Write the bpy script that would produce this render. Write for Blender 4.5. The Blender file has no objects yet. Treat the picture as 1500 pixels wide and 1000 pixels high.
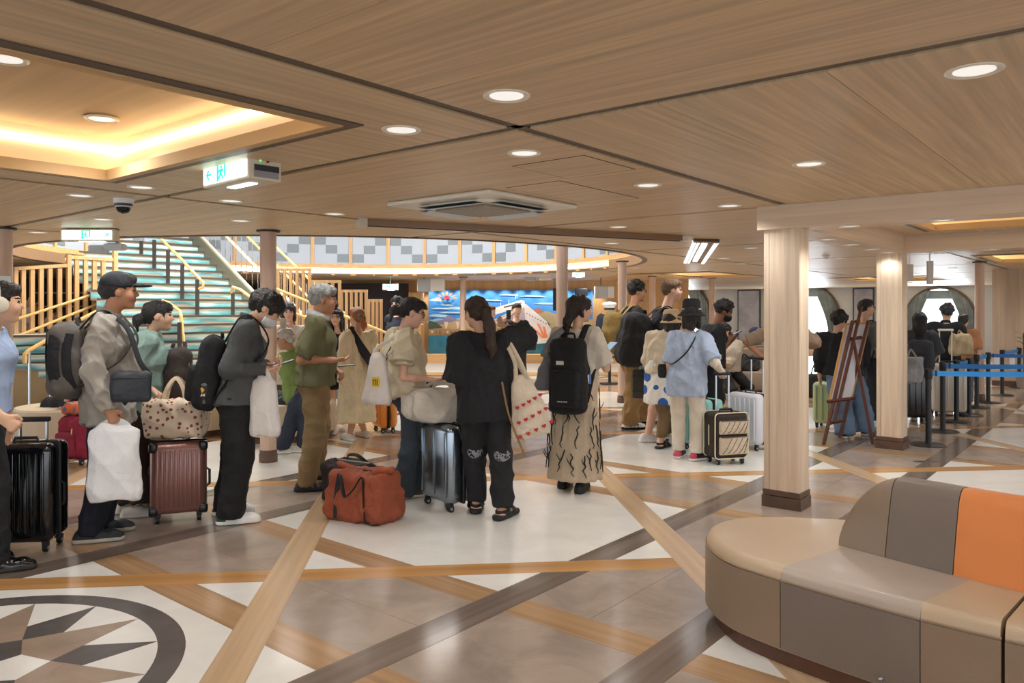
import bpy, bmesh, math, random
import numpy as np
from mathutils import Vector, Matrix
random.seed(7); RNG = np.random.default_rng(7)
SC = bpy.context.scene
COL = SC.collection
# ------------------------------------------------------------------ camera, world, exposure
FPX, CAMH, HZ = 1128.0, 1.5, 453.0
cam_data = bpy.data.cameras.new('camera')
cam_data.sensor_width = 36.0
cam_data.lens = 36.0 * FPX / 1500.0
cam_data.shift_y = -(500.0 - HZ) / 1500.0
cam_data.clip_start = 0.05
cam = bpy.data.objects.new('camera', cam_data); COL.objects.link(cam)
cam.location = (0, 0, CAMH); cam.rotation_euler = (math.pi / 2, 0, 0)
SC.camera = cam
world = bpy.data.worlds.new('world'); SC.world = world; world.use_nodes = True
WORLD_STRENGTH = 1.75
world.node_tree.nodes['Background'].inputs[0].default_value = (0.90, 0.95, 1.0, 1)
world.node_tree.nodes['Background'].inputs[1].default_value = WORLD_STRENGTH
SC.view_settings.view_transform = 'Standard'; SC.view_settings.look = 'None'
SC.view_settings.gamma = 1.0; SC.view_settings.use_curve_mapping = False
SC.view_settings.exposure = 0.64
LIGHT_W = 16.5          # watts of one ceiling downlight
SC.cycles.max_bounces = 6; SC.cycles.diffuse_bounces = 4; SC.cycles.glossy_bounces = 3
SC.cycles.transmission_bounces = 4; SC.cycles.transparent_max_bounces = 6
SC.cycles.sample_clamp_indirect = 4.0; SC.cycles.use_denoising = True
SC.cycles.caustics_reflective = False; SC.cycles.caustics_refractive = False
# ------------------------------------------------------------------ geometry of the place
ZC = 2.28                                   # ceiling height
TA = math.radians(39.5); SN, CS = math.sin(TA), math.cos(TA)
def UV(u, v): return (u * SN + v * CS, u * CS - v * SN)          # deck grid -> world
def toUV(x, y): return (x * SN + y * CS, x * CS - y * SN)
def CD(c, d):                                                     # diagonal floor frame -> world
    t = TA - math.pi / 4
    return (d * math.sin(t) + c * math.cos(t), d * math.cos(t) - c * math.sin(t))
def fl(px, py, z=0.0):
    Y = (CAMH - z) * FPX / (py - HZ); return Vector(((px - 750) / FPX * Y, Y, z))
def at(px, py, Y): return Vector(((px - 750) / FPX * Y, Y, CAMH - (py - HZ) / FPX * Y))
# ------------------------------------------------------------------ materials
def lin(c):
    if isinstance(c, str):
        c = c.lstrip('#'); c = tuple(int(c[i:i + 2], 16) / 255 for i in (0, 2, 4))
    return tuple((x / 12.92 if x <= 0.04045 else ((x + 0.055) / 1.055) ** 2.4) for x in c)
MATS = {}
def mat(color, rough=0.6, metal=0.0, kind='plain', scale=8.0, amt=0.12, bump=0.0, bscale=None, emit=0.0, color2=None, coat=0.0, alpha=1.0, sheen=0.0):
    key = (color, rough, metal, kind, scale, amt, bump, bscale, emit, color2, coat, alpha, sheen)
    if key in MATS: return MATS[key]
    m = bpy.data.materials.new(kind + '_' + str(color).lstrip('#')); m.use_nodes = True
    nt = m.node_tree; N = nt.nodes; L = nt.links; b = N['Principled BSDF']
    c1 = lin(color)
    b.inputs['Base Color'].default_value = (*c1, 1); b.inputs['Roughness'].default_value = rough
    b.inputs['Metallic'].default_value = metal
    if coat: b.inputs['Coat Weight'].default_value = coat; b.inputs['Coat Roughness'].default_value = 0.12
    if sheen: b.inputs['Sheen Weight'].default_value = sheen
    if alpha < 1: b.inputs['Alpha'].default_value = alpha
    if emit:
        b.inputs['Emission Color'].default_value = (*c1, 1); b.inputs['Emission Strength'].default_value = emit
    m.diffuse_color = (*c1, 1)
    c2 = lin(color2) if color2 else tuple(max(0, x * (1 - 2.2 * amt)) for x in c1)
    c3 = tuple(min(1, x * (1 + amt)) for x in c1) if not color2 else c1
    def tex(name): return N.new(name)
    def ramp(fac, a, bb, p0=0.35, p1=0.65):
        r = tex('ShaderNodeValToRGB'); r.color_ramp.elements[0].color = (*a, 1); r.color_ramp.elements[1].color = (*bb, 1)
        r.color_ramp.elements[0].position = p0; r.color_ramp.elements[1].position = p1
        L.new(fac, r.inputs[0]); return r.outputs[0]
    geo = tex('ShaderNodeNewGeometry'); tc = tex('ShaderNodeTexCoord')
    hgt = None
    if kind in ('wood_u', 'wood_v', 'wood_z', 'wood_c', 'wood_d', 'wood_x'):
        mp = tex('ShaderNodeMapping'); mp.vector_type = 'TEXTURE' if kind != 'wood_z' else 'POINT'
        L.new(geo.outputs['Position'], mp.inputs[0])
        # rotate so that local x runs along the grain
        ang = {'wood_u': math.pi / 2 - TA, 'wood_v': -TA, 'wood_d': math.pi / 2 - (TA - math.pi / 4), 'wood_c': -(TA - math.pi / 4), 'wood_x': 0}
        if kind != 'wood_z':
            mp.inputs['Rotation'].default_value = (0, 0, ang[kind])
            mp2 = tex('ShaderNodeMapping'); mp2.inputs['Scale'].default_value = (scale * .03, scale, scale)
            L.new(mp.outputs[0], mp2.inputs[0]); vec = mp2.outputs[0]
        else:
            mp.inputs['Scale'].default_value = (scale, scale, scale * .045); vec = mp.outputs[0]
        n = tex('ShaderNodeTexNoise'); n.inputs['Scale'].default_value = 1.0; n.inputs['Detail'].default_value = 5; n.inputs['Roughness'].default_value = .62
        L.new(vec, n.inputs['Vector'])
        col = ramp(n.outputs['Fac'], c2, c3, .3, .7); L.new(col, b.inputs['Base Color']); hgt = n.outputs['Fac']
    elif kind == 'cloth':
        n = tex('ShaderNodeTexNoise'); n.inputs['Scale'].default_value = scale; n.inputs['Detail'].default_value = 4
        L.new(tc.outputs['Object'], n.inputs['Vector'])
        L.new(ramp(n.outputs['Fac'], c2, c3, .25, .75), b.inputs['Base Color'])
        w = tex('ShaderNodeTexNoise'); w.inputs['Scale'].default_value = bscale or 9; w.inputs['Detail'].default_value = 3; w.inputs['Distortion'].default_value = 1.2
        L.new(tc.outputs['Object'], w.inputs['Vector']); hgt = w.outputs['Fac']
    elif kind == 'marble':
        n = tex('ShaderNodeTexNoise'); n.inputs['Scale'].default_value = scale; n.inputs['Detail'].default_value = 6; n.inputs['Roughness'].default_value = .65; n.inputs['Distortion'].default_value = .6
        L.new(geo.outputs['Position'], n.inputs['Vector'])
        L.new(ramp(n.outputs['Fac'], c2, c3, .3, .7), b.inputs['Base Color']); hgt = n.outputs['Fac']
    elif kind == 'spots':            # coloured blotches over a ground colour
        v = tex('ShaderNodeTexVoronoi'); v.inputs['Scale'].default_value = scale
        L.new(tc.outputs['Object'], v.inputs['Vector'])
        r = tex('ShaderNodeValToRGB'); r.color_ramp.interpolation = 'CONSTANT'
        r.color_ramp.elements[0].color = (*lin(color2), 1); r.color_ramp.elements[1].color = (*c1, 1); r.color_ramp.elements[1].position = amt
        L.new(v.outputs['Distance'], r.inputs[0]); L.new(r.outputs[0], b.inputs['Base Color'])
    elif kind == 'waves':            # painted sea-wave bands of a stair riser
        sx = tex('ShaderNodeSeparateXYZ'); L.new(geo.outputs['Position'], sx.inputs[0])
        mu = tex('ShaderNodeMath'); mu.operation = 'MULTIPLY'; mu.inputs[1].default_value = 1 / .14; L.new(sx.outputs[2], mu.inputs[0])
        fr = tex('ShaderNodeMath'); fr.operation = 'FRACT'; L.new(mu.outputs[0], fr.inputs[0])
        mp = tex('ShaderNodeMapping'); mp.inputs['Scale'].default_value = (1.3, 1.3, 5); L.new(geo.outputs['Position'], mp.inputs[0])
        n = tex('ShaderNodeTexNoise'); n.inputs['Scale'].default_value = 1.1; n.inputs['Detail'].default_value = 2; L.new(mp.outputs[0], n.inputs['Vector'])
        ad = tex('ShaderNodeMath'); ad.operation = 'MULTIPLY_ADD'; ad.inputs[1].default_value = 1.7; ad.inputs[2].default_value = -.85; L.new(n.outputs['Fac'], ad.inputs[0])
        sm = tex('ShaderNodeMath'); sm.operation = 'ADD'; L.new(fr.outputs[0], sm.inputs[0]); L.new(ad.outputs[0], sm.inputs[1])
        r = tex('ShaderNodeValToRGB'); e = r.color_ramp.elements
        e[0].position = 0.0; e[0].color = (*lin('#9d9384'), 1); e[1].position = .1; e[1].color = (*lin('#4f9aa5'), 1)
        for p, cc in ((.28, '#7fc3cb'), (.48, '#bfe2e2'), (.60, '#f4f4e6'), (.72, '#eff3e4'), (.80, '#b9d9c9'), (.95, '#e6e8d6')):
            q = e.new(p); q.color = (*lin(cc), 1)
        L.new(sm.outputs[0], r.inputs[0]); L.new(r.outputs[0], b.inputs['Base Color'])
    if bump and hgt is not None:
        bp = tex('ShaderNodeBump'); bp.inputs['Strength'].default_value = bump; bp.inputs['Distance'].default_value = .045 if kind == 'cloth' else .02
        L.new(hgt, bp.inputs['Height']); L.new(bp.outputs[0], b.inputs['Normal'])
    MATS[key] = m; return m
def cloth(c, bump=.45, amt=.1, bs=9, rough=.85): return mat(c, rough, kind='cloth', scale=6, amt=amt, bump=bump, bscale=bs)
def emit(c, s): return mat(c, .5, emit=s)
# ------------------------------------------------------------------ object helpers
def tag(o, label=None, cat=None, group=None, kind=None):
    if label: o['label'] = label
    if cat: o['category'] = cat
    if group: o['group'] = group
    if kind: o['kind'] = kind
    return o
def link(name, me, parent=None, loc=None):
    o = bpy.data.objects.new(name, me); COL.objects.link(o)
    if parent is not None:
        o.parent = parent
        pl = WORLD.get(parent.name, Vector((0, 0, 0)))
        o.location = -pl if loc is None else loc
        WORLD[o.name] = Vector((0, 0, 0)) if loc is None else pl + Vector(loc)
    elif loc is not None:
        o.location = loc; WORLD[o.name] = Vector(loc)
    return o
WORLD = {}
def thing(name, label, cat, loc=(0, 0, 0), group=None):
    o = bpy.data.objects.new(name, None); COL.objects.link(o); o.location = loc; o.empty_display_size = .1
    WORLD[o.name] = Vector(loc)
    return tag(o, label, cat, group)
def mesh(name, verts, faces, m=None, parent=None, smooth=False, mats=None, midx=None):
    me = bpy.data.meshes.new(name)
    if isinstance(verts, np.ndarray) and isinstance(faces, np.ndarray):
        nv, nf, k = len(verts), len(faces), faces.shape[1]
        me.vertices.add(nv); me.vertices.foreach_set('co', verts.astype(np.float32).ravel())
        me.loops.add(nf * k); me.loops.foreach_set('vertex_index', faces.astype(np.int32).ravel())
        me.polygons.add(nf); me.polygons.foreach_set('loop_start', np.arange(0, nf * k, k, dtype=np.int32))
        if midx is not None: me.polygons.foreach_set('material_index', np.asarray(midx, dtype=np.int32))
        if smooth: me.polygons.foreach_set('use_smooth', np.ones(nf, bool))
        me.update(calc_edges=True)
    else:
        me.from_pydata([tuple(v) for v in verts], [], faces)
        if midx is not None:
            for p, i in zip(me.polygons, midx): p.material_index = i
        if smooth:
            for p in me.polygons: p.use_smooth = True
        me.update()
    for mm in (mats or ([m] if m else [])): me.materials.append(mm)
    return link(name, me, parent)
class MB:
    """collects shapes of ONE piece; positions are in world space unless a matrix is set"""
    def __init__(s): s.v = []; s.f = []; s.mi = []; s.cur = 0
    def add(s, vs, fs):
        b = len(s.v); s.v += [Vector(v) for v in vs]; s.f += [tuple(b + i for i in f) for f in fs]; s.mi += [s.cur] * len(fs); return s
    def box(s, lo, hi, M=None):
        x0, y0, z0 = lo; x1, y1, z1 = hi
        vs = [Vector(p) for p in ((x0, y0, z0), (x1, y0, z0), (x1, y1, z0), (x0, y1, z0), (x0, y0, z1), (x1, y0, z1), (x1, y1, z1), (x0, y1, z1))]
        if M is not None: vs = [M @ v for v in vs]
        return s.add(vs, [(0, 3, 2, 1), (4, 5, 6, 7), (0, 1, 5, 4), (1, 2, 6, 5), (2, 3, 7, 6), (3, 0, 4, 7)])
    def rbox(s, lo, hi, r, M=None, n=3):
        """box with rounded edges (superellipsoid-free: bmesh bevel)"""
        bm = bmesh.new(); bmesh.ops.create_cube(bm, size=1)
        lo = Vector(lo); hi = Vector(hi); c = (lo + hi) / 2; d = hi - lo
        for v in bm.verts: v.co = Vector((v.co.x * d.x, v.co.y * d.y, v.co.z * d.z)) + c
        bmesh.ops.bevel(bm, geom=bm.edges[:], offset=min(r, min(d) * .49), segments=n, affect='EDGES', profile=.5)
        bm.verts.index_update()
        vs = [v.co.copy() for v in bm.verts]
        if M is not None: vs = [M @ v for v in vs]
        s.add(vs, [tuple(v.index for v in f.verts) for f in bm.faces]); bm.free(); return s
    def prism(s, poly, z0, z1):
        n = len(poly); a = sum(poly[i][0] * poly[(i + 1) % n][1] - poly[(i + 1) % n][0] * poly[i][1] for i in range(n))
        if a < 0: poly = poly[::-1]
        vs = [(p[0], p[1], z0) for p in poly] + [(p[0], p[1], z1) for p in poly]
        return s.add(vs, [tuple(range(n))[::-1], tuple(range(n, 2 * n))] + [(i, (i + 1) % n, n + (i + 1) % n, n + i) for i in range(n)])
    def tube(s, pts, r, n=8, flat=1.0, up=None, caps=True):
        """sweep of an ellipse (r, r*flat) along pts; r may be a list"""
        pts = [Vector(p) for p in pts]; k = len(pts); b = []
        rs = r if isinstance(r, (list, tuple)) else [r] * k
        prev = None
        for i, p in enumerate(pts):
            t = (pts[min(i + 1, k - 1)] - pts[max(i - 1, 0)]).normalized()
            u = Vector(up) if up is not None else (prev if prev is not None else (Vector((0, 0, 1)) if abs(t.z) < .9 else Vector((1, 0, 0))))
            x = u - t * u.dot(t)
            if x.length < 1e-5: x = t.orthogonal()
            x.normalize(); y = t.cross(x); prev = x
            b.append([p + x * (rs[i] * math.cos(2 * math.pi * j / n)) + y * (rs[i] * flat * math.sin(2 * math.pi * j / n)) for j in range(n)])
        vs = [v for ring in b for v in ring]; fs = []
        for i in range(k - 1):
            for j in range(n):
                fs.append((i * n + j, i * n + (j + 1) % n, (i + 1) * n + (j + 1) % n, (i + 1) * n + j))
        if caps: fs += [tuple(range(n))[::-1], tuple(range((k - 1) * n, k * n))]
        return s.add(vs, fs)
    def lathe(s, prof, c, n=24, M=None, axis='z'):
        """profile [(r, h)] about a vertical axis through c"""
        vs = []; c = Vector(c)
        for r, h in prof:
            for j in range(n):
                a = 2 * math.pi * j / n
                p = Vector((r * math.cos(a), r * math.sin(a), h))
                if M is not None: p = M @ p
                vs.append(c + p)
        k = len(prof); fs = []
        for i in range(k - 1):
            for j in range(n): fs.append((i * n + j, i * n + (j + 1) % n, (i + 1) * n + (j + 1) % n, (i + 1) * n + j))
        fs += [tuple(range(n))[::-1], tuple(range((k - 1) * n, k * n))]
        return s.add(vs, fs)
    def build(s, name, m=None, parent=None, smooth=False, mats=None):
        o = mesh(name, s.v, s.f, m, parent, smooth, mats, s.mi if mats else None)
        if smooth:
            me = o.data
            try: me.set_sharp_from_angle(angle=math.radians(42))
            except Exception: pass
        return o
def frame(origin, right, fwd, up=Vector((0, 0, 1))):
    M = Matrix.Identity(4)
    for i in range(3): M[i][0] = right[i]; M[i][1] = fwd[i]; M[i][2] = up[i]; M[i][3] = origin[i]
    return M
def yawM(loc, yaw):   # yaw 0 = facing away from the camera (+Y), 90 = facing right (+X)
    a = math.radians(yaw); return frame(Vector(loc), Vector((math.cos(a), -math.sin(a), 0)), Vector((math.sin(a), math.cos(a), 0)))
def bez(p, n=12):     # smooth polyline through control points (Catmull-Rom)
    p = [Vector(q) for q in p]; out = []
    for i in range(len(p) - 1):
        a, b, c, d = p[max(i - 1, 0)], p[i], p[i + 1], p[min(i + 2, len(p) - 1)]
        for k in range(n):
            t = k / n
            out.append(.5 * ((2 * b) + (c - a) * t + (2 * a - 5 * b + 4 * c - d) * t * t + (3 * b - a - 3 * c + d) * t ** 3))
    return out + [p[-1]]
# ================================================================== SETTING
M_PLANK_V = mat('#d3b893', .42, kind='wood_v', scale=30, amt=.125, bump=.05)
M_PLANK_U = mat('#d4bb97', .42, kind='wood_u', scale=30, amt=.125, bump=.05)
M_STRIP = mat('#584839', .45); M_DARK = mat('#241b15', .8)
M_PALE_U = mat('#d9c2a8', .5, kind='wood_u', scale=14, amt=.09); M_PALE_V = mat('#d9c2a8', .5, kind='wood_v', scale=14, amt=.09)
M_PALE_Z = mat('#dcc7ad', .5, kind='wood_z', scale=22, amt=.12); M_BASEB = mat('#5d4636', .45, kind='wood_x', scale=12, amt=.15)
M_OAK_Z = mat('#d2a873', .5, kind='wood_z', scale=18, amt=.13); M_OAK = mat('#d2a873', .5, kind='wood_x', scale=18, amt=.13)
M_COVE = mat('#f6ead2', .6); M_LED = emit('#ffe2a8', 5.0); M_LEDW = emit('#fff6e6', 14.0)
M_WHITE = mat('#e9e6df', .5); M_STEEL = mat('#c9ccd0', .25, metal=1.0); M_BLACKM = mat('#17171a', .45)
# ---- floor -------------------------------------------------------
T_WHITE = mat('#dddbd5', .17, kind='marble', scale=2.4, amt=.05, bump=.01); T_TAUPE = mat('#a19184', .17, kind='marble', scale=2.6, amt=.13, bump=.01)
T_TAUPE2 = mat('#9d8d80', .17, kind='marble', scale=2.6, amt=.13, bump=.01)
T_ORANGE = mat('#b98a55', .17, kind='wood_c', scale=14, amt=.13); T_MAPLE = mat('#c3a685', .17, kind='wood_d', scale=14, amt=.1)
T_BROWN = mat('#a98764', .17, kind='wood_v', scale=13, amt=.15); T_GREY = mat('#75675d', .17, kind='wood_u', scale=13, amt=.17)
T_DARKST = mat('#55504e', .25, kind='marble', scale=4, amt=.1); T_STAR = mat('#9a8674', .25, kind='marble', scale=4, amt=.1)
FAR = [False]; FARM = []; FARB = MB()
def tile(poly, m, name, zt, zb=-.02):
    if FAR[0]:                     # receding part of the inlay: joined, still real pieces
        if m not in FARM: FARM.append(m)
        FARB.cur = FARM.index(m); FARB.prism(poly, zb, zt); return
    return MB().prism(poly, zb, zt).build(name, m, FLOOR)
floor_mb = MB(); floor_mb.prism([(-14, -7), (26, -7), (26, 34), (-14, 34)], -.12, -.002)
FLOOR = floor_mb.build('floor', T_TAUPE); tag(FLOOR, kind='structure')
P = 3.345; HP = P * math.sqrt(.5); U0, V0 = 4.2, -3.755; AP = 1.09
C0, D0 = .32, 5.63
def inview(pts, m=.35):
    for x, y in pts:
        if y > .9 and abs(x) / y < .72 and y < 22: return True
    return False
def seam(poly, g=.0015):          # shrink a little towards the centroid: a hairline joint round every tile
    cx = sum(p[0] for p in poly) / len(poly); cy = sum(p[1] for p in poly) / len(poly)
    out = []
    for x, y in poly:
        d = math.hypot(x - cx, y - cy); k = 1 - g / max(d, .01); out.append((cx + (x - cx) * k, cy + (y - cy) * k))
    return out
w = HP / 2                        # half a diagonal cell (1.18)
hb = w - AP                       # half a c/d band
S2 = math.sqrt(.5)
def uvband(sign): pass
n_t = 0
for i in range(-9, 14):
    for j in range(-3, 9):
        c, d = C0 + i * HP, D0 + j * HP
        ctr = CD(c, d)
        if not inview([CD(c + a, d + b) for a in (-1.2, 0, 1.2) for b in (-1.2, 0, 1.2)]): continue
        FAR[0] = ctr[1] > 11.2 or ctr[1] < 1.5
        if (i + j) % 2 == 0:      # white octagon with four white corner triangles
            t = AP * math.tan(math.pi / 8)
            oc = [(t, AP), (AP, t), (AP, -t), (t, -AP), (-t, -AP), (-AP, -t), (-AP, t), (-t, AP)]
            tile(seam([CD(c + x, d + y) for x, y in oc]), T_WHITE, 'octagon_tile', 0.0)
            bw = .20              # width of the u/v band beside the octagon
            k = AP * math.sqrt(2) + bw
            for sx in (1, -1):
                for sy in (1, -1):
                    q = [(sx * AP, sy * (k * math.sqrt(2) - AP - 0 if False else (2 * AP - t) )) for _ in (0,)]
                    # corner of the square cell beyond the band
                    lim = (AP + t) + bw * math.sqrt(2)      # x+y on the outer edge of the band
                    a = lim - AP
                    if a < AP - .03:
                        tile(seam([CD(c + sx * AP, d + sy * a), CD(c + sx * AP, d + sy * AP), CD(c + sx * a, d + sy * AP)]), T_WHITE, 'corner_tile', 0.0)
                    m = T_BROWN if sx * sy > 0 else T_GREY
                    tile([CD(c + sx * AP, d + sy * t), CD(c + sx * AP, d + sy * a), CD(c + sx * a, d + sy * AP), CD(c + sx * t, d + sy * AP)], m, 'band_plank', -.0004)
        else:                     # taupe square crossed by the u and v bands
            t = AP * math.tan(math.pi / 8); bw = .20
            lo = (HP - (AP + t) - bw * math.sqrt(2)) ; hi = HP - (AP + t)     # |x|+|y| range of the bands inside this cell
            # bands: lines x+y = +-(lo..hi), x-y = +-(lo..hi)
            def strip(s1, s2, m, z):
                # region lo <= s1*x + s2*y <= hi clipped to the square
                poly = clip_sq(s1, s2, lo, hi, AP)
                if poly: tile([CD(c + x, d + y) for x, y in poly], m, 'band_plank', z)
            def clip_sq(s1, s2, lo, hi, A):
                sq = [(-A, -A), (A, -A), (A, A), (-A, A)]
                def cl(poly, f):
                    out = []
                    for k in range(len(poly)):
                        p, q = poly[k], poly[(k + 1) % len(poly)]; fp, fq = f(p), f(q)
                        if fp >= 0: out.append(p)
                        if fp * fq < 0:
                            s = fp / (fp - fq); out.append((p[0] + (q[0] - p[0]) * s, p[1] + (q[1] - p[1]) * s))
                    return out
                p = cl(sq, lambda p: s1 * p[0] + s2 * p[1] - lo)
                return cl(p, lambda p: hi - s1 * p[0] - s2 * p[1])
            for s in (1, -1):
                strip(s, s, T_BROWN, .0004)
                strip(s, -s, T_GREY, .0008)
            # triangles in the middle of each side (white): between the two bands and the side
            for ax in range(4):
                # apex at distance hi from centre along the axis; base on the side
                h = AP - hi
                if h > .03:
                    def rotp(x, y): return [(x, y), (y, -x), (-x, -y), (-y, x)][ax]
                    tri = [rotp(0, hi), rotp(h, AP), rotp(-h, AP)]
                    tile(seam([CD(c + x, d + y) for x, y in tri]), T_WHITE, 'triangle_tile', 0.0)
            # taupe pieces: centre square and four corner pieces
            e = lo
            tile(seam([CD(c + x, d + y) for x, y in ((e, 0), (0, e), (-e, 0), (0, -e))], .002), T_TAUPE2, 'centre_tile', 0.0)
            for sx in (1, -1):
                for sy in (1, -1):
                    h = AP - hi
                    q = [(hi, 0), (AP, h if h > 0 else 0), (AP, AP), (h if h > 0 else 0, AP), (0, hi)] if True else None
                    mid = (hi / 2, hi / 2)
                    pc = [mid, (hi, 0), (AP, h), (AP, AP)]; pd = [mid, (AP, AP), (h, AP), (0, hi)]
                    for pp in (pc, pd):
                        tile(seam([CD(c + sx * x, d + sy * y) for x, y in pp], .002), T_TAUPE, 'corner_tile', 0.0)
# long diagonal bands between the cells
for i in range(-9, 14):
    for j in range(-4, 9):
        c, d = C0 + i * HP, D0 + j * HP; FAR[0] = CD(c, d)[1] > 11.2
        if inview([CD(c + a, d + w) for a in (-1.2, 0, 1.2)]):
            tile([CD(c - w, d + AP), CD(c + w, d + AP), CD(c + w, d + w + hb), CD(c - w, d + w + hb)], T_ORANGE, 'band_plank', -.0002)
        if inview([CD(c + w, d + a) for a in (-1.2, 0, 1.2)]):
            tile([CD(c + AP, d - w), CD(c + w + hb, d - w), CD(c + w + hb, d + w), CD(c + AP, d + w)], T_MAPLE, 'band_plank', .0002)
FAR[0] = False
tag(FARB.build('far_floor_inlay', None, FLOOR, mats=FARM), kind='stuff')
# compass rose in the front left octagon
cc, cd_ = C0 - HP, D0 - HP
CX, CY = CD(cc, cd_); CY += .03
def pol(r, a): return (CX + r * math.sin(math.radians(a)), CY + r * math.cos(math.radians(a)))
for k in range(16):
    a0, a1 = k * 22.5 - 5.5, (k + 1) * 22.5 - 5.5
    ring = [pol(.96, a0 + (a1 - a0) * q / 6) for q in range(7)] + [pol(.845, a1 - (a1 - a0) * q / 6) for q in range(7)]
    tile(ring, T_DARKST, 'compass_ring_tile', .0008)
for k in range(8):
    a = -5.5 + 45 * k
    tile([pol(.34, a), pol(.43, a + 22.5), pol(.56, a + 11.25), pol(.845, a), pol(.56, a - 11.25), pol(.43, a - 22.5)], T_STAR, 'compass_point_tile', .0008)
    b = a + 22.5
    tile([pol(.43, b), pol(.56, b + 11.25), pol(.845, b), pol(.56, b - 11.25)], T_DARKST, 'compass_point_tile', .001)
    tile([pol(.02, b), pol(.34, b + 22.5), pol(.43, b), pol(.34, b - 22.5)], T_DARKST if k % 2 == 0 else T_WHITE, 'compass_point_tile', .001)
# ---- ceiling -----------------------------------------------------
GU, GV, GP = 2.58, -2.09, 3.18
ACX, ACY, ACR = -2.7, 12.95, 4.85           # round opening to the upper deck
TRAYS = [(-.1, 2.0, -4.78, -2.66), (6.3, 8.45, -1.6, .55), (14.8, 17.6, -9.0, -7.0), (12.9, 15.0, -1.85, .3), (19.8, 23.0, -6.0, -4.0)]
def rect_minus(r, h):
    u0, u1, v0, v1 = r; a0, a1, b0, b1 = h
    if a0 >= u1 or a1 <= u0 or b0 >= v1 or b1 <= v0: return [r]
    out = []
    if a0 > u0: out.append((u0, a0, v0, v1))
    if a1 < u1: out.append((a1, u1, v0, v1))
    m0, m1 = max(u0, a0), min(u1, a1)
    if b0 > v0: out.append((m0, m1, v0, b0))
    if b1 < v1: out.append((m0, m1, b1, v1))
    return out
def uvpoly(r): u0, u1, v0, v1 = r; return [UV(u0, v0), UV(u1, v0), UV(u1, v1), UV(u0, v1)]
def clip_line(poly, f):
    out = []
    for k in range(len(poly)):
        p, q = poly[k], poly[(k + 1) % len(poly)]; fp, fq = f(p), f(q)
        if fp >= 0: out.append(p)
        if fp * fq < 0:
            s = fp / (fp - fq); out.append((p[0] + (q[0] - p[0]) * s, p[1] + (q[1] - p[1]) * s))
    return out
def outside_circle(poly, R):
    """pieces of a convex polygon that lie outside the opening: cut by tangent wedges"""
    ds = [math.hypot(x - ACX, y - ACY) for x, y in poly]
    cx = [x for x, y in poly]; cy = [y for x, y in poly]
    # closest approach of the polygon to the centre
    def inside(p):
        s = [(poly[(k + 1) % len(poly)][0] - poly[k][0]) * (p[1] - poly[k][1]) - (poly[(k + 1) % len(poly)][1] - poly[k][1]) * (p[0] - poly[k][0]) for k in range(len(poly))]
        return all(x >= 0 for x in s) or all(x <= 0 for x in s)
    dmin = 0 if inside((ACX, ACY)) else 1e9
    for k in range(len(poly)):
        (ax, ay), (bx, by) = poly[k], poly[(k + 1) % len(poly)]
        t = max(0, min(1, ((ACX - ax) * (bx - ax) + (ACY - ay) * (by - ay)) / max(1e-9, (bx - ax) ** 2 + (by - ay) ** 2)))
        dmin = min(dmin, math.hypot(ax + t * (bx - ax) - ACX, ay + t * (by - ay) - ACY))
    if dmin >= R: return [poly]
    if max(ds) <= R: return []
    out = []; NS = 90
    for k in range(NS):
        a0, a1 = 2 * math.pi * k / NS, 2 * math.pi * (k + 1) / NS
        n0 = (-math.sin(a0), math.cos(a0)); n1 = (math.sin(a1), -math.cos(a1)); am = (a0 + a1) / 2; nm = (math.cos(am), math.sin(am))
        p = clip_line(poly, lambda q: (q[0] - ACX) * n0[0] + (q[1] - ACY) * n0[1])
        if len(p) > 2: p = clip_line(p, lambda q: (q[0] - ACX) * n1[0] + (q[1] - ACY) * n1[1])
        if len(p) > 2: p = clip_line(p, lambda q: (q[0] - ACX) * nm[0] + (q[1] - ACY) * nm[1] - R * math.cos((a1 - a0) / 2))
        if len(p) > 2: out.append(p)
    return out
def prism_piece(name, polys, z0, z1, m, parent):
    mb = MB()
    for p in polys: mb.prism(p, z0, z1)
    return mb.build(name, m, parent)
slab = []
cells = [(-14, 34, -16, 14)]
for h in TRAYS:
    cells = [c for r in cells for c in rect_minus(r, (h[0] - .16, h[1] + .16, h[2] - .16, h[3] + .16))]
for r in cells:
    p = uvpoly(r); p = clip_line(p, lambda q: q[1] + 7); p = clip_line(p, lambda q: q[0] + 15) if len(p) > 2 else p
    if len(p) > 2: slab += outside_circle(p, ACR + .42)
CEIL = prism_piece('ceiling', slab, ZC + .022, ZC + .16, M_DARK, None); tag(CEIL, kind='structure')
n_pl = 0
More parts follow.
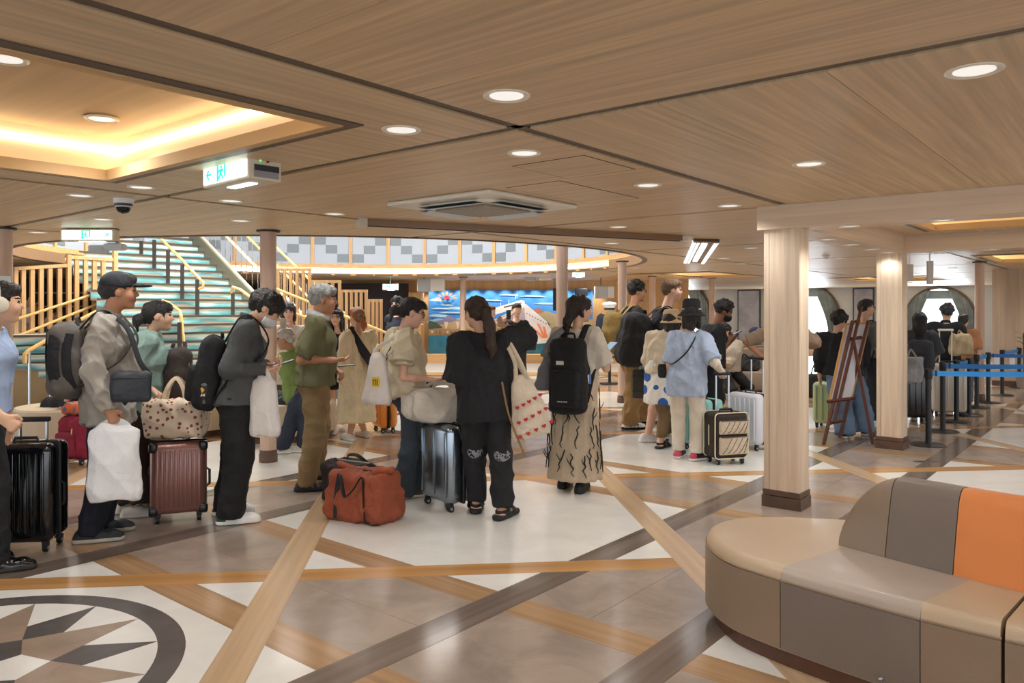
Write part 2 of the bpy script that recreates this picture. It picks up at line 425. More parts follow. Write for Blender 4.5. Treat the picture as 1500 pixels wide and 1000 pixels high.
for a in range(-4, 9):
    for b in range(-6, 5):
        u0, u1, v0, v1 = GU + a * GP, GU + (a + 1) * GP, GV + b * GP, GV + (b + 1) * GP
        pts = [UV(x, y) for x in (u0, (u0 + u1) / 2, u1) for y in (v0, (v0 + v1) / 2, v1)]
        if not any(y > -5 and abs(x) < max(3.2, y * .78) for x, y in pts): continue
        g = .036
        along_u = (a, b) in ((0, 0), (0, 1), (-1, -1), (-2, -1), (1, 0), (2, 1))
        seen = any(y > .8 and abs(x) / y < .72 and y < 9.5 for x, y in pts)
        k = 5 if seen else 1
        for q in range(k):
            if along_u: r = (u0 + g, u1 - g, v0 + g + (v1 - v0 - 2 * g) * q / k, v0 + g + (v1 - v0 - 2 * g) * (q + 1) / k - (.0025 if q < k - 1 else 0))
            else: r = (u0 + g + (u1 - u0 - 2 * g) * q / k, u0 + g + (u1 - u0 - 2 * g) * (q + 1) / k - (.0025 if q < k - 1 else 0), v0 + g, v1 - g)
            parts = [r]
            for h in TRAYS:
                hh = (h[0] - .05, h[1] + .05, h[2] - .05, h[3] + .05)
                parts = [c for x in parts for c in rect_minus(x, hh)]
            polys = [pp for x in parts for pp in outside_circle(uvpoly(x), ACR + .05)]
            if polys: prism_piece('ceiling_plank', polys, ZC, ZC + .02, M_PLANK_U if along_u else M_PLANK_V, CEIL); n_pl += 1
# bronze channel strips along the grid
def strip_uv(r, zlo=ZC + .008, m=M_STRIP, name='channel_strip'):
    polys = outside_circle(uvpoly(r), ACR + .05)
    polys2 = []
    if polys: prism_piece(name, polys, zlo, ZC + .024, m, CEIL)
for a in range(-2, 8):
    u = GU + a * GP; strip_uv((u - .030, u + .022, -13, 9))
for b in range(-4, 4):
    v = GV + b * GP; strip_uv((-3, 26, v - .030, v + .022))
# rim of the round opening
def arc_ring(name, r0, r1, z0, z1, m, a0, a1, parent, n=64, kind=None):
    mb = MB()
    pr = lambda r, a: (ACX + r * math.cos(a), ACY + r * math.sin(a))
    vs = []; fs = []
    for k in range(n + 1):
        a = math.radians(a0 + (a1 - a0) * k / n)
        for r, z in ((r0, z0), (r1, z0), (r1, z1), (r0, z1)): x, y = pr(r, a); vs.append((x, y, z))
    for k in range(n):
        for q in range(4): fs.append((4 * k + q, 4 * k + (q + 1) % 4, 4 * (k + 1) + (q + 1) % 4, 4 * (k + 1) + q))
    fs += [(0, 3, 2, 1), (4 * n, 4 * n + 1, 4 * n + 2, 4 * n + 3)]
    mb.add(vs, fs); o = mb.build(name, m, parent, smooth=True)
    if kind: tag(o, kind=kind)
    return o
arc_ring('rim_strip', ACR, ACR + .055, ZC - .012, ZC + .03, mat('#5b4a3d', .4), 0, 360, CEIL)
arc_ring('rim_edge', ACR - .03, ACR, ZC - .005, ZC + .16, mat('#8f6f50', .5), 180, 380, CEIL)
arc_ring('rim_lip', ACR, ACR + .04, ZC - .0, ZC + .055, M_OAK, -40, 215, CEIL)
arc_ring('cove_wall', ACR + .36, ACR + .40, ZC + .03, ZC + .30, M_COVE, -45, 220, CEIL)
arc_ring('cove_floor', ACR + .04, ACR + .36, ZC + .02, ZC + .03, M_COVE, -45, 220, CEIL)
arc_ring('led_strip', ACR + .30, ACR + .345, ZC + .06, ZC + .10, emit('#ffedcc', 7.0), -45, 220, CEIL)
arc_ring('cove_soffit', ACR - .02, ACR + .40, ZC + .17, ZC + .21, M_OAK, -45, 220, CEIL)
# balustrade of the upper deck round the opening
BAL = thing('balustrade', 'curved upper deck balustrade with pale panels and grey checker squares above the lit cove', 'balustrade', (ACX, ACY + ACR, ZC + .21))
ang = [-38 + 10.0 * k for k in range(26)]
M_PANEL = mat('#a9b3bf', .25, kind='marble', scale=1.5, amt=.02); M_SQ = mat('#78828a', .35)
zz = [0, 1, 2, 2, 1, 0]; ci = 0
for k in range(len(ang) - 1):
    a0, a1 = ang[k], ang[k + 1]
    arc_ring('panel', ACR + .05, ACR + .07, ZC + .25, ZC + 1.25, M_PANEL, a0 + .45, a1 - .45, BAL, n=6)
    arc_ring('post', ACR + .02, ACR + .10, ZC + .21, ZC + 1.28, M_OAK_Z, a0 - .45, a0 + .45, BAL, n=2)
    for s in range(3):
        row = zz[ci % 6]; ci += 1
        b0 = a0 + .5 + (a1 - a0 - 1) * s / 3; b1 = a0 + .5 + (a1 - a0 - 1) * (s + 1) / 3
        arc_ring('square', ACR + .042, ACR + .05, ZC + .30 + .2 * row, ZC + .49 + .2 * row, M_SQ, b0, b1, BAL, n=3)
arc_ring('bottom_rail', ACR + .02, ACR + .09, ZC + .21, ZC + .255, M_OAK, ang[0], ang[-1], BAL)
arc_ring('top_rail', ACR, ACR + .1, ZC + 1.25, ZC + 1.30, M_OAK, ang[0], ang[-1], BAL)
# ceiling of the upper deck above the opening
o = MB().prism([(-14, 6), (8, 6), (8, 24), (-14, 24)], 5.0, 5.1).build('ceiling', mat('#b39a7c', .7)); tag(o, kind='structure')
# ---- light trays -------------------------------------------------
for k, (u0, u1, v0, v1) in enumerate(TRAYS):
    T = MB()
    mw = mat('#b58d5c', .5, kind='wood_v', scale=14, amt=.1)
    H = .27
    def wall(r, z0, z1, m, name): return prism_piece(name, [uvpoly(r)], z0, z1, m, CEIL)
    def ring(q, th, z0, z1, m, name):       # four sides of a rectangular frame whose inner edge is q outside the opening
        for r in ((u0 - q - th, u0 - q, v0 - q - th, v1 + q + th), (u1 + q, u1 + q + th, v0 - q - th, v1 + q + th), (u0 - q, u1 + q, v0 - q - th, v0 - q), (u0 - q, u1 + q, v1 + q, v1 + q + th)):
            wall(r, z0, z1, m, name)
    e = .13                        # the recess widens above the lip
    wall((u0 - e - .03, u1 + e + .03, v0 - e - .03, v1 + e + .03), ZC + H, ZC + H + .02, mat('#cdb08a', .55, kind='wood_v', scale=10, amt=.06), 'tray_top')
    ring(e, .03, ZC + .02, ZC + H, M_COVE, 'tray_wall')
    ring(0, .05, ZC - .012, ZC + .05, mat('#c9a676', .5), 'tray_lip')
    ring(.05, e - .05, ZC + .022, ZC + .045, M_COVE, 'tray_ledge')
    ring(.05, .06, ZC - .006, ZC + .02, M_STRIP, 'tray_frame')
    ring(e - .022, .022, ZC + .185, ZC + .205, emit('#ffe8bf', 4.8), 'led_strip')
# ---- beams and square columns ------------------------------------
def uvbox(name, r, z0, z1, m, parent=None, kind=None):
    o = prism_piece(name, [uvpoly(r)], z0, z1, m, parent)
    if kind: tag(o, kind=kind)
    return o
ZB = 2.105
uvbox('trim_1', (5.74, 6.02, -2.30, 6.5), ZB, ZC + .02, M_PALE_V, kind='structure')
uvbox('trim_2', (6.02, 8.94, -2.27, -1.99), ZB, ZC + .02, M_PALE_U, kind='structure')
uvbox('trim_3', (8.94, 9.20, -2.27, 7.5), ZB, ZC + .02, M_PALE_V, kind='structure')
def sqcol(name, u0, u1, v0, v1, label):
    x, y = UV((u0 + u1) / 2, (v0 + v1) / 2)
    t = thing(name, label, 'column', (x, y, 0))
    uvbox('shaft', (u0 + .008, u1 - .008, v0 + .05, v1 - .008), .13, ZB, M_PALE_Z, t)
    uvbox('corner_strip', (u0 + .008, u1 - .008, v0 + .008, v0 + .047), .13, ZB, M_PALE_Z, t)
    uvbox('skirting', (u0 - .006, u1 + .006, v0 - .006, v1 + .006), 0, .085, M_BASEB, t)
    uvbox('skirting_cap', (u0, u1, v0, v1), .09, .13, M_BASEB, t)
sqcol('square_column', 5.77, 5.99, -2.27, -1.985, 'square pale wood column with dark skirting nearest the leather bench')
sqcol('square_column', 8.95, 9.20, -2.27, -2.0, 'square pale wood column with dark skirting beside the easel')
# ---- round columns ----------------------------------------------
M_RCOL = mat('#c5a793', .38, kind='wood_z', scale=20, amt=.06)
def rcol(x, y, r, ztop, label, base=True):
    t = thing('round_column', label, 'column', (x, y, 0))
    MB().lathe([(r, .12), (r, ztop)], (x, y, 0), 28).build('shaft', M_RCOL, t, True)
    MB().lathe([(r + .012, 0), (r + .012, .075), (r + .006, .08), (r + .006, .12)], (x, y, 0), 28).build('skirting', M_BASEB, t, True)
    if ztop < 2.4: MB().lathe([(r + .035, ztop - .018), (r + .035, ztop)], (x, y, 0), 28).build('cap_ring', M_BLACKM, t, True)
for px, Y, r, zt, lab in ((393, 7.6, .078, ZC, 'round pinkish column standing between the man with the phone and the staircase'),
                          (5, 7.35, .078, ZC, 'round pinkish column at the left edge behind the headphone wearer'),
                          (823.5, 10.4, .079, 4.2, 'round pale column rising through the ceiling opening behind the dark bobbed woman'),
                          (911.5, 12.4, .07, ZC, 'round pale column with dark cap behind the curly haired man'),
                          (678.5, 18.5, .075, ZC, 'slim round column in front of the ship mural'),
                          (955.5, 18.0, .07, ZC, 'slim round column far behind the blond man'),
                          (1043, 19.0, .07, ZC, 'slim round column far behind the masked curly haired man'),
                          (1435, 12.6, .07, ZC, 'round pinkish column standing among the belt barrier posts')):
    rcol((px - 750) / FPX * Y, Y, r, zt, lab)
# grey pipe column behind the pale one
# ---- far walls ---------------------------------------------------
UW = 29.0
WALLM = mat('#d9dce0', .6)
holes = []
WIN = [(-10.9, 1.0), (-8.05, 1.02), (-5.6, 1.02), (-15.0, 1.0), (-12.6, 0.0)]
def wallpt(px): t = (px - 750) / FPX; Y = UW / (t * SN + CS); return toUV(t * Y, Y)[1]
vw = [((wallpt(1328) + wallpt(1428)) / 2, (wallpt(1428) - wallpt(1328)) / 2), ((wallpt(1133) + wallpt(1230)) / 2, (wallpt(1230) - wallpt(1133)) / 2), ((wallpt(945) + wallpt(1041)) / 2, (wallpt(1041) - wallpt(945)) / 2)]
def wall_with_rounds():
    """wall in the plane u = UW with round-headed openings, as rings of quads round every opening"""
    mb = MB(); v0, v1 = -22.0, -2.25; edges = sorted(vw); cur = v0
    def q(a, b, z0, z1):
        mb.prism([UV(UW, a), UV(UW, b), UV(UW + .12, b), UV(UW + .12, a)], z0, z1)
    zc = 1.22
    for c, r in edges:
        q(cur, c - r, 0, ZC); q(c - r, c + r, 0, zc - r * .92); n = 24
        for k in range(n):
            a, b = c - r + 2 * r * k / n, c - r + 2 * r * (k + 1) / n
            m_ = ((a + b) / 2 - c) / r; h = math.sqrt(max(0, 1 - m_ * m_)) * r * .98
            q(a, b, zc + h, ZC)
            if zc - h > zc - r * .92: q(a, b, zc - r * .92, zc - h)
        cur = c + r
    q(cur, v1, 0, ZC)
    return mb.build('wall_far', WALLM)
tag(wall_with_rounds(), kind='structure')
M_CURT = mat('#93a0a6', .8, kind='cloth', scale=5, amt=.15); M_GLASS = mat('#eef6ff', .1, emit=1.5)
for n_, (c, r) in enumerate(vw):
    zc = 1.22
    pts = [(*UV(UW - .02, c + (r + .02) * math.cos(a)), zc + (r + .02) * .98 * math.sin(a)) for a in [2 * math.pi * k / 40 for k in range(41)]]
    W = MB().prism([UV(UW + .10, c - r), UV(UW + .10, c + r), UV(UW + .105, c + r), UV(UW + .105, c - r)], zc - r, zc + r).build('window_%d' % (n_ + 1), M_GLASS)
    tag(W, kind='structure')
    MB().tube(pts, .05, 6).build('window_frame', mat('#8c7565', .4), W)
    for sgn in (-1, 1):
        rows = []
        vs = []; fs = []; nf = 16; nz = 14
        for iz in range(nz + 1):
            z = zc + r * .97 - iz / nz * r * 1.75
            s = (zc + r * .97 - z) / (r * 1.75)
            inner = .26 + .42 * math.sin(min(1, s * 1.15) * math.pi / 2) ** 1.3      # gathered outwards lower down
            for k in range(nf + 1):
                f = inner + (1.0 - inner) * k / nf
                half = math.sqrt(max(.0, 1 - ((z - zc) / r) ** 2)) * r
                vv = min(f * r, max(half - .01, .02)) if s < .55 else f * r
                x, y = UV(UW - .03 - .06 * (1 - s) - .035 * math.sin(k * 2.4), c + sgn * vv); vs.append((x, y, z))
        for iz in range(nz):
            for k in range(nf): a = iz * (nf + 1) + k; fs.append((a, a + 1, a + nf + 2, a + nf + 1))
        mesh('curtain', vs, fs, M_CURT, W, smooth=True)
    x0 = c - r * .45; mesh('roller_blind', [(*UV(UW + .02, c - r * .5), zc + r * .9), (*UV(UW + .02, c + r * .5), zc + r * .9), (*UV(UW + .02, c + r * .6), zc + r * .62), (*UV(UW + .02, c - r * .6), zc + r * .62)], [(0, 1, 2, 3)], mat('#8fa3ab', .7), W)
# frosted art panels between the windows
for a, b, lab in ((1083, 1113, 'tall frosted art panel with dark blossom specks on the window wall'), (1252, 1279, 'tall pale art panel behind the man with the black backpack')):
    t = thing('art_panel', lab, 'art panel', (*UV(UW - .05, wallpt((a + b) / 2)), .3))
    va, vb = wallpt(a), wallpt(b)
    uvbox('frame', (UW - .06, UW - .03, va - .05, vb + .05), .0, ZC - .02, mat('#4a5360', .4), t)
    uvbox('panel', (UW - .075, UW - .06, va, vb), .05, ZC - .06, mat('#c9ccda', .3, kind='marble', scale=1.6, amt=.16), t)
# wooden wall at the far right
o = uvbox('wall_right', (17.8, 17.95, -2.36, 4), 0, ZC + .02, mat('#c4ad95', .5, kind='wood_z', scale=9, amt=.12), kind='structure')
uvbox('baseboard_right', (17.77, 17.8, -2.36, 4), 0, .1, M_BASEB, kind='structure')
o = uvbox('wall_right_return', (17.95, 29, -2.36, -2.25), 0, ZC + .02, mat('#dcd8d2', .6), kind='structure')
# mural wall
YM = 21.0
def mx(px): return (px - 750) / FPX * YM
o = MB().box((mx(430), YM + .1, 0), (mx(1010), YM + .25, ZC + .02)).build('wall_back', mat('#d9b07c', .5, kind='wood_z', scale=8, amt=.08)); tag(o, kind='structure')
o = MB().box((mx(480), YM - .3, 0), (mx(600), YM - .2, 2.2)).build('wall_back_dark', mat('#2c2429', .6)); tag(o, kind='structure')
o = MB().box((-14.2, 24, 0), (mx(430), 24.2, 5)).build('wall_left', mat('#3a2f28', .7)); tag(o, kind='structure')
o = MB().box((-14.2, 9, 0), (-14, 24, 5)).build('wall_left_side', mat('#3a2f28', .7)); tag(o, kind='structure')
o = MB().box((mx(430), 24, 0), (5.2, 24.2, ZC)).build('wall_back_far', mat('#b69673', .6, kind='wood_z', scale=8, amt=.1)); tag(o, kind='structure')
o = MB().box((mx(604), YM - .75, .0), (mx(985), YM + .1, .30)).build('trim_4', mat('#d9ab73', .5, kind='wood_x', scale=8, amt=.08)); tag(o, kind='structure')
o = MB().box((mx(604), YM - .78, .0), (mx(622), YM - .1, 1.95)).build('trim_5', M_OAK_Z); tag(o, kind='structure')
# ---- downlights --------------------------------------------------
M_LAMP = emit('#f4fbff', 5.0); M_RIM = mat('#e8e2d6', .35)
LAB = {0: 'large round recessed downlight above the crossing of the ceiling strips', 1: 'round recessed downlight right of the glowing light tray',
       2: 'round recessed downlight between the strip crossing and the ceiling air conditioner', 3: 'large round recessed downlight at the upper right of the picture',
       4: 'round recessed downlight in the middle of the right hand ceiling bay', 5: 'round recessed downlight right of the ceiling access hatch',
       6: 'round recessed downlight next to the end of the pale beam', 7: 'round downlight inside the glowing tray at the left picture edge', 8: 'round downlight inside the glowing tray, the fully visible one',
       9: 'round recessed downlight right above the dome camera', 10: 'round recessed downlight left of the dome camera', 11: 'round recessed downlight below the hanging green exit sign'}
LPX = [(742, 140), (588, 190), (768, 224), (1427, 103), (1185, 240), (949, 271), (1068, 301), (8, 86), (149, 174), (207, 274), (117, 286), (339, 294),
       (352, 323), (490, 313), (150, 321), (55, 340), (906, 332), (896, 356), (672, 337), (1135, 332), (1100, 363), (1060, 378), (1012, 352), (930, 392), (1030, 396), (1086, 386), (1170, 372),
       (1425, 384), (1460, 397), (1376, 371), (1395, 392), (1490, 372), (560, 412), (770, 413), (545, 417), (1230, 378)]
BEAML = [(6.86, -2.13), (7.56, -2.13), (8.27, -2.13), (8.85, -2.13), (5.88, -1.67), (5.88, -1.07), (5.88, -.2), (9.07, -1.2), (9.07, 0.0)]
def downlight(x, y, z, label, group, power, r=.075):
    t = thing('downlight', label, 'ceiling light', (x, y, z), group)
    MB().lathe([(r - .012, -.001), (r + .004, -.007), (r + .012, -.003), (r + .012, .004), (r - .012, .004)], (x, y, z), 24).build('trim_ring', M_RIM, t, True)
    MB().lathe([(r - .012, -.002), (r - .03, .012), (r * .3, .016)], (x, y, z), 20).build('reflector', mat('#f6f6f2', .3, emit=.45), t, True)
    MB().lathe([(r * .5, .004), (r * .1, .003)], (x, y, z), 16).build('lamp', M_LAMP, t)
    if power:
        ld = bpy.data.lights.new('downlight_lamp', 'SPOT'); ld.energy = power; ld.spot_size = math.radians(150); ld.spot_blend = .8; ld.shadow_soft_size = .05; ld.color = (1, .985, .96)
        lo = bpy.data.objects.new('downlight_lamp', ld); COL.objects.link(lo); lo.parent = t; lo.location = (0, 0, -.02)
FARL = ['downlight nearest the round column behind the charcoal shirt man', 'downlight above the left end of the ceiling track', 'downlight just above the slanting arrow exit sign', 'downlight beside the left edge column', 'downlight behind the ceiling track, right of the air conditioner', 'downlight near the right tip of the round opening', 'downlight between the ceiling track and the round opening', 'downlight on the ceiling just left of the nearest square column', 'downlight right of the open tube light fitting', 'lower downlight right of the open tube light fitting', 'downlight left of the open tube light fitting', 'downlight above the dark curly haired man', 'downlight just past the far glowing tray', 'downlight between the tube light and the square column', 'downlight just right of the top of the nearest square column', 'downlight above the round column among the barrier posts', 'downlight above the far right wood wall', 'upper downlight above the hanging sign boards', 'lower downlight above the hanging sign boards', 'downlight at the right picture edge under the beam', 'downlight over the dark wall left of the mural', 'downlight on the ceiling before the mural', 'second downlight over the dark wall left of the mural', 'small downlight between the two square columns']
BML = ['first downlight in the beam between the two square columns', 'second downlight in the beam between the two square columns', 'third downlight in the beam between the two square columns', 'downlight in the beam right above the second square column', 'downlight in the front beam right of the nearest square column', 'downlight in the front beam under the glowing tray', 'farthest right downlight of the front beam', 'downlight in the rear beam right of the second square column', 'rightmost downlight of the rear beam']
for i, (px, py) in enumerate(LPX):
    z = ZC + (.26 if i in (7, 8) else 0)
    p = fl(px, py, z)
    p.z = z
    far = p.y > 6.2
    downlight(p.x, p.y, z, LAB.get(i) or 'small ' + FARL[i - 12], 'recessed ceiling downlights' if i not in LAB else 'nearest ceiling downlights', LIGHT_W if p.y < 14 else LIGHT_W * 2)
for i, (u, v) in enumerate(BEAML):
    x, y = UV(u, v); downlight(x, y, ZB, 'small ' + BML[i], 'beam downlights', LIGHT_W * (.3 if i == 3 else 1.1), .06)
# more of the same lights where the hall goes on behind and beside the camera and in the far bays (lamps only, no fitting in view)
for a in range(-3, 8):
    for b in range(-4, 4):
        for du, dv in ((.8, .8), (2.4, 2.4)):
            x, y = UV(GU + a * GP + du, GV + b * GP + dv)
            p = (x, y)
            vis = y > 1.2 and abs(x) / y < .70 and y < 12
            if vis or y < -4 or y > 24 or abs(x) > 14 or math.hypot(x - ACX, y - ACY) < ACR + .3: continue
            ld = bpy.data.lights.new('downlight_lamp', 'SPOT'); ld.energy = LIGHT_W * 1.4; ld.spot_size = math.radians(150); ld.spot_blend = .8; ld.shadow_soft_size = .06; ld.color = (1, .985, .96)
            lo = bpy.data.objects.new('downlight_lamp', ld); COL.objects.link(lo); lo.location = (x, y, ZC - .03)
# unseen area lamps added above the round opening to brighten the stairs
for x, y, z, e, sz, c in ((-4.5, 12.5, 4.9, 330, 3.0, (1, .97, .92)), (-1.2, 14.5, 4.9, 160, 3.0, (1, .97, .92))):
    ld = bpy.data.lights.new('stair_fill_light', 'AREA'); ld.energy = e; ld.size = sz; ld.color = c
    lo = bpy.data.objects.new('stair_fill_light', ld); COL.objects.link(lo); lo.location = (x, y, z)
# daylight of the round windows
for c, r in vw:
    ld = bpy.data.lights.new('window_daylight', 'AREA'); ld.energy = 70; ld.shape = 'DISK'; ld.size = 1.8; ld.color = (.8, .9, 1)
    lo = bpy.data.objects.new('window_daylight', ld); COL.objects.link(lo); x, y = UV(UW - .25, c); lo.location = (x, y, 1.2)
    lo.rotation_euler = Vector((-SN, -CS, 0)).to_track_quat('-Z', 'Z').to_euler()
# ================================================================== SOLID SHAPES FROM BLENDED ROUND CONES
def V3(*a): return np.array(a, dtype=np.float64)
def nv(v): v = np.asarray(v, float); return v / max(1e-9, np.linalg.norm(v))
class Solid:
    def __init__(s): s.p = []; s.c = []
    def rc(s, a, b, ra, rb, k=.03, n=None, q=1.0, cap=False, cap0=False):
        s.p.append(('rc', np.asarray(a, float), np.asarray(b, float), ra, rb, k, None if n is None else nv(n), q, cap, cap0)); return s
    def path(s, pts, rs, k=.02, n=None, q=1.0):
        for i in range(len(pts) - 1): s.rc(pts[i], pts[i + 1], rs[i], rs[i + 1], k, n, q)
        return s
    def el(s, c, M, r, k=.02): s.p.append(('el', np.asarray(c, float), np.asarray(M, float), np.asarray(r, float), k)); return s
    def box(s, c, M, h, rad, k=.01): s.p.append(('bx', np.asarray(c, float), np.asarray(M, float), np.asarray(h, float), rad, k)); return s
    def cone(s, c, M, zs, rx, ry, k=.01, pleat=0, npl=9, ph=0.0): s.p.append(('cn', np.asarray(c, float), np.asarray(M, float), np.asarray(zs, float), np.asarray(rx, float), np.asarray(ry, float), k, pleat, npl, ph)); return s
    def cut_plane(s, p, n): s.c.append(('pl', np.asarray(p, float), nv(n))); return s      # removes the side n points to
    def cut_el(s, c, M, r): s.c.append(('el', np.asarray(c, float), np.asarray(M, float), np.asarray(r, float))); return s
    def cut_box(s, c, M, h, rad=.0): s.c.append(('bx', np.asarray(c, float), np.asarray(M, float), np.asarray(h, float), rad)); return s
    @staticmethod
    def _d(p, X):
        t = p[0]
        if t == 'rc':
            _, a, b, ra, rb, k, n, q, cap, cap0 = p
            w = X - a; ba = b - a
            if n is not None and q != 1.0:
                w = w + ((w @ n) * (1 / q - 1))[..., None] * n; ba = ba + (ba @ n) * (1 / q - 1) * n
            L2 = max(1e-9, float(ba @ ba)); tt = (w @ ba) / L2; tc = np.clip(tt, 0, 1)
            d = np.sqrt(np.maximum(0, ((w - tc[..., None] * ba) ** 2).sum(-1))) - (ra + tc * (rb - ra))
            L = math.sqrt(L2)
            if cap: d = np.maximum(d, (tt - 1) * L)
            if cap0: d = np.maximum(d, -tt * L)
            return d
        if t == 'el':
            c, M, r = p[1], p[2], p[3]; y = (X - c) @ M.T
            k0 = np.sqrt(((y / r) ** 2).sum(-1)); k1 = np.sqrt(((y / r ** 2) ** 2).sum(-1)) + 1e-9
            return k0 * (k0 - 1) / k1
        if t == 'bx':
            c, M, h, rad = p[1:5]; y = np.abs((X - c) @ M.T) - (h - rad)
            return np.sqrt((np.maximum(y, 0) ** 2).sum(-1)) + np.minimum(y.max(-1), 0) - rad
        if t == 'cn':
            _, c, M, zs, rx, ry, k, pleat, npl, ph = p; y = (X - c) @ M.T; z = y[..., 2]
            RX = np.interp(z, zs, rx); RY = np.interp(z, zs, ry)
            th = np.arctan2(y[..., 1] / RY, y[..., 0] / RX); rr = np.sqrt((y[..., 0] / RX) ** 2 + (y[..., 1] / RY) ** 2)
            f = np.clip((zs[-1] - z) / max(1e-6, zs[-1] - zs[0]), 0, 1)
            lim = 1 + pleat * f * (np.sin(npl * th + ph + 1.3 * np.sin(2 * th)) + .5 * np.sin(npl * 1.7 * th + 2 * ph))
            d = (rr - lim) * np.minimum(RX, RY)
            return np.maximum(d, np.maximum(zs[0] - z, z - zs[-1]))
        if t == 'pl': return (X - p[1]) @ p[2]
    def bounds(s, p):
        t = p[0]
        if t == 'rc': e = np.array([1, 1, 1]) * max(p[3], p[4]) * max(1, p[7]); return np.minimum(p[1], p[2]) - e, np.maximum(p[1], p[2]) + e
        if t == 'el': e = np.sqrt(((p[2] * p[3][:, None]) ** 2).sum(0)); return p[1] - e, p[1] + e
        if t == 'bx': e = np.abs(p[2] * p[3][:, None]).sum(0); return p[1] - e, p[1] + e
        if t == 'cn':
            R = max(p[4].max(), p[5].max()) * (1 + 1.6 * p[7]); e = np.array([R, R, 0]); return p[1] - e + np.array([0, 0, p[3][0]]), p[1] + e + np.array([0, 0, p[3][-1]])
    def mesh(s, vox, noise=None):
        los, his = zip(*[s.bounds(p) for p in s.p]); pad = 3 * vox
        lo = np.min(los, 0) - pad; hi = np.max(his, 0) + pad
        n = np.ceil((hi - lo) / vox).astype(int) + 1
        D = np.full(n, .3, np.float32); ax = [lo[i] + vox * np.arange(n[i]) for i in range(3)]
        for p, l, h in zip(s.p, los, his):
            k = p[5] if p[0] in ('rc', 'bx') else (p[4] if p[0] == 'el' else p[6])
            m = k + 2.5 * vox
            i0 = np.maximum(0, np.floor((l - m - lo) / vox).astype(int)); i1 = np.minimum(n, np.ceil((h + m - lo) / vox).astype(int) + 1)
            g = np.stack(np.meshgrid(*[ax[i][i0[i]:i1[i]] for i in range(3)], indexing='ij'), -1)
            d = s._d(p, g).astype(np.float32); S = D[i0[0]:i1[0], i0[1]:i1[1], i0[2]:i1[2]]
            hh = np.clip(.5 + .5 * (S - d) / max(k, 1e-4), 0, 1); S[...] = S + (d - S) * hh - k * hh * (1 - hh)
        if s.c:
            g = np.stack(np.meshgrid(*ax, indexing='ij'), -1)
            for c in s.c:
                d = s._d(c, g).astype(np.float32); D = np.maximum(D, d if c[0] == 'pl' else -d)
        return surface_nets(D, lo, vox)
def surface_nets(D, lo, vox):
    neg = D < 0
    nx, ny, nz = D.shape
    s = np.zeros((nx - 1, ny - 1, nz - 1), np.int8)
    for a in (0, 1):
        for b in (0, 1):
            for c in (0, 1): s += neg[a:nx - 1 + a, b:ny - 1 + b, c:nz - 1 + c]
    act = (s > 0) & (s < 8); idx = np.argwhere(act)
    if len(idx) == 0: return np.zeros((0, 3)), np.zeros((0, 4), int)
    vid = np.full(act.shape, -1, np.int64); vid[act] = np.arange(len(idx))
    acc = np.zeros((len(idx), 3)); cnt = np.zeros(len(idx))
    cs = [(a, b, c) for a in (0, 1) for b in (0, 1) for c in (0, 1)]
    val = {k: D[idx[:, 0] + k[0], idx[:, 1] + k[1], idx[:, 2] + k[2]].astype(float) for k in cs}
    for k in cs:
        for a in range(3):
            if k[a] == 0:
                k2 = list(k); k2[a] = 1; k2 = tuple(k2); v0, v1 = val[k], val[k2]; m = (v0 < 0) != (v1 < 0)
                t = np.where(m, v0 / np.where(m, v0 - v1, 1), 0)
                p = np.tile(np.array(k, float), (len(idx), 1)); p[:, a] += t
                acc += p * m[:, None]; cnt += m
    V = (idx + acc / cnt[:, None]) * vox + lo
    Q = []
    for a in range(3):
        b, c = (a + 1) % 3, (a + 2) % 3
        sl0 = [slice(None)] * 3; sl1 = [slice(None)] * 3; sl0[a] = slice(0, -1); sl1[a] = slice(1, None)
        n0, n1 = neg[tuple(sl0)], neg[tuple(sl1)]; e = np.argwhere(n0 != n1)
        ok = (e[:, b] > 0) & (e[:, c] > 0) & (e[:, b] < D.shape[b] - 1) & (e[:, c] < D.shape[c] - 1); e = e[ok]
        f = n0[e[:, 0], e[:, 1], e[:, 2]]
        def v(db, dc):
            q = e.copy(); q[:, b] -= db; q[:, c] -= dc; return vid[q[:, 0], q[:, 1], q[:, 2]]
        q = np.stack([v(1, 1), v(0, 1), v(0, 0), v(1, 0)], 1); q[~f] = q[~f][:, ::-1]; Q.append(q)
    return V, np.concatenate(Q)
def normals(V, F):
    n = np.cross(V[F[:, 2]] - V[F[:, 0]], V[F[:, 3]] - V[F[:, 1]]); N = np.zeros_like(V)
    for k in range(4): np.add.at(N, F[:, k], n)
    return N / (np.linalg.norm(N, axis=1)[:, None] + 1e-9)
def folds(V, F, amp, seed, freq=13.0, stretch=(1, 1, .45)):
    """soft cloth folds: warped ridges pushed along the normals"""
    r = np.random.default_rng(seed); N = normals(V, F); W = V * np.array(stretch); h = np.zeros(len(V))
    for k in range(4):
        d = nv(r.normal(size=3)); d2 = nv(r.normal(size=3)); ph = r.uniform(0, 6.28)
        f = freq * (1.0 + .45 * k)
        h += (1 - 2 * np.abs(np.sin(W @ d * f * 1.25 + ph + 1.5 * np.sin(W @ d2 * f * .6 + ph * 2))) ** .8) / (1 + .3 * k)
    return V + N * (amp * (h / 2 + .55))[:, None]
def solid(name, S, vox, m, parent, fold=0.0, seed=1, freq=13, stretch=(1, 1, .45), mats=None, midx=None, smooth=True):
    V, F = S.mesh(vox)
    if fold: V = folds(V, F, fold * 1.7, seed, freq, stretch)
    mi = midx(V, F) if midx else None
    return mesh(name, V, F, m, parent, smooth, mats, mi)
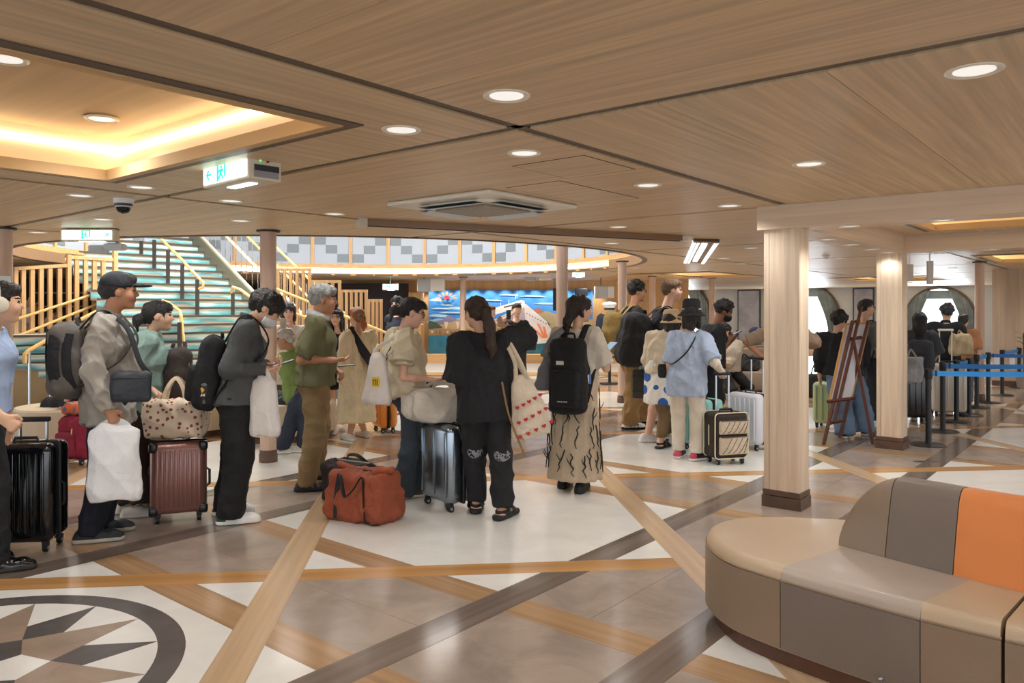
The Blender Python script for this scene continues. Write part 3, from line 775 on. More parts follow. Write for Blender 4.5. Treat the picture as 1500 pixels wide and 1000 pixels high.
# ================================================================== PEOPLE
SKIN = {'a': '#c99b7c', 'b': '#b98566', 'c': '#dcb093', 'd': '#8a5d44', 'e': '#e0b39c'}
def ik(a, b, l1, l2, pole):
    d = b - a; L = np.linalg.norm(d); mx = (l1 + l2) * .999
    if L > mx: b = a + d * mx / L; d = b - a; L = mx
    L = max(L, abs(l1 - l2) + .02)
    u = d / L; x = (L * L + l1 * l1 - l2 * l2) / (2 * L); h = math.sqrt(max(0, l1 * l1 - x * x))
    pl = pole - u * (pole @ u); pl = nv(pl)
    return a + u * x + pl * h, b
NP = [0]
def person(label, Y, yaw, pel, neck, head, feet, H=1.65, sex='m', hyaw=None, hpitch=0, hroll=0, hands=(None, None), poles=(None, None), skin='a', hair='short', hairc='#17120f',
           top=None, bottom=None, shoes=None, feetyaw=(0, 0), grip=(.5, .5), vox=None, sit=False, knees=(None, None), group=None, build=1.0, headw=1.0):
    NP[0] += 1; seed = NP[0]
    s = H / 1.70
    vox = vox or (.0085 if Y < 6.6 else .0105 if Y < 8.9 else .015 if Y < 10.5 else .02)
    a = math.radians(yaw); f = V3(math.sin(a), math.cos(a), 0); r = V3(math.cos(a), -math.sin(a), 0); up = V3(0, 0, 1)
    P = lambda q: V3(*at(q[0], q[1], Y + (q[2] if len(q) > 2 else 0)))
    pe, nk, hc = P(pel), P(neck), P(head)
    sp = nv(nk - pe); bf = nv(np.cross(up, r)) ; bf = f
    tl = np.linalg.norm(nk - pe)
    chest = pe + sp * tl * .62 + f * .012 * s; waist = pe + sp * tl * .28
    sw = (.168 if sex == 'm' else .150) * s * build; hw = .085 * s * (1.0 if sex == 'm' else 1.08)
    J = {'f': f, 'r': r, 'pe': pe, 'nk': nk, 'hc': hc, 'chest': chest, 'waist': waist, 's': s, 'sp': sp, 'Y': Y, 'yaw': yaw}
    sh = {1: nk - sp * .055 * s + r * sw, -1: nk - sp * .055 * s - r * sw}
    hip = {1: pe - up * .03 + r * hw, -1: pe - up * .03 - r * hw}
    la, lb = .285 * s, .25 * s
    wr, el = {}, {}
    for i, sd in enumerate((1, -1)):
        h = hands[i]
        if h is None: w_ = sh[sd] - up * (la + lb) * .97 + f * .03 + r * sd * .05
        elif len(h) == 3 and h[0] == 'l': w_ = h[1]
        else: w_ = P(h)
        po = poles[i]
        po = (-f * .6 - up * .5 + r * sd * .35) if po is None else (f * po[0] + r * sd * po[1] + up * po[2])
        el[sd], wr[sd] = ik(sh[sd], w_, la, lb, po)
    lt, ls = .41 * s, .41 * s
    an, kn, ff = {}, {}, {}
    for i, sd in enumerate((1, -1)):
        q = feet[i]
        g = fl(q[0], q[1]); ank = V3(g[0], g[1], .075 * s if not (len(q) > 2) else q[2])
        fy = math.radians(yaw + feetyaw[i]); ff[sd] = V3(math.sin(fy), math.cos(fy), 0)
        kp = f * 1.0 + r * sd * .12 if knees[i] is None else (f * knees[i][0] + r * sd * knees[i][1] + up * knees[i][2])
        dl = np.linalg.norm(ank - hip[sd]); lt_ = lt if sit else dl / 2 * 1.004
        kn[sd], an[sd] = ik(hip[sd], ank, lt_, lt_, kp)
        an[sd] = ank
    J.update(sh=sh, hip=hip, wr=wr, el=el, an=an, kn=kn, ff=ff)
    root = thing('person', label, 'person', (pe[0], pe[1], min(an[1][2], an[-1][2]) - .075 * s if not sit else 0), group)
    # head frame
    hy = math.radians(yaw if hyaw is None else hyaw); hp = math.radians(hpitch); hrl = math.radians(hroll)
    hf = V3(math.sin(hy), math.cos(hy), 0); hr = V3(math.cos(hy), -math.sin(hy), 0)
    hu = up * math.cos(hp) - hf * math.sin(hp) * -1 * 0 + hf * math.sin(-hp)  # pitch > 0 looks up
    hf = hf * math.cos(hp) + up * math.sin(hp); hu = np.cross(hr, hf)
    hr, hu = hr * math.cos(hrl) + hu * math.sin(hrl), hu * math.cos(hrl) - hr * math.sin(hrl)
    HM = np.stack([hr, hf, hu]); hs = s ** .5 * .98 * headw
    hx = lambda x, y, z: hc + (hr * x + hf * y + hu * z) * hs
    J.update(hx=hx, HM=HM, hs=hs, hf=hf, hr=hr, hu=hu)
    B = Solid(); fm = sex == 'f'; bw = build
    # torso
    B.rc(pe, waist, .098 * s * bw, .088 * s * bw, .05, r, 1.42).rc(waist, chest, .088 * s * bw, .104 * s * bw, .05, r, 1.36).rc(chest, nk - sp * .05 * s, .1 * s * bw, .062 * s, .05, r, 1.55)
    B.rc(nk - sp * .045 * s, sh[1], .05 * s, .05 * s, .04).rc(nk - sp * .045 * s, sh[-1], .05 * s, .05 * s, .04)
    for sd in (1, -1): B.el(pe - f * .055 * s + r * sd * .06 * s - up * .04, np.eye(3), V3(.075, .075, .08) * s, .04)
    # neck and head
    B.rc(nk - sp * .03, hx(0, -.02, -.055), (.052 if not fm else .044) * s, (.05 if not fm else .043) * s, .025)
    B.el(hx(0, -.012, .022), HM, V3(.074, .094, .088) * hs, .015).el(hx(0, .03, -.035), HM, V3(.060, .066, .082) * hs, .03)
    B.el(hx(0, .066, -.098), HM, V3(.024, .02, .018) * hs, .03)
    B.rc(hx(0, .088, .008), hx(0, .107, -.028), .007 * hs, .0125 * hs, .012)
    B.el(hx(0, .086, -.062), HM, V3(.024, .012, .012) * hs, .012)
    B.rc(hx(-.035, .082, .022), hx(.035, .082, .022), .012 * hs, .012 * hs, .02)
    for sd in (1, -1):
        B.el(hx(sd * .073, -.008, -.012), HM, V3(.011, .02, .031) * hs, .006)
        B.el(hx(sd * .04, .06, -.035), HM, V3(.02, .025, .02) * hs, .03)
    # arms
    mu = 1.0 if not fm else .84
    hand_spec = {}
    for i, sd in enumerate((1, -1)):
        B.rc(sh[sd], el[sd], .05 * s * mu, .037 * s * mu, .03).rc(el[sd], el[sd] + (wr[sd] - el[sd]) * .35, .037 * s * mu, .039 * s * mu, .02).rc(el[sd] + (wr[sd] - el[sd]) * .35, wr[sd], .039 * s * mu, .026 * s * mu, .02)
        hd = nv(wr[sd] - el[sd])
        if hands[i] is not None and len(hands[i]) > 3: hd = nv(hd + hands[i][3] * up)
        # palm normal faces the body / inwards
        inw = nv(-r * sd - hd * (-r * sd @ hd)) if abs(hd @ r) < .9 else nv(-up)
        if hd[2] > -.6: inw = nv(up - hd * (up @ hd)) * (1 if grip[i] < .8 else -1)
        side = np.cross(hd, inw); side = side * (1 if side @ f > 0 or abs(side @ f) < .3 and side @ up > 0 else -1)
        hsz = (.95 if not fm else .87) * s
        k0 = wr[sd]; k1 = k0 + hd * .082 * hsz
        for o_ in (-.022, -.004, .014): B.rc(k0 + side * o_ * .7 * hsz, k1 + side * (o_ + .004) * hsz, .017 * hsz, .0145 * hsz, .012)
        g = grip[i]
        for o_, ln in ((-.029, .066), (-.010, .078), (.010, .084), (.029, .074)):
            b0 = k1 + side * (o_ + .0) * hsz - hd * .012; ln *= hsz
            d1 = nv(hd * math.cos(g) + inw * math.sin(g)); d2 = nv(hd * math.cos(2.1 * g) + inw * math.sin(2.1 * g)); d3 = nv(hd * math.cos(2.9 * g) + inw * math.sin(2.9 * g))
            p1 = b0 + d1 * ln * .5; p2 = p1 + d2 * ln * .32; p3 = p2 + d3 * ln * .26
            B.rc(b0, p1, .0105 * hsz, .0095 * hsz, .004).rc(p1, p2, .0095 * hsz, .0086 * hsz, .003).rc(p2, p3, .0086 * hsz, .0075 * hsz, .003)
        t0 = k0 + side * .02 * hsz + hd * .018; t1 = t0 + nv(side * .8 + hd * .75 + inw * .35) * .04 * hsz; t2 = t1 + nv(side * (.25 - .3 * g) + hd + inw * (.2 + .5 * g)) * .036 * hsz
        B.rc(t0, t1, .0165 * hsz, .0125 * hsz, .01).rc(t1, t2, .012 * hsz, .0095 * hsz, .004)
        hand_spec[sd] = (k1, hd, inw, side)
    J['hand'] = hand_spec
    # legs
    for sd in (1, -1):
        B.rc(hip[sd], kn[sd], .08 * s * bw, .052 * s, .04).rc(kn[sd], kn[sd] + (an[sd] - kn[sd]) * .35 - f * .008, .05 * s, .053 * s, .03).rc(kn[sd] + (an[sd] - kn[sd]) * .35 - f * .008, an[sd], .053 * s, .034 * s, .03)
        gz = an[sd][2] - .075 * s
        B.rc(an[sd] - ff[sd] * .035 * s - up * .04 * s, an[sd] + ff[sd] * .12 * s - up * .05 * s, .034 * s, .026 * s, .03, np.cross(ff[sd], up), 1.25)
    sk = SKIN[skin]
    def headidx(V, F):
        c = V[F].mean(1); q = ((c - hc) / hs) @ HM.T; x, y, z = np.abs(q[:, 0]), q[:, 1], q[:, 2]; mi = np.zeros(len(F), int)
        mi[(np.abs(x - .031) < .014) & (np.abs(z - .002) < .0065) & (y > .055)] = 1
        mi[(np.abs(x - .033) < .019) & (np.abs(z - .0245) < .0055) & (y > .055)] = 2
        mi[(x < .021) & (np.abs(z + .062) < .0075) & (y > .075)] = 3
        return mi
    V, F = B.mesh(vox)
    skm = mat(sk, .55, kind='cloth', scale=7, amt=.06)
    body = mesh('body', V, F, None, root, True, [skm, mat('#1c1411', .3), mat(hairc if hairc < '#6' else '#3a2a20', .8), mat({'a': '#a8655a', 'b': '#96584b', 'c': '#c0766c', 'd': '#6f4037', 'e': '#bf7a70'}[skin], .5)], headidx(V, F))
    J['root'] = root; J['vox'] = vox; J['seed'] = seed
    # clothes
    J['be'] = (bottom or {}).get('ease', .014) if (bottom or {}).get('type') == 'trousers' else .012
    if top: make_top(J, top, fm, bw)
    if bottom: make_bottom(J, bottom, fm, bw)
    if shoes:
        for sd in (1, -1): make_shoe(J, sd, shoes)
    if hair: make_hair(J, hair, hairc)
    return J
def make_top(J, t, fm, bw):
    """t: color, sleeve (0 none .. 2 full), hem (m below the pelvis), ease, fold, neckr"""
    s, f, r, sp = J['s'], J['f'], J['r'], J['sp']; up = V3(0, 0, 1); S = Solid(); e = t.get('ease', .016)
    pe, waist, chest, nk, sh, el, wr = J['pe'], J['waist'], J['chest'], J['nk'], J['sh'], J['el'], J['wr']
    hem = t.get('hem', .08); lo = pe - up * hem if not t.get('follow') else pe - sp * hem
    wd = t.get('wide', 1.0)
    S.rc(pe - up * min(hem, .14), waist, (.104 * s * bw + max(e, J['be'] + .016)) * wd, (.096 * s * bw + e) * wd, .04, r, 1.42)
    if hem > .03:
        for sd in (1, -1): S.el(pe - f * .05 * s + r * sd * .06 * s - up * .045, np.eye(3), V3(.088, .088, .09) * s + J['be'] * .0 + .016, .04)
    S.rc(lo - sp * .05, waist, (.108 * s * bw + max(e, J['be'] + .014)) * wd, (.096 * s * bw + max(e, J['be'] + .008)) * wd, .05, r, 1.42).rc(waist, chest, (.096 * s * bw + e) * wd, .110 * s * bw + e, .05, r, 1.36).rc(chest, nk - sp * .05 * s, .106 * s * bw + e, .066 * s + e * .6, .05, r, 1.55)
    if fm and t.get('bust', 1):
        for sd in (1, -1): S.el(chest + f * .075 * s + r * sd * .06 * s - sp * .015, np.eye(3), V3(.06, .06, .065) * s, .04)
    if t.get('belly'): S.el(waist + f * .05 * s, np.eye(3), V3(.12, .12, .13) * s, .05)
    for sd in (1, -1): S.rc(nk - sp * .04 * s, sh[sd], .052 * s + e * .5, .052 * s + e * .7, .04)
    S.cut_plane(lo, -sp if t.get('follow') else (-up)); J['hemz'] = lo[2]
    S.cut_el(nk + sp * .055 * s + f * t.get('nf', .02) * s, J['HM'], V3(.085, .085, .085) * s * t.get('neckr', 1.0))
    sl = t.get('sleeve', .9); sr = t.get('sr', 1.0); es = e * .75
    for sd in (1, -1):
        if sl <= 0: continue
        ra, rb = (.055 * s + es) * sr, (.046 * s + es * (1.2 if sl <= 1 else .8)) * sr
        if sl <= 1:
            q = sh[sd] + (el[sd] - sh[sd]) * sl; S.rc(sh[sd], q, ra, ra + (rb - ra) * sl * .5 + .004, .03, cap=True)
        else:
            S.rc(sh[sd], el[sd], ra, rb, .03); q = el[sd] + (wr[sd] - el[sd]) * min(1, sl - 1)
            S.rc(el[sd], q, rb, (.034 * s + es * .8) * sr, .025, cap=True)
    J['top_m'] = cloth(t['color'], t.get('bump', .3), t.get('amt', .08))
    o = J['top_o'] = solid(t.get('name', 'shirt'), S, J['vox'] * 1.15, J['top_m'], J['root'], t.get('fold', .006), J['seed'], t.get('freq', 17), t.get('stretch', (1, 1, .55)))
    if t.get('collar'):
        hx = J['hx']; c = nk + sp * .022 * s; pts = []
        for k in range(13):
            an = math.radians(-160 + 320 * k / 12 + 180); pts.append(c + (r * math.sin(an) * .066 + f * (math.cos(an) * .066 + .006)) * s * 1.0 + sp * (.012 - .018 * math.cos(an)) * s)
        MB().tube(pts, .022 * s, 6, .35, up=sp).build('collar', cloth(t['collar'] if isinstance(t['collar'], str) else t['color']), o, True)
    return o
def make_bottom(J, t, fm, bw):
    s, f, r = J['s'], J['f'], J['r']; up = V3(0, 0, 1); S = Solid(); e = t.get('ease', .014)
    pe, waist, hip, kn, an = J['pe'], J['waist'], J['hip'], J['kn'], J['an']
    if t['type'] == 'trousers':
        S.rc(pe, waist + (waist - pe) * -.25, .104 * s * bw + e, .096 * s * bw + e, .04, r, 1.42)
        for sd in (1, -1):
            S.el(pe - f * .05 * s + r * sd * .06 * s - up * .045, np.eye(3), V3(.088, .088, .09) * s, .04)
            L = t.get('len', 1.0); kr, ar = t.get('kr', .062), t.get('ar', .052)
            S.rc(hip[sd], kn[sd], .088 * s * bw + e, kr * s + e, .03)
            if L > .5:
                q = kn[sd] + (an[sd] - kn[sd]) * (L - .5) * 2; S.rc(kn[sd], q, kr * s + e, ar * s + e, .025)
                if t.get('flare'): S.rc(kn[sd] + (q - kn[sd]) * .5, q, (kr + ar) / 2 * s + e, t['flare'] * s, .02)
            else:
                S.cut_plane(hip[sd] + (kn[sd] - hip[sd]) * L * 2, kn[sd] - hip[sd]) if False else None
        if t.get('len', 1.0) >= .5:
            zc = min(an[1][2], an[-1][2]) if t.get('len', 1.0) >= .98 else None
            if zc is not None: S.cut_plane(V3(0, 0, zc - t.get('cut', .035) * s), -up)
        if t.get('len', 1) < .98:
            zc = min((hip[q] + (kn[q] - hip[q]) * t['len'] * 2)[2] if t['len'] <= .5 else (kn[q] + (an[q] - kn[q]) * (t['len'] - .5) * 2)[2] for q in (1, -1))
            if not t.get('nocut'): S.cut_plane(V3(0, 0, zc), -up)
    else:                                  # skirt / dress / long coat
        zt = t.get('top', .12); zb = t['hemz']; w0, w1 = t.get('w0', .135), t.get('w1', .2); dp = t.get('dp', .8)
        c = pe.copy(); c[2] = 0; M = np.stack([r, f, up])
        zs = [zb, zb + (pe[2] - zb) * .5, pe[2] - .02, pe[2] + zt]
        S.cone(c + f * t.get('off', 0), M, zs, V3(w1, (w0 + .035 + w1) / 2, w0 + .04, w0), V3(w1, (w0 + .02 + w1) / 2, w0 + .02, w0) * dp, .02, t.get('pleat', .05), t.get('npl', 9), J['seed'])
        if t.get('bodice'):
            ch, nk, sp = J['chest'], J['nk'], J['sp']; S.rc(pe, waist, .125 * s, .118 * s, .05, r, 1.45).rc(waist, ch, .118 * s, .128 * s, .04, r, 1.36).rc(ch, nk - sp * .06 * s, .126 * s, .085 * s, .03, r, 1.2)
            S.cut_plane(nk - sp * .05 * s, sp); S.cut_el(nk - sp * .02 + f * .1, np.eye(3), V3(.1, .1, .1))
    m = t.get('mat') or cloth(t['color'], t.get('bump', .3), t.get('amt', .08))
    J['bot_o'] = solid(t.get('name', t['type']), S, J['vox'] * 1.15, m, J['root'], t.get('fold', .006), J['seed'] + 50, t.get('freq', 12), t.get('stretch', (1, 1, .8)))
    return J['bot_o']
def make_shoe(J, sd, t):
    s = J['s']; an, ff = J['an'][sd], J['ff'][sd]; up = V3(0, 0, 1); g = V3(an[0], an[1], an[2] - .075 * s); rt = np.cross(ff, up); S = Solid(); ty = t.get('type', 'sneaker')
    hgt = t.get('sole', .026); vox = min(J['vox'], .011)
    P = lambda x, y, z: g + (rt * x + ff * y) * s + up * z * s
    M = np.stack([rt, ff, up])
    if ty in ('sneaker', 'shoe', 'boot'):
        S.path([P(0, -.055, .035), P(0, .04, .036), P(0, .13, .031), P(0, .165, .027)], [.036 * s, .036 * s, .036 * s, .03 * s], .02, rt, 1.18)
        S.rc(P(0, -.035, .06), P(0, .03, .065), .036 * s, .034 * s, .03)
        if ty == 'boot': S.rc(P(0, -.02, .07), P(0, 0, .12), .04 * s, .042 * s, .03)
        S.path([P(0, -.06, hgt * .5), P(0, .05, hgt * .5), P(0, .165, hgt * .5)], [.04 * s, .042 * s, .036 * s], .008, rt, 1.1)
        S.cut_plane(P(0, 0, 0.001), -up); 
        if ty != 'boot': S.cut_plane(P(0, 0, .088), up)
        c1, c2 = t['color'], t.get('solec', '#e8e4da')
        def mi(V, F):
            c = V[F].mean(1); z = c[:, 2] - g[2]; q = (c - g) @ ff / s; m = np.zeros(len(F), int); m[z < hgt * s * 1.05] = 1
            if t.get('heel'): m[(z >= hgt * s * 1.05) & (q < -.035)] = 2
            if t.get('stripe'): m[(np.abs((q * 22 + z / s * 10) % 1.0 - .5) < .2) & (z > .035 * s) & (q > -.01) & (q < .1)] = 2
            return m
        solid(t.get('name', 'shoe'), S, vox, None, J['root'], 0, 1, mats=[mat(c1, t.get('rough', .6)), mat(c2, .6), mat(t.get('heel') or t.get('stripe') or c1, .6)], midx=mi)
    elif ty == 'sandal':
        S.path([P(0, -.06, hgt * .55), P(0, .05, hgt * .55), P(0, .17, hgt * .55)], [.042 * s, .044 * s, .042 * s], .008, rt, 1.15)
        S.cut_plane(P(0, 0, 0.001), -up); S.cut_plane(P(0, 0, hgt), up)
        o = solid('sandal', S, vox, mat(t['color'], .6), J['root'])
        def arch(y, w, h, hw, n=9):
            return [P(math.cos(math.pi * k / n) * hw, y, hgt * .7 + math.sin(math.pi * k / n) * h) for k in range(n + 1)]
        MB().tube(arch(.105, 0, .05, .05), .024 * s, 6, .25, up=ff).build('toe_strap', mat(t['color'], .7), J['root'], True)
        MB().tube(arch(.02, 0, .085, .048), .022 * s, 6, .25, up=ff).build('ankle_strap', mat(t['color'], .7), J['root'], True)
        pts = [P(.042 * math.cos(b), -.005 - .06 * math.sin(b), .055) for b in [math.pi * k / 8 for k in range(9)]]
        MB().tube(pts, .016 * s, 6, .3, up=up).build('heel_strap', mat(t['color'], .7), J['root'], True)
def make_hair(J, style, c):
    hx, HM, hs = J['hx'], J['HM'], J['hs']; S = Solid(); vox = min(J['vox'], .012); rn = np.random.default_rng(J['seed'])
    I = HM; fold, freq, st = .0035, 40, (1, 1, .35)
    if style == 'none': return
    # skull cap
    S.el(hx(0, -.016, .030), I, V3(.083, .104, .093) * hs, .01)
    fz = .045; 
    if style in ('short', 'crop', 'side', 'grey'):
        S.el(hx(0, .03, .078), I, V3(.07, .075, .04) * hs, .03); S.rc(hx(0, -.085, .0), hx(0, -.07, -.055), .04 * hs, .03 * hs, .03)
        if style in ('side', 'grey'): S.el(hx(0, -.02, .06), I, V3(.088, .1, .075) * hs, .02)
        S.cut_box(hx(0, .165, -.075), I, V3(.2, .125, .115) * hs, .02)        # face
        S.cut_box(hx(0, .0, -.16), I, V3(.2, .2, .105) * hs, .02)             # below the ears
        for sd in (1, -1): S.cut_el(hx(sd * .09, .012, -.02), I, V3(.04, .034, .045) * hs)
        if style == 'crop': fold = .002
    elif style in ('mop',):                     # full straight black hair falling over the brow and nape
        S.el(hx(0, -.01, .04), I, V3(.093, .112, .09) * hs, .02); S.el(hx(0, .062, .045), I, V3(.068, .042, .042) * hs, .03); S.rc(hx(0, -.09, .02), hx(0, -.075, -.06), .052 * hs, .034 * hs, .03)
        S.el(hx(.075, .03, .01), I, V3(.02, .04, .05) * hs, .02); S.el(hx(-.075, .03, .01), I, V3(.02, .04, .05) * hs, .02)
        S.cut_box(hx(0, .165, -.10), I, V3(.2, .11, .105) * hs, .02); S.cut_box(hx(0, .0, -.175), I, V3(.2, .2, .105) * hs, .02)
        for sd in (1, -1): S.cut_el(hx(sd * .095, .004, -.035), I, V3(.035, .03, .04) * hs)
        fold = .006
    elif style == 'curly':
        for k in range(90):
            v = nv(rn.normal(size=3)); v[2] = abs(v[2]) * 1.0 - .15
            if v[1] > .55 and v[2] < .35: continue
            q = nv(v); S.el(hx(q[0] * .083, q[1] * .1 - .01, q[2] * .094 + .04), I, V3(1, 1, 1) * rn.uniform(.016, .03) * hs, .008)
        S.cut_box(hx(0, .165, -.085), I, V3(.2, .12, .115) * hs, .02); S.cut_box(hx(0, .0, -.165), I, V3(.2, .2, .105) * hs, .02)
        for sd in (1, -1): S.cut_el(hx(sd * .1, .01, -.03), I, V3(.04, .034, .05) * hs)
        fold = .004; st = (1, 1, 1)
    elif style in ('bob', 'long', 'bobtail'):
        lowz = {'bob': -.13, 'long': -.27, 'bobtail': -.06}[style]
        for sd in (1, -1):
            S.rc(hx(sd * .062, -.01, .02), hx(sd * .072, -.005, lowz), .036 * hs, .026 * hs, .03)
            S.rc(hx(sd * .06, .045, .045), hx(sd * .078, .035, lowz + .06), .022 * hs, .013 * hs, .02)
        S.rc(hx(0, -.07, .02), hx(0, -.075, lowz), .055 * hs, .038 * hs, .03, J['hr'], 1.35)
        S.el(hx(0, .07, .05), I, V3(.058, .026, .035) * hs, .02)              # fringe
        S.cut_box(hx(0, .165, -.09), I, V3(.05, .11, .115) * hs, .02); S.cut_el(hx(0, .10, -.05), I, V3(.062, .075, .088) * hs)
        if style == 'bobtail':
            S.path([hx(0, -.1, -.02), hx(0, -.125, -.12), hx(0, -.12, -.22)], [.035 * hs, .032 * hs, .014 * hs], .03)
            for sd in (1, -1): S.cut_el(hx(sd * .095, .005, -.06), I, V3(.035, .032, .05) * hs)
    elif style in ('pony', 'bun', 'tail', 'lowbun'):
        S.el(hx(0, .05, .062), I, V3(.066, .055, .045) * hs, .03)
        S.cut_box(hx(0, .168, -.085), I, V3(.2, .12, .14 if style == 'bun' else .12) * hs, .03); S.cut_box(hx(0, .06, -.165), I, V3(.2, .2, .10) * hs, .03); S.rc(hx(0, -.07, -.02), hx(0, -.06, -.085), .045 * hs, .03 * hs, .03)
        for sd in (1, -1): S.cut_el(hx(sd * .092, .01, -.025), I, V3(.035, .042, .046) * hs)
        for sd in ((1, -1) if style in ('pony', 'lowbun') else ()): S.rc(hx(sd * .068, .05, .03), hx(sd * .076, .052, -.075), .012 * hs, .005 * hs, .01)
        if style == 'pony': S.path([hx(0, -.1, .025), hx(.01, -.142, .005), hx(.03, -.165, -.12), hx(.04, -.175, -.26), hx(.045, -.17, -.33)], [.026 * hs, .036 * hs, .042 * hs, .036 * hs, .014 * hs], .02)
        if style == 'tail': S.path([hx(0, -.1, .0), hx(0, -.135, -.02), hx(0, -.155, -.10), hx(0, -.15, -.17)], [.022 * hs, .034 * hs, .034 * hs, .012 * hs], .02)
        if style in ('bun', 'lowbun'):
            zz_ = -.035
            S.el(hx(0, -.135, zz_), I, V3(.05, .048, .052) * hs, .015); S.rc(hx(0, -.14, zz_ - .02), hx(0, -.135, zz_ - .085), .036 * hs, .02 * hs, .02)
    o = solid('hair', S, vox, mat(c, .45, kind='cloth', scale=30, amt=.25, bump=.5, bscale=60), J['root'], fold, J['seed'] + 9, freq, st)
    return o
# ---- worn accessories (children of the person) -----------------------
def cap_hat(J, c):
    hx, I, hs = J['hx'], J['HM'], J['hs']; S = Solid()
    S.el(hx(0, -.012, .045), I, V3(.09, .108, .088) * hs, .01); S.cut_plane(hx(0, 0, .022), -J['hu'])
    cap_o = solid('cap', S, .008, cloth(c, .3), J['root'], .002, 3)
    B = Solid(); B.el(hx(0, .115, .036), I, V3(.075, .085, .012) * hs, .01); B.cut_box(hx(0, -.0, .03), I, V3(.2, .08, .1) * hs)
    solid('cap_peak', B, .006, cloth(c, .2), cap_o)
def bucket_hat(J, c, brim=.15, crown=.1, tilt=0.0, cord=None):
    hx, hs = J['hx'], J['hs']; M = Matrix([[J['hr'][i], J['hf'][i], J['hu'][i]] for i in range(3)])
    prof = [(.092, .02), (brim * .8, -.012), (brim, -.035), (brim - .004, -.042), (.094, .008), (.096, .03), (.092, crown), (.075, crown + .028), (.04, crown + .036), (.005, crown + .038)]
    MB().lathe([(a * hs, b * hs) for a, b in prof], hx(0, -.012, .02), 28, M=M.to_4x4()).build('hat', cloth(c, .3), J['root'], True); hat_o = [q for q in J['root'].children if q.name.startswith('hat')][-1]
    if cord: MB().lathe([(.0975 * hs, .028 * hs), (.0995 * hs, .034 * hs), (.0975 * hs, .04 * hs)], hx(0, -.012, .02), 28, M=M.to_4x4()).build('hat_band', mat(cord, .5), hat_o, True)
def glasses(J, c='#1a1614'):
    hx, hs = J['hx'], J['hs']; mb = MB()
    for sd in (1, -1):
        mb.tube([hx(sd * .033 + .024 * math.cos(t), .098, .0 + .019 * math.sin(t)) for t in [6.2832 * k / 12 for k in range(13)]], .0026, 5)
        mb.tube([hx(sd * .058, .095, .006), hx(sd * .078, .05, .008), hx(sd * .079, -.015, .004)], .0024, 5)
    mb.tube([hx(-.01, .1, .004), hx(.01, .1, .004)], .0022, 5)
    mb.build('glasses', mat(c, .3), J['root'], True)
def face_mask(J, c, low=0.0):
    hx, I, hs = J['hx'], J['HM'], J['hs']; S = Solid()
    S.el(hx(0, .042, -.055 + low), I, V3(.069, .078, .055) * hs, .01); S.cut_box(hx(0, -.07, -.06), I, V3(.2, .09, .2) * hs)
    fm_o = solid('face_mask', S, .007, cloth(c, .3), J['root'], .0015, 3)
    for sd in (1, -1): MB().tube([hx(sd * .068, .03, -.04 + low), hx(sd * .079, -.01, -.02), hx(sd * .08, -.03, .01)], .002, 4).build('mask_loop', mat(c, .6), fm_o)
def headphones(J, c):
    hx, hs = J['hx'], J['hs']
    MB().tube([hx(.09 * math.cos(t), -.02, .015 + .112 * math.sin(t)) for t in [math.pi * k / 14 for k in range(15)]], .011, 8).build('headband', mat(c, .5), J['root'], True)
    for sd in (1, -1):
        S = Solid(); S.el(hx(sd * .092, -.01, -.015), J['HM'], V3(.026, .04, .048) * hs, .01); solid('ear_cup', S, .007, mat(c, .5), J['root'])
def wristband(J, sd, c, off=.0, r=.033):
    p = J['wr'][sd] + (J['el'][sd] - J['wr'][sd]) * (.06 + off); d = nv(J['wr'][sd] - J['el'][sd])
    MB().tube([p - d * .012, p + d * .012], r * J['s'], 10).build('wristwatch', mat(c, .3), J['root'], True)
# ================================================================== STAIRCASE
STR = thing('staircase', 'wide staircase with blue green painted wave risers climbing to the upper deck', 'staircase', (-4.5, 13, 0))
US1, US0, VB, RISE, GO = 8.0, 5.3, -10.45, .14, .2305
M_WAVE = mat('#9fd0d2', .5, kind='waves'); M_NOSE = mat('#4d433a', .6); M_TREAD = mat('#b9b3a4', .6); M_STRING = mat('#6e6c5c', .5)
def vstep(z): return VB - z / .607
NUP = 13
for i in range(8, 8 + NUP):            # straight upper flight, climbing along -v
    z = RISE * (i + 1); v = vstep(z - RISE)
    uvbox('riser', (US0, US1, v - .04, v - .02), z - RISE, z - .03, M_WAVE, STR)
    uvbox('tread', (US0, US1, v - .04 - GO, v), z - .03, z, M_TREAD, STR)
    uvbox('nosing', (US0, US1, v - .012, v + .012), z - .034, z + .003, M_NOSE, STR)
# flared lower steps turning to face the hall
zt = RISE * 8
pR = Vector((*UV(US1, vstep(zt)), 0)); pw0 = Vector((-7.75, 11.75, 0)); aw = Vector((SN, CS, 0))
for k in range(8, 0, -1):
    z = RISE * (9 - k)
    vR = vstep(z - RISE); R = Vector((*UV(US1, vR), 0))
    an = math.radians(50.5) * (1 - k / 8.0) * .9
    dirv = Vector((-math.cos(an), -math.sin(an), 0)); nrm = Vector((-dirv.y * -1, -dirv.x, 0))
    # left end where the step meets the sloped wall
    den = dirv.x * aw.y - dirv.y * aw.x; d0 = pw0 - R
    t = (d0.x * aw.y - d0.y * aw.x) / den if abs(den) > 1e-4 else 5
    t = max(1.5, min(t, 6.0)); Lp = R + dirv * t
    bk = Vector((dirv.y, -dirv.x, 0));
    if bk.y < 0: bk = -bk
    def q(a, b, o0, o1): return [(a + bk * o0)[:2], (b + bk * o0)[:2], (b + bk * o1)[:2], (a + bk * o1)[:2]]
    MB().prism(q(R, Lp, .02, .04), z - RISE, z - .03).build('riser', M_WAVE, STR)
    MB().prism(q(R, Lp, 0, 1.5), z - .03, z).build('tread', M_TREAD, STR)
    MB().prism(q(R, Lp, -.012, .012), z - .034, z + .003).build('nosing', M_NOSE if z > .6 else mat('#9a958a', .4), STR)
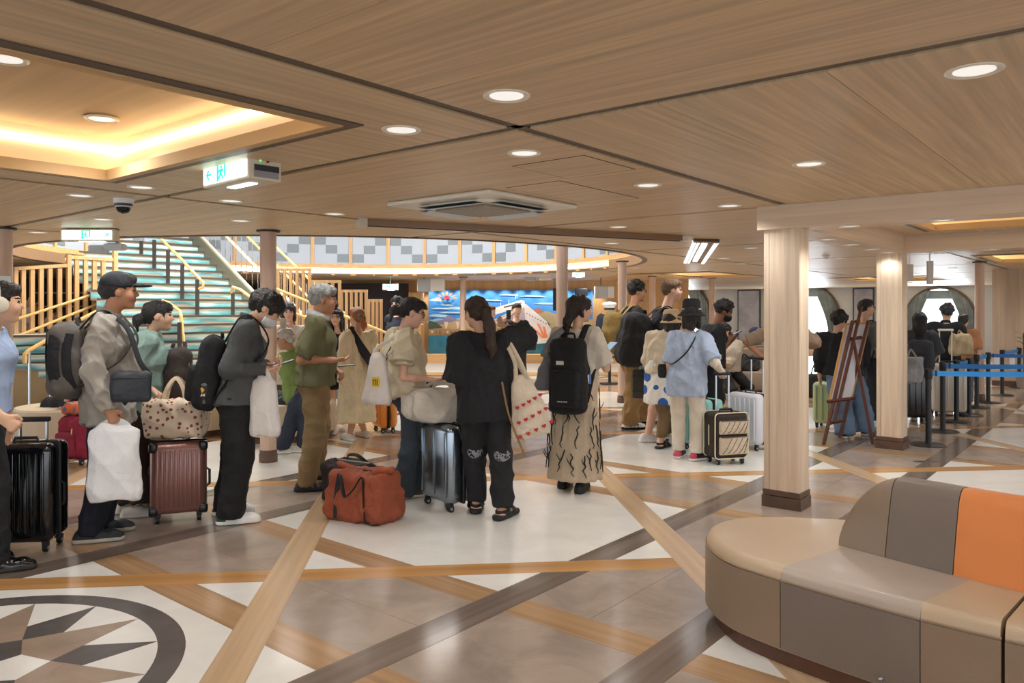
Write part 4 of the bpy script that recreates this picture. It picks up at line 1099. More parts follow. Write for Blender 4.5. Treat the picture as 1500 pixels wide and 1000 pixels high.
# right hand stringer
def uvz(u, v, z): return Vector((*UV(u, v), z))
mb = MB(); v0, v1 = vstep(0), vstep(RISE * 21)
for a, b in ((-.05, .30),):
    vs = [uvz(uu, vv, zz) for uu in (US1, US1 + .10) for vv, zz in ((v0, 0), (v0, .32), (v1, RISE * 21 + .32), (v1, RISE * 21 - .25), (v0 - .5, 0))]
    mb.add(vs, [(0, 1, 2, 3, 4), (9, 8, 7, 6, 5), (0, 5, 6, 1), (1, 6, 7, 2), (2, 7, 8, 3), (3, 8, 9, 4), (4, 9, 5, 0)])
mb.build('stringer', M_STRING, STR)
MB().tube([uvz(US1 + .05, v0, .34), uvz(US1 + .05, v1, RISE * 21 + .34)], .03, 6).build('stringer_cap', mat('#cfc9b2', .4), STR)
MB().tube([uvz(US1 + .32, v0, .62), uvz(US1 + .32, v1, RISE * 21 + .62)], .03, 6).build('handrail', mat('#f3e6c8', .4), STR)
for kk in range(26):
    f = kk / 25; v = v0 + (v1 - v0) * f; z = RISE * 21 * f
    MB().tube([uvz(US1 + .3, v, z + .2), uvz(US1 + .3, v, z + 1.25)], .008, 5).build('baluster', M_STEEL, STR)
M_RAILW = mat('#d8b26f', .4)
for h in (.95, 1.28): MB().tube([uvz(US1 + .3, v0, h + .1), uvz(US1 + .3, v1, RISE * 21 + h + .1)], .022, 8).build('handrail', M_RAILW, STR)
# centre handrails on dark flat posts
def pxsurf(px, py):            # where a pixel ray meets the slope of the flight
    t = (px - 750) / FPX; kz = (HZ - py) / FPX; b = t * CS - SN
    Y = (CAMH + .607 * VB * -1 * -1 - 0 - 0) if False else (-.607 * -VB * -1 - CAMH) / (kz + .607 * b) if False else None
    # z = -.607*(v - VB) ; v = Y*b ; z = CAMH + kz*Y
    Y = (.607 * VB - CAMH) / (kz + .607 * b); return Vector((t * Y, Y, CAMH + kz * Y))
for (x, yt, yb) in ((207, 353, 378), (226, 351, 398), (246, 366, 419), (267, 387, 441), (289, 409, 465), (341, 428, 467), (247, 452, 516), (263, 472, 540), (271, 500, 560)):
    p = pxsurf(x, yb) if yb < 480 else at(x, yb, 12.6 if yb > 530 else 12.9); Y = p.y
    top = at(x, yt, Y)
    MB().box((p.x - .028, Y - .02, p.z - .05), (p.x + .028, Y + .02, top.z)).build('rail_post', mat('#3a312e', .5), STR)
    MB().tube([top, top + Vector((0, 0, .07))], .008, 6).build('post_pin', M_STEEL, STR)
def rail_px(pts, Ys, r=.026, m=M_RAILW, name='handrail', par=STR): return MB().tube([at(a, b, Y) for (a, b), Y in zip(pts, Ys)], r, 8).build(name, m, par, True)
p1, p2 = pxsurf(289, 465).y, pxsurf(226, 398).y
rail_px([(237, 351), (262, 376), (292, 408), (298, 415), (297, 421), (291, 423)], [p2, (p1 + p2) / 2, p1, p1, p1, p1])
rail_px([(237, 440), (246, 443), (263, 455), (265, 462), (268, 490), (272, 520), (273, 535)], [13.0, 13.0, 12.8, 12.7, 12.65, 12.6, 12.6])
MB().tube([at(273, 535, 12.6), at(273, 590, 12.6)], .022, 8).build('rail_post', M_STEEL, STR, True)
rail_px([(339, 428), (341, 420), (352, 424), (375, 441), (402, 462)], [13.6, 13.5, 13.5, 13.3, 13.1])
# stepped slatted screen at the left with its sloped base wall
SCR = thing('slatted_screen', 'oak slatted screen stepping up along the left side of the staircase', 'screen', (-7.2, 12, .8))
def wpt(px):              # point of the sloped wall's plane under a pixel column
    t = (px - 750) / FPX; k = (t * pw0.y - pw0.x) / (aw.x - t * aw.y); return pw0 + aw * k
def wz(px, py): return CAMH + (HZ - py) / FPX * wpt(px).y
def wall_strip(x0, x1, y0a, y0b, y1a, y1b, th, m, name, par, off=0):
    a, b = wpt(x0), wpt(x1); n = Vector((CS, -SN, 0)); a0, b0 = a + n * off, b + n * off; a1, b1 = a0 + n * th, b0 + n * th
    za0, zb0, za1, zb1 = wz(x0, y0a), wz(x1, y0b), wz(x0, y1a), wz(x1, y1b)
    vs = [(*a0[:2], za0), (*b0[:2], zb0), (*b0[:2], zb1), (*a0[:2], za1), (*a1[:2], za0), (*b1[:2], zb0), (*b1[:2], zb1), (*a1[:2], za1)]
    return MB().add(vs, [(0, 3, 2, 1), (4, 5, 6, 7), (0, 1, 5, 4), (1, 2, 6, 5), (2, 3, 7, 6), (3, 0, 4, 7)]).build(name, m, par)
wall_strip(8, 170, 604, 560, 522, 458, .04, mat('#b9a079', .55), 'base_wall', SCR)
wall_strip(8, 170, 523, 459, 518, 453, .10, mat('#ded9c6', .5), 'sill', SCR, -.03)
wall_strip(19, 100, 396, 391, 391, 386, .07, M_OAK, 'top_rail', SCR); wall_strip(97, 170, 379, 383, 374, 378, .07, M_OAK, 'top_rail', SCR)
for x in (22, 33, 46, 59, 72, 86): wall_strip(x - 3, x + 3, 520 - (x - 8) * .4, 520 - (x - 2) * .4, 393, 393, .06, M_OAK_Z, 'slat', SCR)
for x in (111, 124, 137, 150): wall_strip(x - 3, x + 3, 518 - (x - 8) * .4, 518 - (x - 2) * .4, 379, 379, .06, M_OAK_Z, 'slat', SCR)
wall_strip(96.5, 102, 484, 482, 373, 373, .08, M_OAK_Z, 'post', SCR); wall_strip(164, 170, 458, 456, 366, 366, .08, M_OAK_Z, 'post', SCR)
for (a, b, c, d) in ((21, 467, 150, 425), (14, 495, 166, 434)):
    n = Vector((CS, -SN, 0)) * .13; A, B_ = wpt(a) + n, wpt(c) + n
    A.z, B_.z = CAMH + (HZ - b) / FPX * A.y, CAMH + (HZ - d) / FPX * B_.y
    MB().tube([A, B_], .022, 8).build('handrail', M_RAILW, SCR, True)
FR = thing('handrail', 'free standing oak handrail on steel posts at the foot of the stairs', 'handrail', tuple(fl(43, 605)))
rail_px([(36, 532), (36, 519), (42, 513), (60, 503), (78, 492), (110, 472), (150, 452)], [11.2, 11.2, 11.25, 11.4, 11.55, 11.8, 12.1], .03, par=FR, name='rail')
for (x, yt, yb, Y) in ((43, 512, 604, 11.25), (74, 497, 580, 11.55)):
    MB().tube([at(x, yt, Y), at(x, yb, Y)], .022 if x > 60 else .02, 10).build('post', M_STEEL, FR, True)
# right hand stepped slatted screens
def screen(label, x0, x1, yt, yb, Y0, Y1, n, extra=()):
    t = thing('slatted_screen', label, 'screen', tuple(at((x0 + x1) / 2, yb, (Y0 + Y1) / 2)))
    def pt(x, y): f = (x - x0) / (x1 - x0); return at(x, y, Y0 + (Y1 - Y0) * f)
    def bar(xa, xb, ya, yb_, name, d=.06):
        a, b = pt(xa, ya), pt(xb, yb_); c, e = pt(xb, ya), pt(xa, yb_)
        vs = [pt(xa, yb_), pt(xb, yb_), pt(xb, ya), pt(xa, ya)]; vs += [v + Vector((0, d, 0)) for v in vs]
        MB().add(vs, [(0, 1, 2, 3), (7, 6, 5, 4), (0, 4, 5, 1), (1, 5, 6, 2), (2, 6, 7, 3), (3, 7, 4, 0)]).build(name, M_OAK_Z, t)
    bar(x0, x1, yt, yt + 4, 'top_rail')
    for k in range(n):
        x = x0 + (x1 - x0 - 4) * k / (n - 1); bar(x, x + 4, yt + 4, yb, 'slat' if 0 < k < n - 1 else 'post', .05)
screen('tall oak slatted screen right of the staircase, behind the man in the olive shirt', 405, 455, 393, 560, 12.6, 12.8, 6)
screen('oak slatted screen section stepping down behind the grey haired man', 455, 499, 410, 565, 12.8, 13.0, 5)
screen('lower oak slatted screen section behind the copper haired woman', 498, 538, 424, 568, 13.0, 13.2, 6)
screen('shortest oak slatted screen section, beside the copper haired woman', 538, 560, 438, 570, 13.2, 13.3, 4)
HR = thing('handrail', 'pair of slanting oak handrails behind the grey haired man', 'handrail', tuple(at(480, 560, 12.4)))
for (a, b, c, d) in ((402, 422, 565, 487), (402, 447, 570, 512)): MB().tube([at(a, b, 12.5), at(c, d, 12.3)], .022, 8).build('rail', M_RAILW, HR, True)
# back of house seen between the screens: dark shelving
SH = thing('shelving', 'dark shelving with pale shelf lines far behind the slatted screen', 'shelf', (-10.5, 17, 0))
MB().box((-13, 17.2, 0), (-8.6, 17.4, 2.2)).build('back_panel', mat('#231c1a', .7), SH)
for z in (.3, .8, 1.2, 1.55, 1.85): MB().box((-13, 16.9, z), (-8.6, 17.2, z + .03)).build('shelf_board', mat('#a08a72', .6), SH)
for k in range(6): MB().box((-13 + k * .87, 16.9, 0), (-12.97 + k * .87, 17.2, 2.2)).build('upright', mat('#4a3b33', .6), SH)
# ================================================================== MURAL of a white ferry under a blue sky
MU = thing('mural', 'wide wall mural of a white ferry, hills and blue sky above a wood ledge', 'mural', (mx(800), YM, .3))
yM = YM - .02
def mz(py): return CAMH + (HZ - py) / FPX * YM
sky = mat('#4d9ae6', .55, kind='marble', scale=.8, amt=.3, color2='#2a78d6')
MB().box((mx(628), yM, mz(517)), (mx(868), YM + .1, mz(425))).build('sky_panel', sky, MU)
ml = [0]
def art(name, pts, c, kind=None):
    ml[0] += 1; y = yM - .0015 * ml[0]; n = len(pts)
    vs = [(mx(a), y, mz(b)) for a, b in pts]; ar = sum(vs[i][0] * vs[(i + 1) % n][2] - vs[(i + 1) % n][0] * vs[i][2] for i in range(n))
    m = c if not isinstance(c, str) else mat(c, .55, kind='marble', scale=2.2, amt=.1)
    f = tuple(range(n)) if ar > 0 else tuple(range(n))[::-1]
    vb = [(v[0], y + .001, v[2]) for v in vs]
    return mesh(name, vs + vb, [f, tuple(i + n for i in f[::-1])], m, MU)
for k, (x, y, w, h) in enumerate(((640, 440, 26, 3), (668, 452, 30, 3), (644, 463, 34, 3), (655, 447, 22, 2), (634, 472, 20, 4), (800, 445, 40, 2), (846, 452, 30, 2), (690, 470, 24, 3), (662, 458, 40, 1.6), (690, 461, 30, 1.5), (646, 452, 30, 1.5), (720, 440, 34, 1.6), (780, 434, 40, 1.6), (835, 441, 36, 1.8), (852, 460, 26, 2), (745, 432, 30, 1.4), (636, 462, 14, 1.6))):
    art('cloud', [(x - w * .5, y), (x - w * .2, y - h), (x + w * .3, y - h * .7), (x + w * .5, y + 1), (x + w * .1, y + h * .5)], '#a9d0ee')
art('cloud_band', [(628, 470), (640, 466), (660, 468), (685, 463), (700, 468), (700, 478), (628, 478)], '#8db9dd')
art('far_mountain', [(628, 478), (640, 470), (648, 468), (657, 461), (664, 464), (672, 470), (690, 470), (690, 486), (628, 486)], '#7f80a8')
art('hill', [(628, 486), (642, 476), (660, 472), (680, 466), (700, 462), (740, 470), (780, 476), (800, 495), (628, 495)], '#b8a07c')
art('hill', [(768, 470), (778, 462), (790, 457), (800, 455), (812, 459), (830, 466), (850, 470), (868, 467), (868, 497), (768, 497)], '#a89e80')
art('peak', [(775, 459), (782, 453), (788, 451), (793, 453), (797, 457), (786, 459)], '#b0705f')
art('green_hill', [(628, 469), (640, 472), (649, 480), (628, 481)], '#3f5a45')
art('green_hill', [(790, 472), (797, 469), (806, 474), (803, 478), (793, 478)], '#5f6f52')
art('shore', [(628, 482), (800, 480), (800, 493), (628, 493)], '#a98a66')
for k in range(26): x = 632 + k * 5.6; art('house', [(x, 487 + k % 3), (x + 3, 487 + k % 3), (x + 3, 484 + k % 2), (x, 484 + k % 2)], ('#dcd2c0', '#6d7a62', '#8a6a52', '#c98b63')[k % 4])
for x in (654, 671): art('steam', [(x - 1, 481), (x + 1, 481), (x + 3, 471), (x - 3, 471)], '#dccfc0')
art('sea', [(628, 491), (868, 489), (868, 517), (628, 517)], mat('#2a84a6', .5, kind='marble', scale=3, amt=.2, color2='#15607f'))
# half sun emblem
art('sun', [(651 + 4.6 * 1.0 * math.cos(math.pi * k / 10) + 4, 437.5 - 4.6 * math.sin(math.pi * k / 10)) for k in range(11)], '#e23a2b')
for k in range(7):
    a = math.radians(8 + 27.4 * k); c0, c1 = 7.5, 17; d = .09
    art('sun_ray', [(655 + c0 * math.cos(a), 437.5 - c0 * .62 * math.sin(a)), (655 + (c0 + c1) / 2 * math.cos(a - d * 1.6), 437.5 - (c0 + c1) / 2 * .62 * math.sin(a - d * 1.6)), (655 + c1 * math.cos(a - d * .5), 437.5 - c1 * .62 * math.sin(a - d * .5)), (655 + (c0 + c1) / 2 * math.cos(a + d * 1.6), 437.5 - (c0 + c1) / 2 * .62 * math.sin(a + d * 1.6))], '#f0935a')
# ferry
art('hull', [(720, 470), (765, 448), (770, 445), (800, 470), (815, 497), (800, 500), (765, 500), (740, 480)], '#e4e2ea')
art('hull_shade', [(722, 470), (768, 450), (770, 480), (768, 498), (742, 482)], '#b3a4bc')
art('superstructure', [(722, 456), (724, 451), (764, 439), (768, 441), (769, 447), (722, 462)], '#f0eef2')
art('deck_window_row', [(738, 449), (764, 443), (764, 444.3), (738, 451)], '#3a4658')
for a, b in ((733, 449), (745, 445), (755, 438), (757, 436)): art('mast', [(a, b), (a + .8, b), (a + .8, b - 6), (a, b - 6)], '#f0eef2')
for k in range(9): x = 771 + k * 4; y = 458 + k * 2.1; art('porthole', [(x, y), (x + 1.6, y + .6), (x + 1.6, y + 2), (x, y + 1.5)], '#3d4450')
for k, (a, b) in enumerate((((778, 478), (799, 497)), ((786, 473), (800, 496)), ((795, 478), (801, 495)))): art('bow_flame', [(a[0], a[1]), (a[0] + 3, a[1] + 1), (b[0] + 1, b[1]), (b[0] - 3, b[1])], '#ec8a55')
art('wake', [(755, 497), (815, 494), (822, 499), (790, 503), (752, 502)], '#dfeaf0')
# scalloped light on the cornice above
for k in range(12):
    x = mx(630 + 22 * k)
    ld = bpy.data.lights.new('cornice_lamp', 'SPOT'); ld.energy = 26; ld.spot_size = math.radians(80); ld.spot_blend = .6; ld.color = (1, .87, .68); ld.shadow_soft_size = .03
    lo = bpy.data.objects.new('cornice_lamp', ld); COL.objects.link(lo); lo.location = (x, YM - .3, ZC - .02); lo.rotation_euler = (math.radians(12), 0, 0)
# low white platform before the mural
PF = thing('platform', 'low white stage platform before the ship mural', 'stage', (mx(780), 18, 0))
MB().prism([(-3.2, 19.9), (4.2, 19.9), (4.0, 17.4), (-2.6, 17.4)], 0, .10).build('deck', mat('#d9d2c6', .4), PF)
MB().prism([(-3.22, 19.9), (4.22, 19.9), (4.02, 17.38), (-2.62, 17.38)], .02, .08).build('edge_band', mat('#c9a678', .5), PF)
# ================================================================== CEILING FIXTURES
def exit_sign(label, corners, Y0, Y1, arrow, drop, group=None, far=False):
    """lit green running man sign: corners = four pixel corners (left top, right top, right bottom, left bottom) with depths of both ends"""
    (a, b, c, d) = corners; P0, P1, P2, P3 = at(*a, Y0), at(*b, Y1), at(*c, Y1), at(*d, Y0)
    t = thing('exit_sign', label, 'exit sign', tuple((P0 + P1) / 2), group)
    X = (P1 - P0); X.z = 0; L = X.length; X.normalize(); N = Vector((-X.y, X.x, 0)); Hh = (P0.z - P3.z + P1.z - P2.z) / 2; ztop = (P0.z + P1.z) / 2; dep = drop
    M = frame(Vector((P0.x, P0.y, ztop - Hh)), X, N)
    MB().rbox((0, .0, 0), (L, dep, Hh), .008, M).build('housing', mat('#d8d0bc', .5), t)
    b_ = .06 * Hh
    lf = MB().box((.04 * L, -.006, .12 * Hh), (.97 * L, .001, .86 * Hh), M).build('lit_face', emit('#eafff8', 1.5), t)
    MB().box((.30 * L, dep * .35, -.006), (.78 * L, dep * .6, .002), M).build('lit_slot', emit('#eef4ff', 2.0), t)
    G = emit('#18c7a2', .9)
    def g2(name, pts): 
        n = len(pts); vs = [M @ Vector((x * L, y_, z * Hh)) for y_ in (-.010, -.006) for x, z in pts]
        ar = sum(pts[i][0] * pts[(i + 1) % n][1] - pts[(i + 1) % n][0] * pts[i][1] for i in range(n)); f = tuple(range(n)) if ar > 0 else tuple(range(n))[::-1]
        mesh(name, vs, [f, tuple(i + n for i in f[::-1])] + [(i, (i + 1) % n, n + (i + 1) % n, n + i) for i in range(n)], G, lf)
    k = Hh / L
    def arr(cx, ang):
        def R(x, z): return (cx + (x * math.cos(ang) - z * math.sin(ang)) * k * .8, .5 + (x * math.sin(ang) + z * math.cos(ang)) * .8)
        g2('arrow', [R(-.28, 0), R(-.02, .28), R(.08, .24), R(-.12, .05), R(.28, .05), R(.28, -.05), R(-.12, -.05), R(.08, -.24), R(-.02, -.28)])
    arr(*arrow)
    c = .44 if arrow[0] < .5 else .48
    w = .26 * k * 1.25
    g2('door_post', [(c - w, .14), (c - w + .03, .14), (c - w + .03, .86), (c - w, .86)]); g2('door_post', [(c + w, .3), (c + w + .025, .3), (c + w + .025, .86), (c + w, .86)]); g2('door_head', [(c - w, .82), (c + w, .82), (c + w, .86), (c - w, .86)])
    g2('runner_head', [(c + .25 * k * .2 + .07 * k * math.cos(q), .73 + .06 * math.sin(q)) for q in [6.283 * j / 8 for j in range(8)]])
    g2('runner_body', [(c - .05 * k, .64), (c + .14 * k, .66), (c + .26 * k, .54), (c + .22 * k, .51), (c + .1 * k, .57), (c + .06 * k, .44), (c + .22 * k, .34), (c + .2 * k, .2), (c + .13 * k, .2), (c + .13 * k, .31), (c - .02 * k, .38), (c - .1 * k, .24), (c - .25 * k, .2), (c - .25 * k, .26), (c - .14 * k, .3), (c - .06 * k, .45), (c - .05 * k, .56), (c - .16 * k, .52), (c - .2 * k, .44), (c - .25 * k, .46), (c - .2 * k, .56)])
    return t, M, L, Hh, dep
# near sign: faces the hall's left front; its side carries the battery plate
sg = exit_sign('hanging green exit sign with left arrow and running man, nearest the camera', ((297, 241), (364, 227), (364, 262), (297, 275)), 4.33, 3.98, (.17, 0), .19)
t, M, L, Hh, dep = sg
MB().box((L, dep * .16, .1 * Hh), (L + .006, dep * .9, .62 * Hh), M).build('battery_plate', mat('#8d9198', .35), t)
MB().box((L + .006, dep * .16, .36 * Hh), (L + .009, dep * .9, .60 * Hh), M).build('rating_label', mat('#23252b', .4), t)
MB().lathe([(.011, 0), (.008, .012)], M @ Vector((L, dep * .55, .8 * Hh)), 10, M=Matrix.Rotation(math.pi / 2, 4, 'Y')).build('test_button', mat('#8c1f1a', .3), t)
MB().lathe([(.005, 0), (.004, .006)], M @ Vector((L, dep * .34, .8 * Hh)), 8, M=Matrix.Rotation(math.pi / 2, 4, 'Y')).build('indicator', emit('#4dff4d', 2.0), t)
sg = exit_sign('green exit sign with a slanting arrow above the staircase', ((88, 333), (166, 338), (164, 355), (88, 350)), 7.37, 7.37, (.88, math.pi + .6), .12)
for (cs, lab) in ((((560, 415), (583, 415), (583, 425), (560, 425)), 'small lit exit sign before the dark wall beside the mural'), (((838, 398), (857, 398), (857, 406), (838, 406)), 'small lit exit sign beside the pale round column')):
    Y = 18.9 if cs[0][0] < 700 else 15.9
    t = exit_sign(lab, cs, Y, Y, (.3, -math.pi / 2), .06)[0]
    x_ = at((cs[0][0] + cs[1][0]) / 2, cs[0][1], Y); MB().tube([x_ + Vector((0, .03, -.02)), Vector((x_.x, Y + .03, ZC + .01))], .012, 6).build('hanger', M_STEEL, t)
# dome camera
c = fl(181, 291, ZC); t = thing('dome_camera', 'white dome security camera with dark glass on the wood ceiling', 'camera', (c.x, c.y, ZC))
MB().lathe([(.068, 0), (.066, -.032), (.060, -.036)], (c.x, c.y, ZC), 24).build('base', mat('#dfe2e4', .4), t, True)
MB().lathe([(.060, -.036), (.058, -.052), (.05, -.056)], (c.x, c.y, ZC), 24).build('collar', mat('#15161a', .4), t, True)
MB().lathe([(.052, -.054), (.050, -.056), (.044, -.082), (.03, -.098), (.01, -.106)], (c.x, c.y, ZC), 24).build('dome', mat('#0a0c12', .06), t, True)
MB().lathe([(.056, -.052), (.056, -.06), (.05, -.062)], (c.x, c.y, ZC), 24).build('dome_ring', mat('#cfd3d6', .3), t, True)
# ceiling cassette air conditioner
au, av = 4.24, -3.77; ax, ay = UV(au, av); t = thing('air_conditioner', 'large white ceiling cassette air conditioner with open louvres', 'air conditioner', (ax, ay, ZC))
Mac = frame(Vector((ax, ay, ZC)), Vector((SN, CS, 0)), Vector((CS, -SN, 0)), Vector((0, 0, 1)))
MB().rbox((-.5, -.5, -.03), (.5, .5, .0), .02, Mac).build('panel', mat('#e2ddd0', .4), t)
pts = [(.37 * math.copysign(abs(math.cos(a)) ** .45, math.cos(a)), .37 * math.copysign(abs(math.sin(a)) ** .45, math.sin(a))) for a in [2 * math.pi * k / 40 for k in range(40)]]
mb = MB(); mb.add([Mac @ Vector((x, y, z)) for z in (-.03, -.05) for x, y in pts], [tuple(range(40)), tuple(range(40, 80))[::-1]] + [(k, 40 + k, 40 + (k + 1) % 40, (k + 1) % 40) for k in range(40)]); mb.build('intake_ring', mat('#d8d2c4', .4), t)
gr_ = MB().rbox((-.25, -.25, -.064), (.25, .25, -.05), .008, Mac).build('grille', mat('#9a948a', .6), t)
for k in range(11): MB().box((-.24, -.24 + k * .046, -.067), (.24, -.232 + k * .046, -.064), Mac).build('grille_bar', mat('#b5afa4', .6), gr_)
for k in range(4):
    R4 = Mac @ Matrix.Rotation(math.pi / 2 * k, 4, 'Z')
    MB().box((-.27, .30, -.0505), (.27, .40, -.049), R4).build('outlet_slot', mat('#4a453f', .7), t)
    L4 = R4 @ Matrix.Translation((0, .35, -.06)) @ Matrix.Rotation(math.radians(-14), 4, 'X')
    MB().rbox((-.24, -.045, -.004), (.24, .045, .004), .003, L4).build('louvre', mat('#b9c3cb', .35), t)
# access hatch in the ceiling (frame lines)
t = thing('access_hatch', 'large flush access hatch beside the ceiling air conditioner', 'hatch', (*UV(4.4, -2.6), ZC))
for (a, b, c_, d) in ((2.95, 4.95, -3.0, -2.96),): pass
def hatch(r):
    u0, u1, v0, v1 = r
    uvbox('leaf', r, ZC - .002, ZC + .002, M_PLANK_V, t)
    for q in ((u0 - .006, u0, v0 - .006, v1 + .006), (u1, u1 + .006, v0 - .006, v1 + .006), (u0, u1, v0 - .006, v0), (u0, u1, v1, v1 + .006)): uvbox('joint', q, ZC - .0015, ZC + .003, M_DARK, t)
hatch((3.24, 3.74, -2.66, -2.2)); hatch((3.79, 4.72, -3.17, -2.75))
# long bronze track under the ceiling
t = thing('ceiling_track', 'long bronze curtain track under the ceiling before the round opening', 'track', tuple(at(765, 334, 7.2)))
A, B_ = fl(533, 323, ZC - .02), fl(1000, 347, ZC - .02)
d = (B_ - A).normalized(); Mt = frame(A, d, Vector((-d.y, d.x, 0)))
MB().box((0, 0, -.035), ((B_ - A).length, .12, .02), Mt).build('track_body', mat('#8a6f55', .4), t)
MB().box((0, .04, -.042), ((B_ - A).length, .08, -.034), Mt).build('slot', mat('#3d3027', .5), t)
MB().box((-.03, -.01, -.05), (.03, .14, .02), Mt).build('end_cap', mat('#c8c2b4', .4), t)
# recessed box lamp showing its tubes
t = thing('box_light', 'open recessed tube light fitting with bright strips near the pale beam', 'ceiling light', tuple(fl(1028, 368, ZC)))
q = [fl(1016, 352, ZC - .01), fl(1053, 353, ZC - .01), fl(1031, 385, ZC - .01), fl(1002, 384, ZC - .01)]
def lerp2(a, b): p = q[0] + (q[1] - q[0]) * a; r = q[3] + (q[2] - q[3]) * a; return p + (r - p) * b
def slabq(name, a0, a1, b0, b1, z0, z1, m):
    P4 = [lerp2(a0, b0), lerp2(a1, b0), lerp2(a1, b1), lerp2(a0, b1)]; MB().prism([p[:2] for p in P4], z0, z1).build(name, m, t)
slabq('housing', 0, 1, 0, 1, ZC - .012, ZC + .0, mat('#7a5f3d', .6)); slabq('top_edge', 0, 1, -.03, .02, ZC - .03, ZC, mat('#6a5140', .5))
for a in ((-.02, .12), (.18, .26), (.86, 1.02)): slabq('side_strip', a[0], a[1], .02, 1, ZC - .03, ZC - .01, mat('#dfe8f0', .3, emit=.7))
for a in (.38, .5): slabq('tube', a, a + .08, .06, .85, ZC - .035, ZC - .012, emit('#eef7ff', 2.5))
# smoke detectors, speakers, cameras
def detector(px, py, label, r=.055):
    p = fl(px, py, ZC - .02); t = thing('smoke_detector', label, 'smoke detector', (p.x, p.y, ZC))
    MB().lathe([(r, 0), (r, -.018)], (p.x, p.y, ZC), 20).build('base', M_WHITE, t, True); MB().lathe([(r * .75, -.018), (r * .7, -.045), (r * .3, -.055)], (p.x, p.y, ZC), 20).build('sensor', M_WHITE, t, True)
detector(1008, 349, 'white smoke detector beside the open tube light'); detector(1210, 376, 'white smoke detector just right of the nearest square column'); 
def gbox(name, label, cat, rects, Y, m, dp=.25, hang=True):
    t = thing(name, label, cat, tuple(at((rects[0][0] + rects[0][2]) / 2, rects[0][1], Y)))
    for (x0, y0, x1, y1), nm, mm in rects_named(rects, m):
        a, b = at(x0, y1, Y), at(x1, y0, Y); MB().rbox((a.x, Y, a.z), (b.x, Y + dp, b.z), .02).build(nm, mm, t)
    if hang:
        x = at((rects[0][0] + rects[0][2]) / 2, rects[0][1], Y); MB().tube([x + Vector((0, .1, 0)), Vector((x.x, Y + .1, ZC + .01))], .02, 6).build('bracket', mat('#8a8f94', .4), t)
    return t
def rects_named(r, m): return [(q, ('cabinet', 'grille')[i % 2] if i < 2 else 'side', m[i % len(m)]) for i, q in enumerate(r)]
SP = (mat('#aeb6ba', .5), mat('#dcdedc', .5))
gbox('speaker_box', 'pair of grey and white box speakers hanging above the glasses woman', 'speaker', [(611, 408, 630, 427), (630, 408, 651, 426)], 18.8, SP)
gbox('projector', 'small grey projector hanging below the far ceiling left of the pale column', 'projector', [(769, 401, 785, 411), (789, 398, 808, 410)], 18.7, SP, .2)
gbox('projector', 'silver projector hanging behind the pale round column', 'projector', [(872, 419, 890, 437), (890, 419, 900, 436)], 19.0, (mat('#c3c7ca', .35), mat('#e6e8e8', .4)), .3)
gbox('screen_panel', 'dark hanging display panel beside the pale round column', 'screen', [(810, 422, 815, 455), (842, 422, 861, 433)], 19.5, (mat('#191b20', .4), mat('#1d1f24', .4)), .05)
gbox('spotlight', 'grey twin spotlight unit hanging under the exit sign by the stairs', 'spotlight', [(150, 356, 178, 366), (128, 358, 152, 370)], 7.4, (mat('#c3cad0', .4), mat('#b4bcc4', .4)), .12)
t = thing('hanging_sign', 'narrow white sign board hanging below the far pale beam', 'sign', tuple(at(1363, 395, 9.6)))
MB().box((at(1359, 0, 9.6).x, 9.6, at(0, 416, 9.6).z), (at(1367.5, 0, 9.6).x, 9.63, at(0, 382, 9.6).z)).build('board', mat('#cfc6ba', .5), t); MB().tube([at(1363, 382, 9.6) + Vector((0, .015, 0)), Vector((at(1363, 382, 9.6).x, 9.615, ZC + .01))], .012, 6).build('hanger', M_STEEL, t)
t = thing('hanging_sign', 'narrow pale sign board hanging right beside the second square column', 'sign', tuple(at(1333, 395, 9.8)))
MB().box((at(1329, 0, 9.8).x, 9.8, at(0, 410, 9.8).z), (at(1338, 0, 9.8).x, 9.83, at(0, 387, 9.8).z)).build('board', mat('#d6cdbf', .5), t); MB().tube([at(1333, 388, 9.8) + Vector((0, .015, 0)), Vector((at(1333, 382, 9.8).x, 9.815, ZC + .01))], .012, 6).build('hanger', M_STEEL, t)
# fire alarm on the far right wall, potted plant leaves
def onright(px, py, off=.0):
    t_ = (px - 750) / FPX; Y = (18.0 - off) / (t_ * SN + CS); return Vector((t_ * Y, Y, CAMH - (py - HZ) / FPX * Y))
p = onright(1492, 468, .05); t = thing('fire_alarm', 'small red fire alarm box on the far right wood wall', 'alarm', tuple(p))
MA = frame(p, Vector((CS, -SN, 0)), Vector((SN, CS, 0)))
MB().rbox((-.07, -.03, -.06), (.07, .04, .06), .012, MA).build('box', mat('#c2362d', .4), t); MB().rbox((-.035, -.035, -.03), (.035, -.028, .03), .004, MA).build('glass', mat('#e9e2da', .3), t)
p = at(1496, 500, 14.6); t = thing('potted_plant', 'small green leafed plant at the right edge before the wood wall', 'plant', (p.x + .05, 14.6, 0))
MB().lathe([(.11, 0), (.15, .32), (.13, .32), (.1, .28)], (p.x + .05, 14.6, 0), 18).build('pot', mat('#8d8478', .5), t, True)
MB().tube([(p.x + .05, 14.6, .3), (p.x + .04, 14.6, 1.05)], .012, 6).build('stem', mat('#5b4a34', .7), t)
for k in range(11):
    a = k * 2.4; b0 = Vector((p.x + .04, 14.6, .72 + .035 * k)); dd = Vector((math.cos(a), math.sin(a), .35)).normalized(); sd = dd.cross(Vector((0, 0, 1))).normalized()
    mesh('leaf', [b0, b0 + dd * .1 + sd * .035, b0 + dd * .2 - Vector((0, 0, .01)), b0 + dd * .1 - sd * .035], [(0, 1, 2, 3)], mat('#3f6b3c', .5), t)
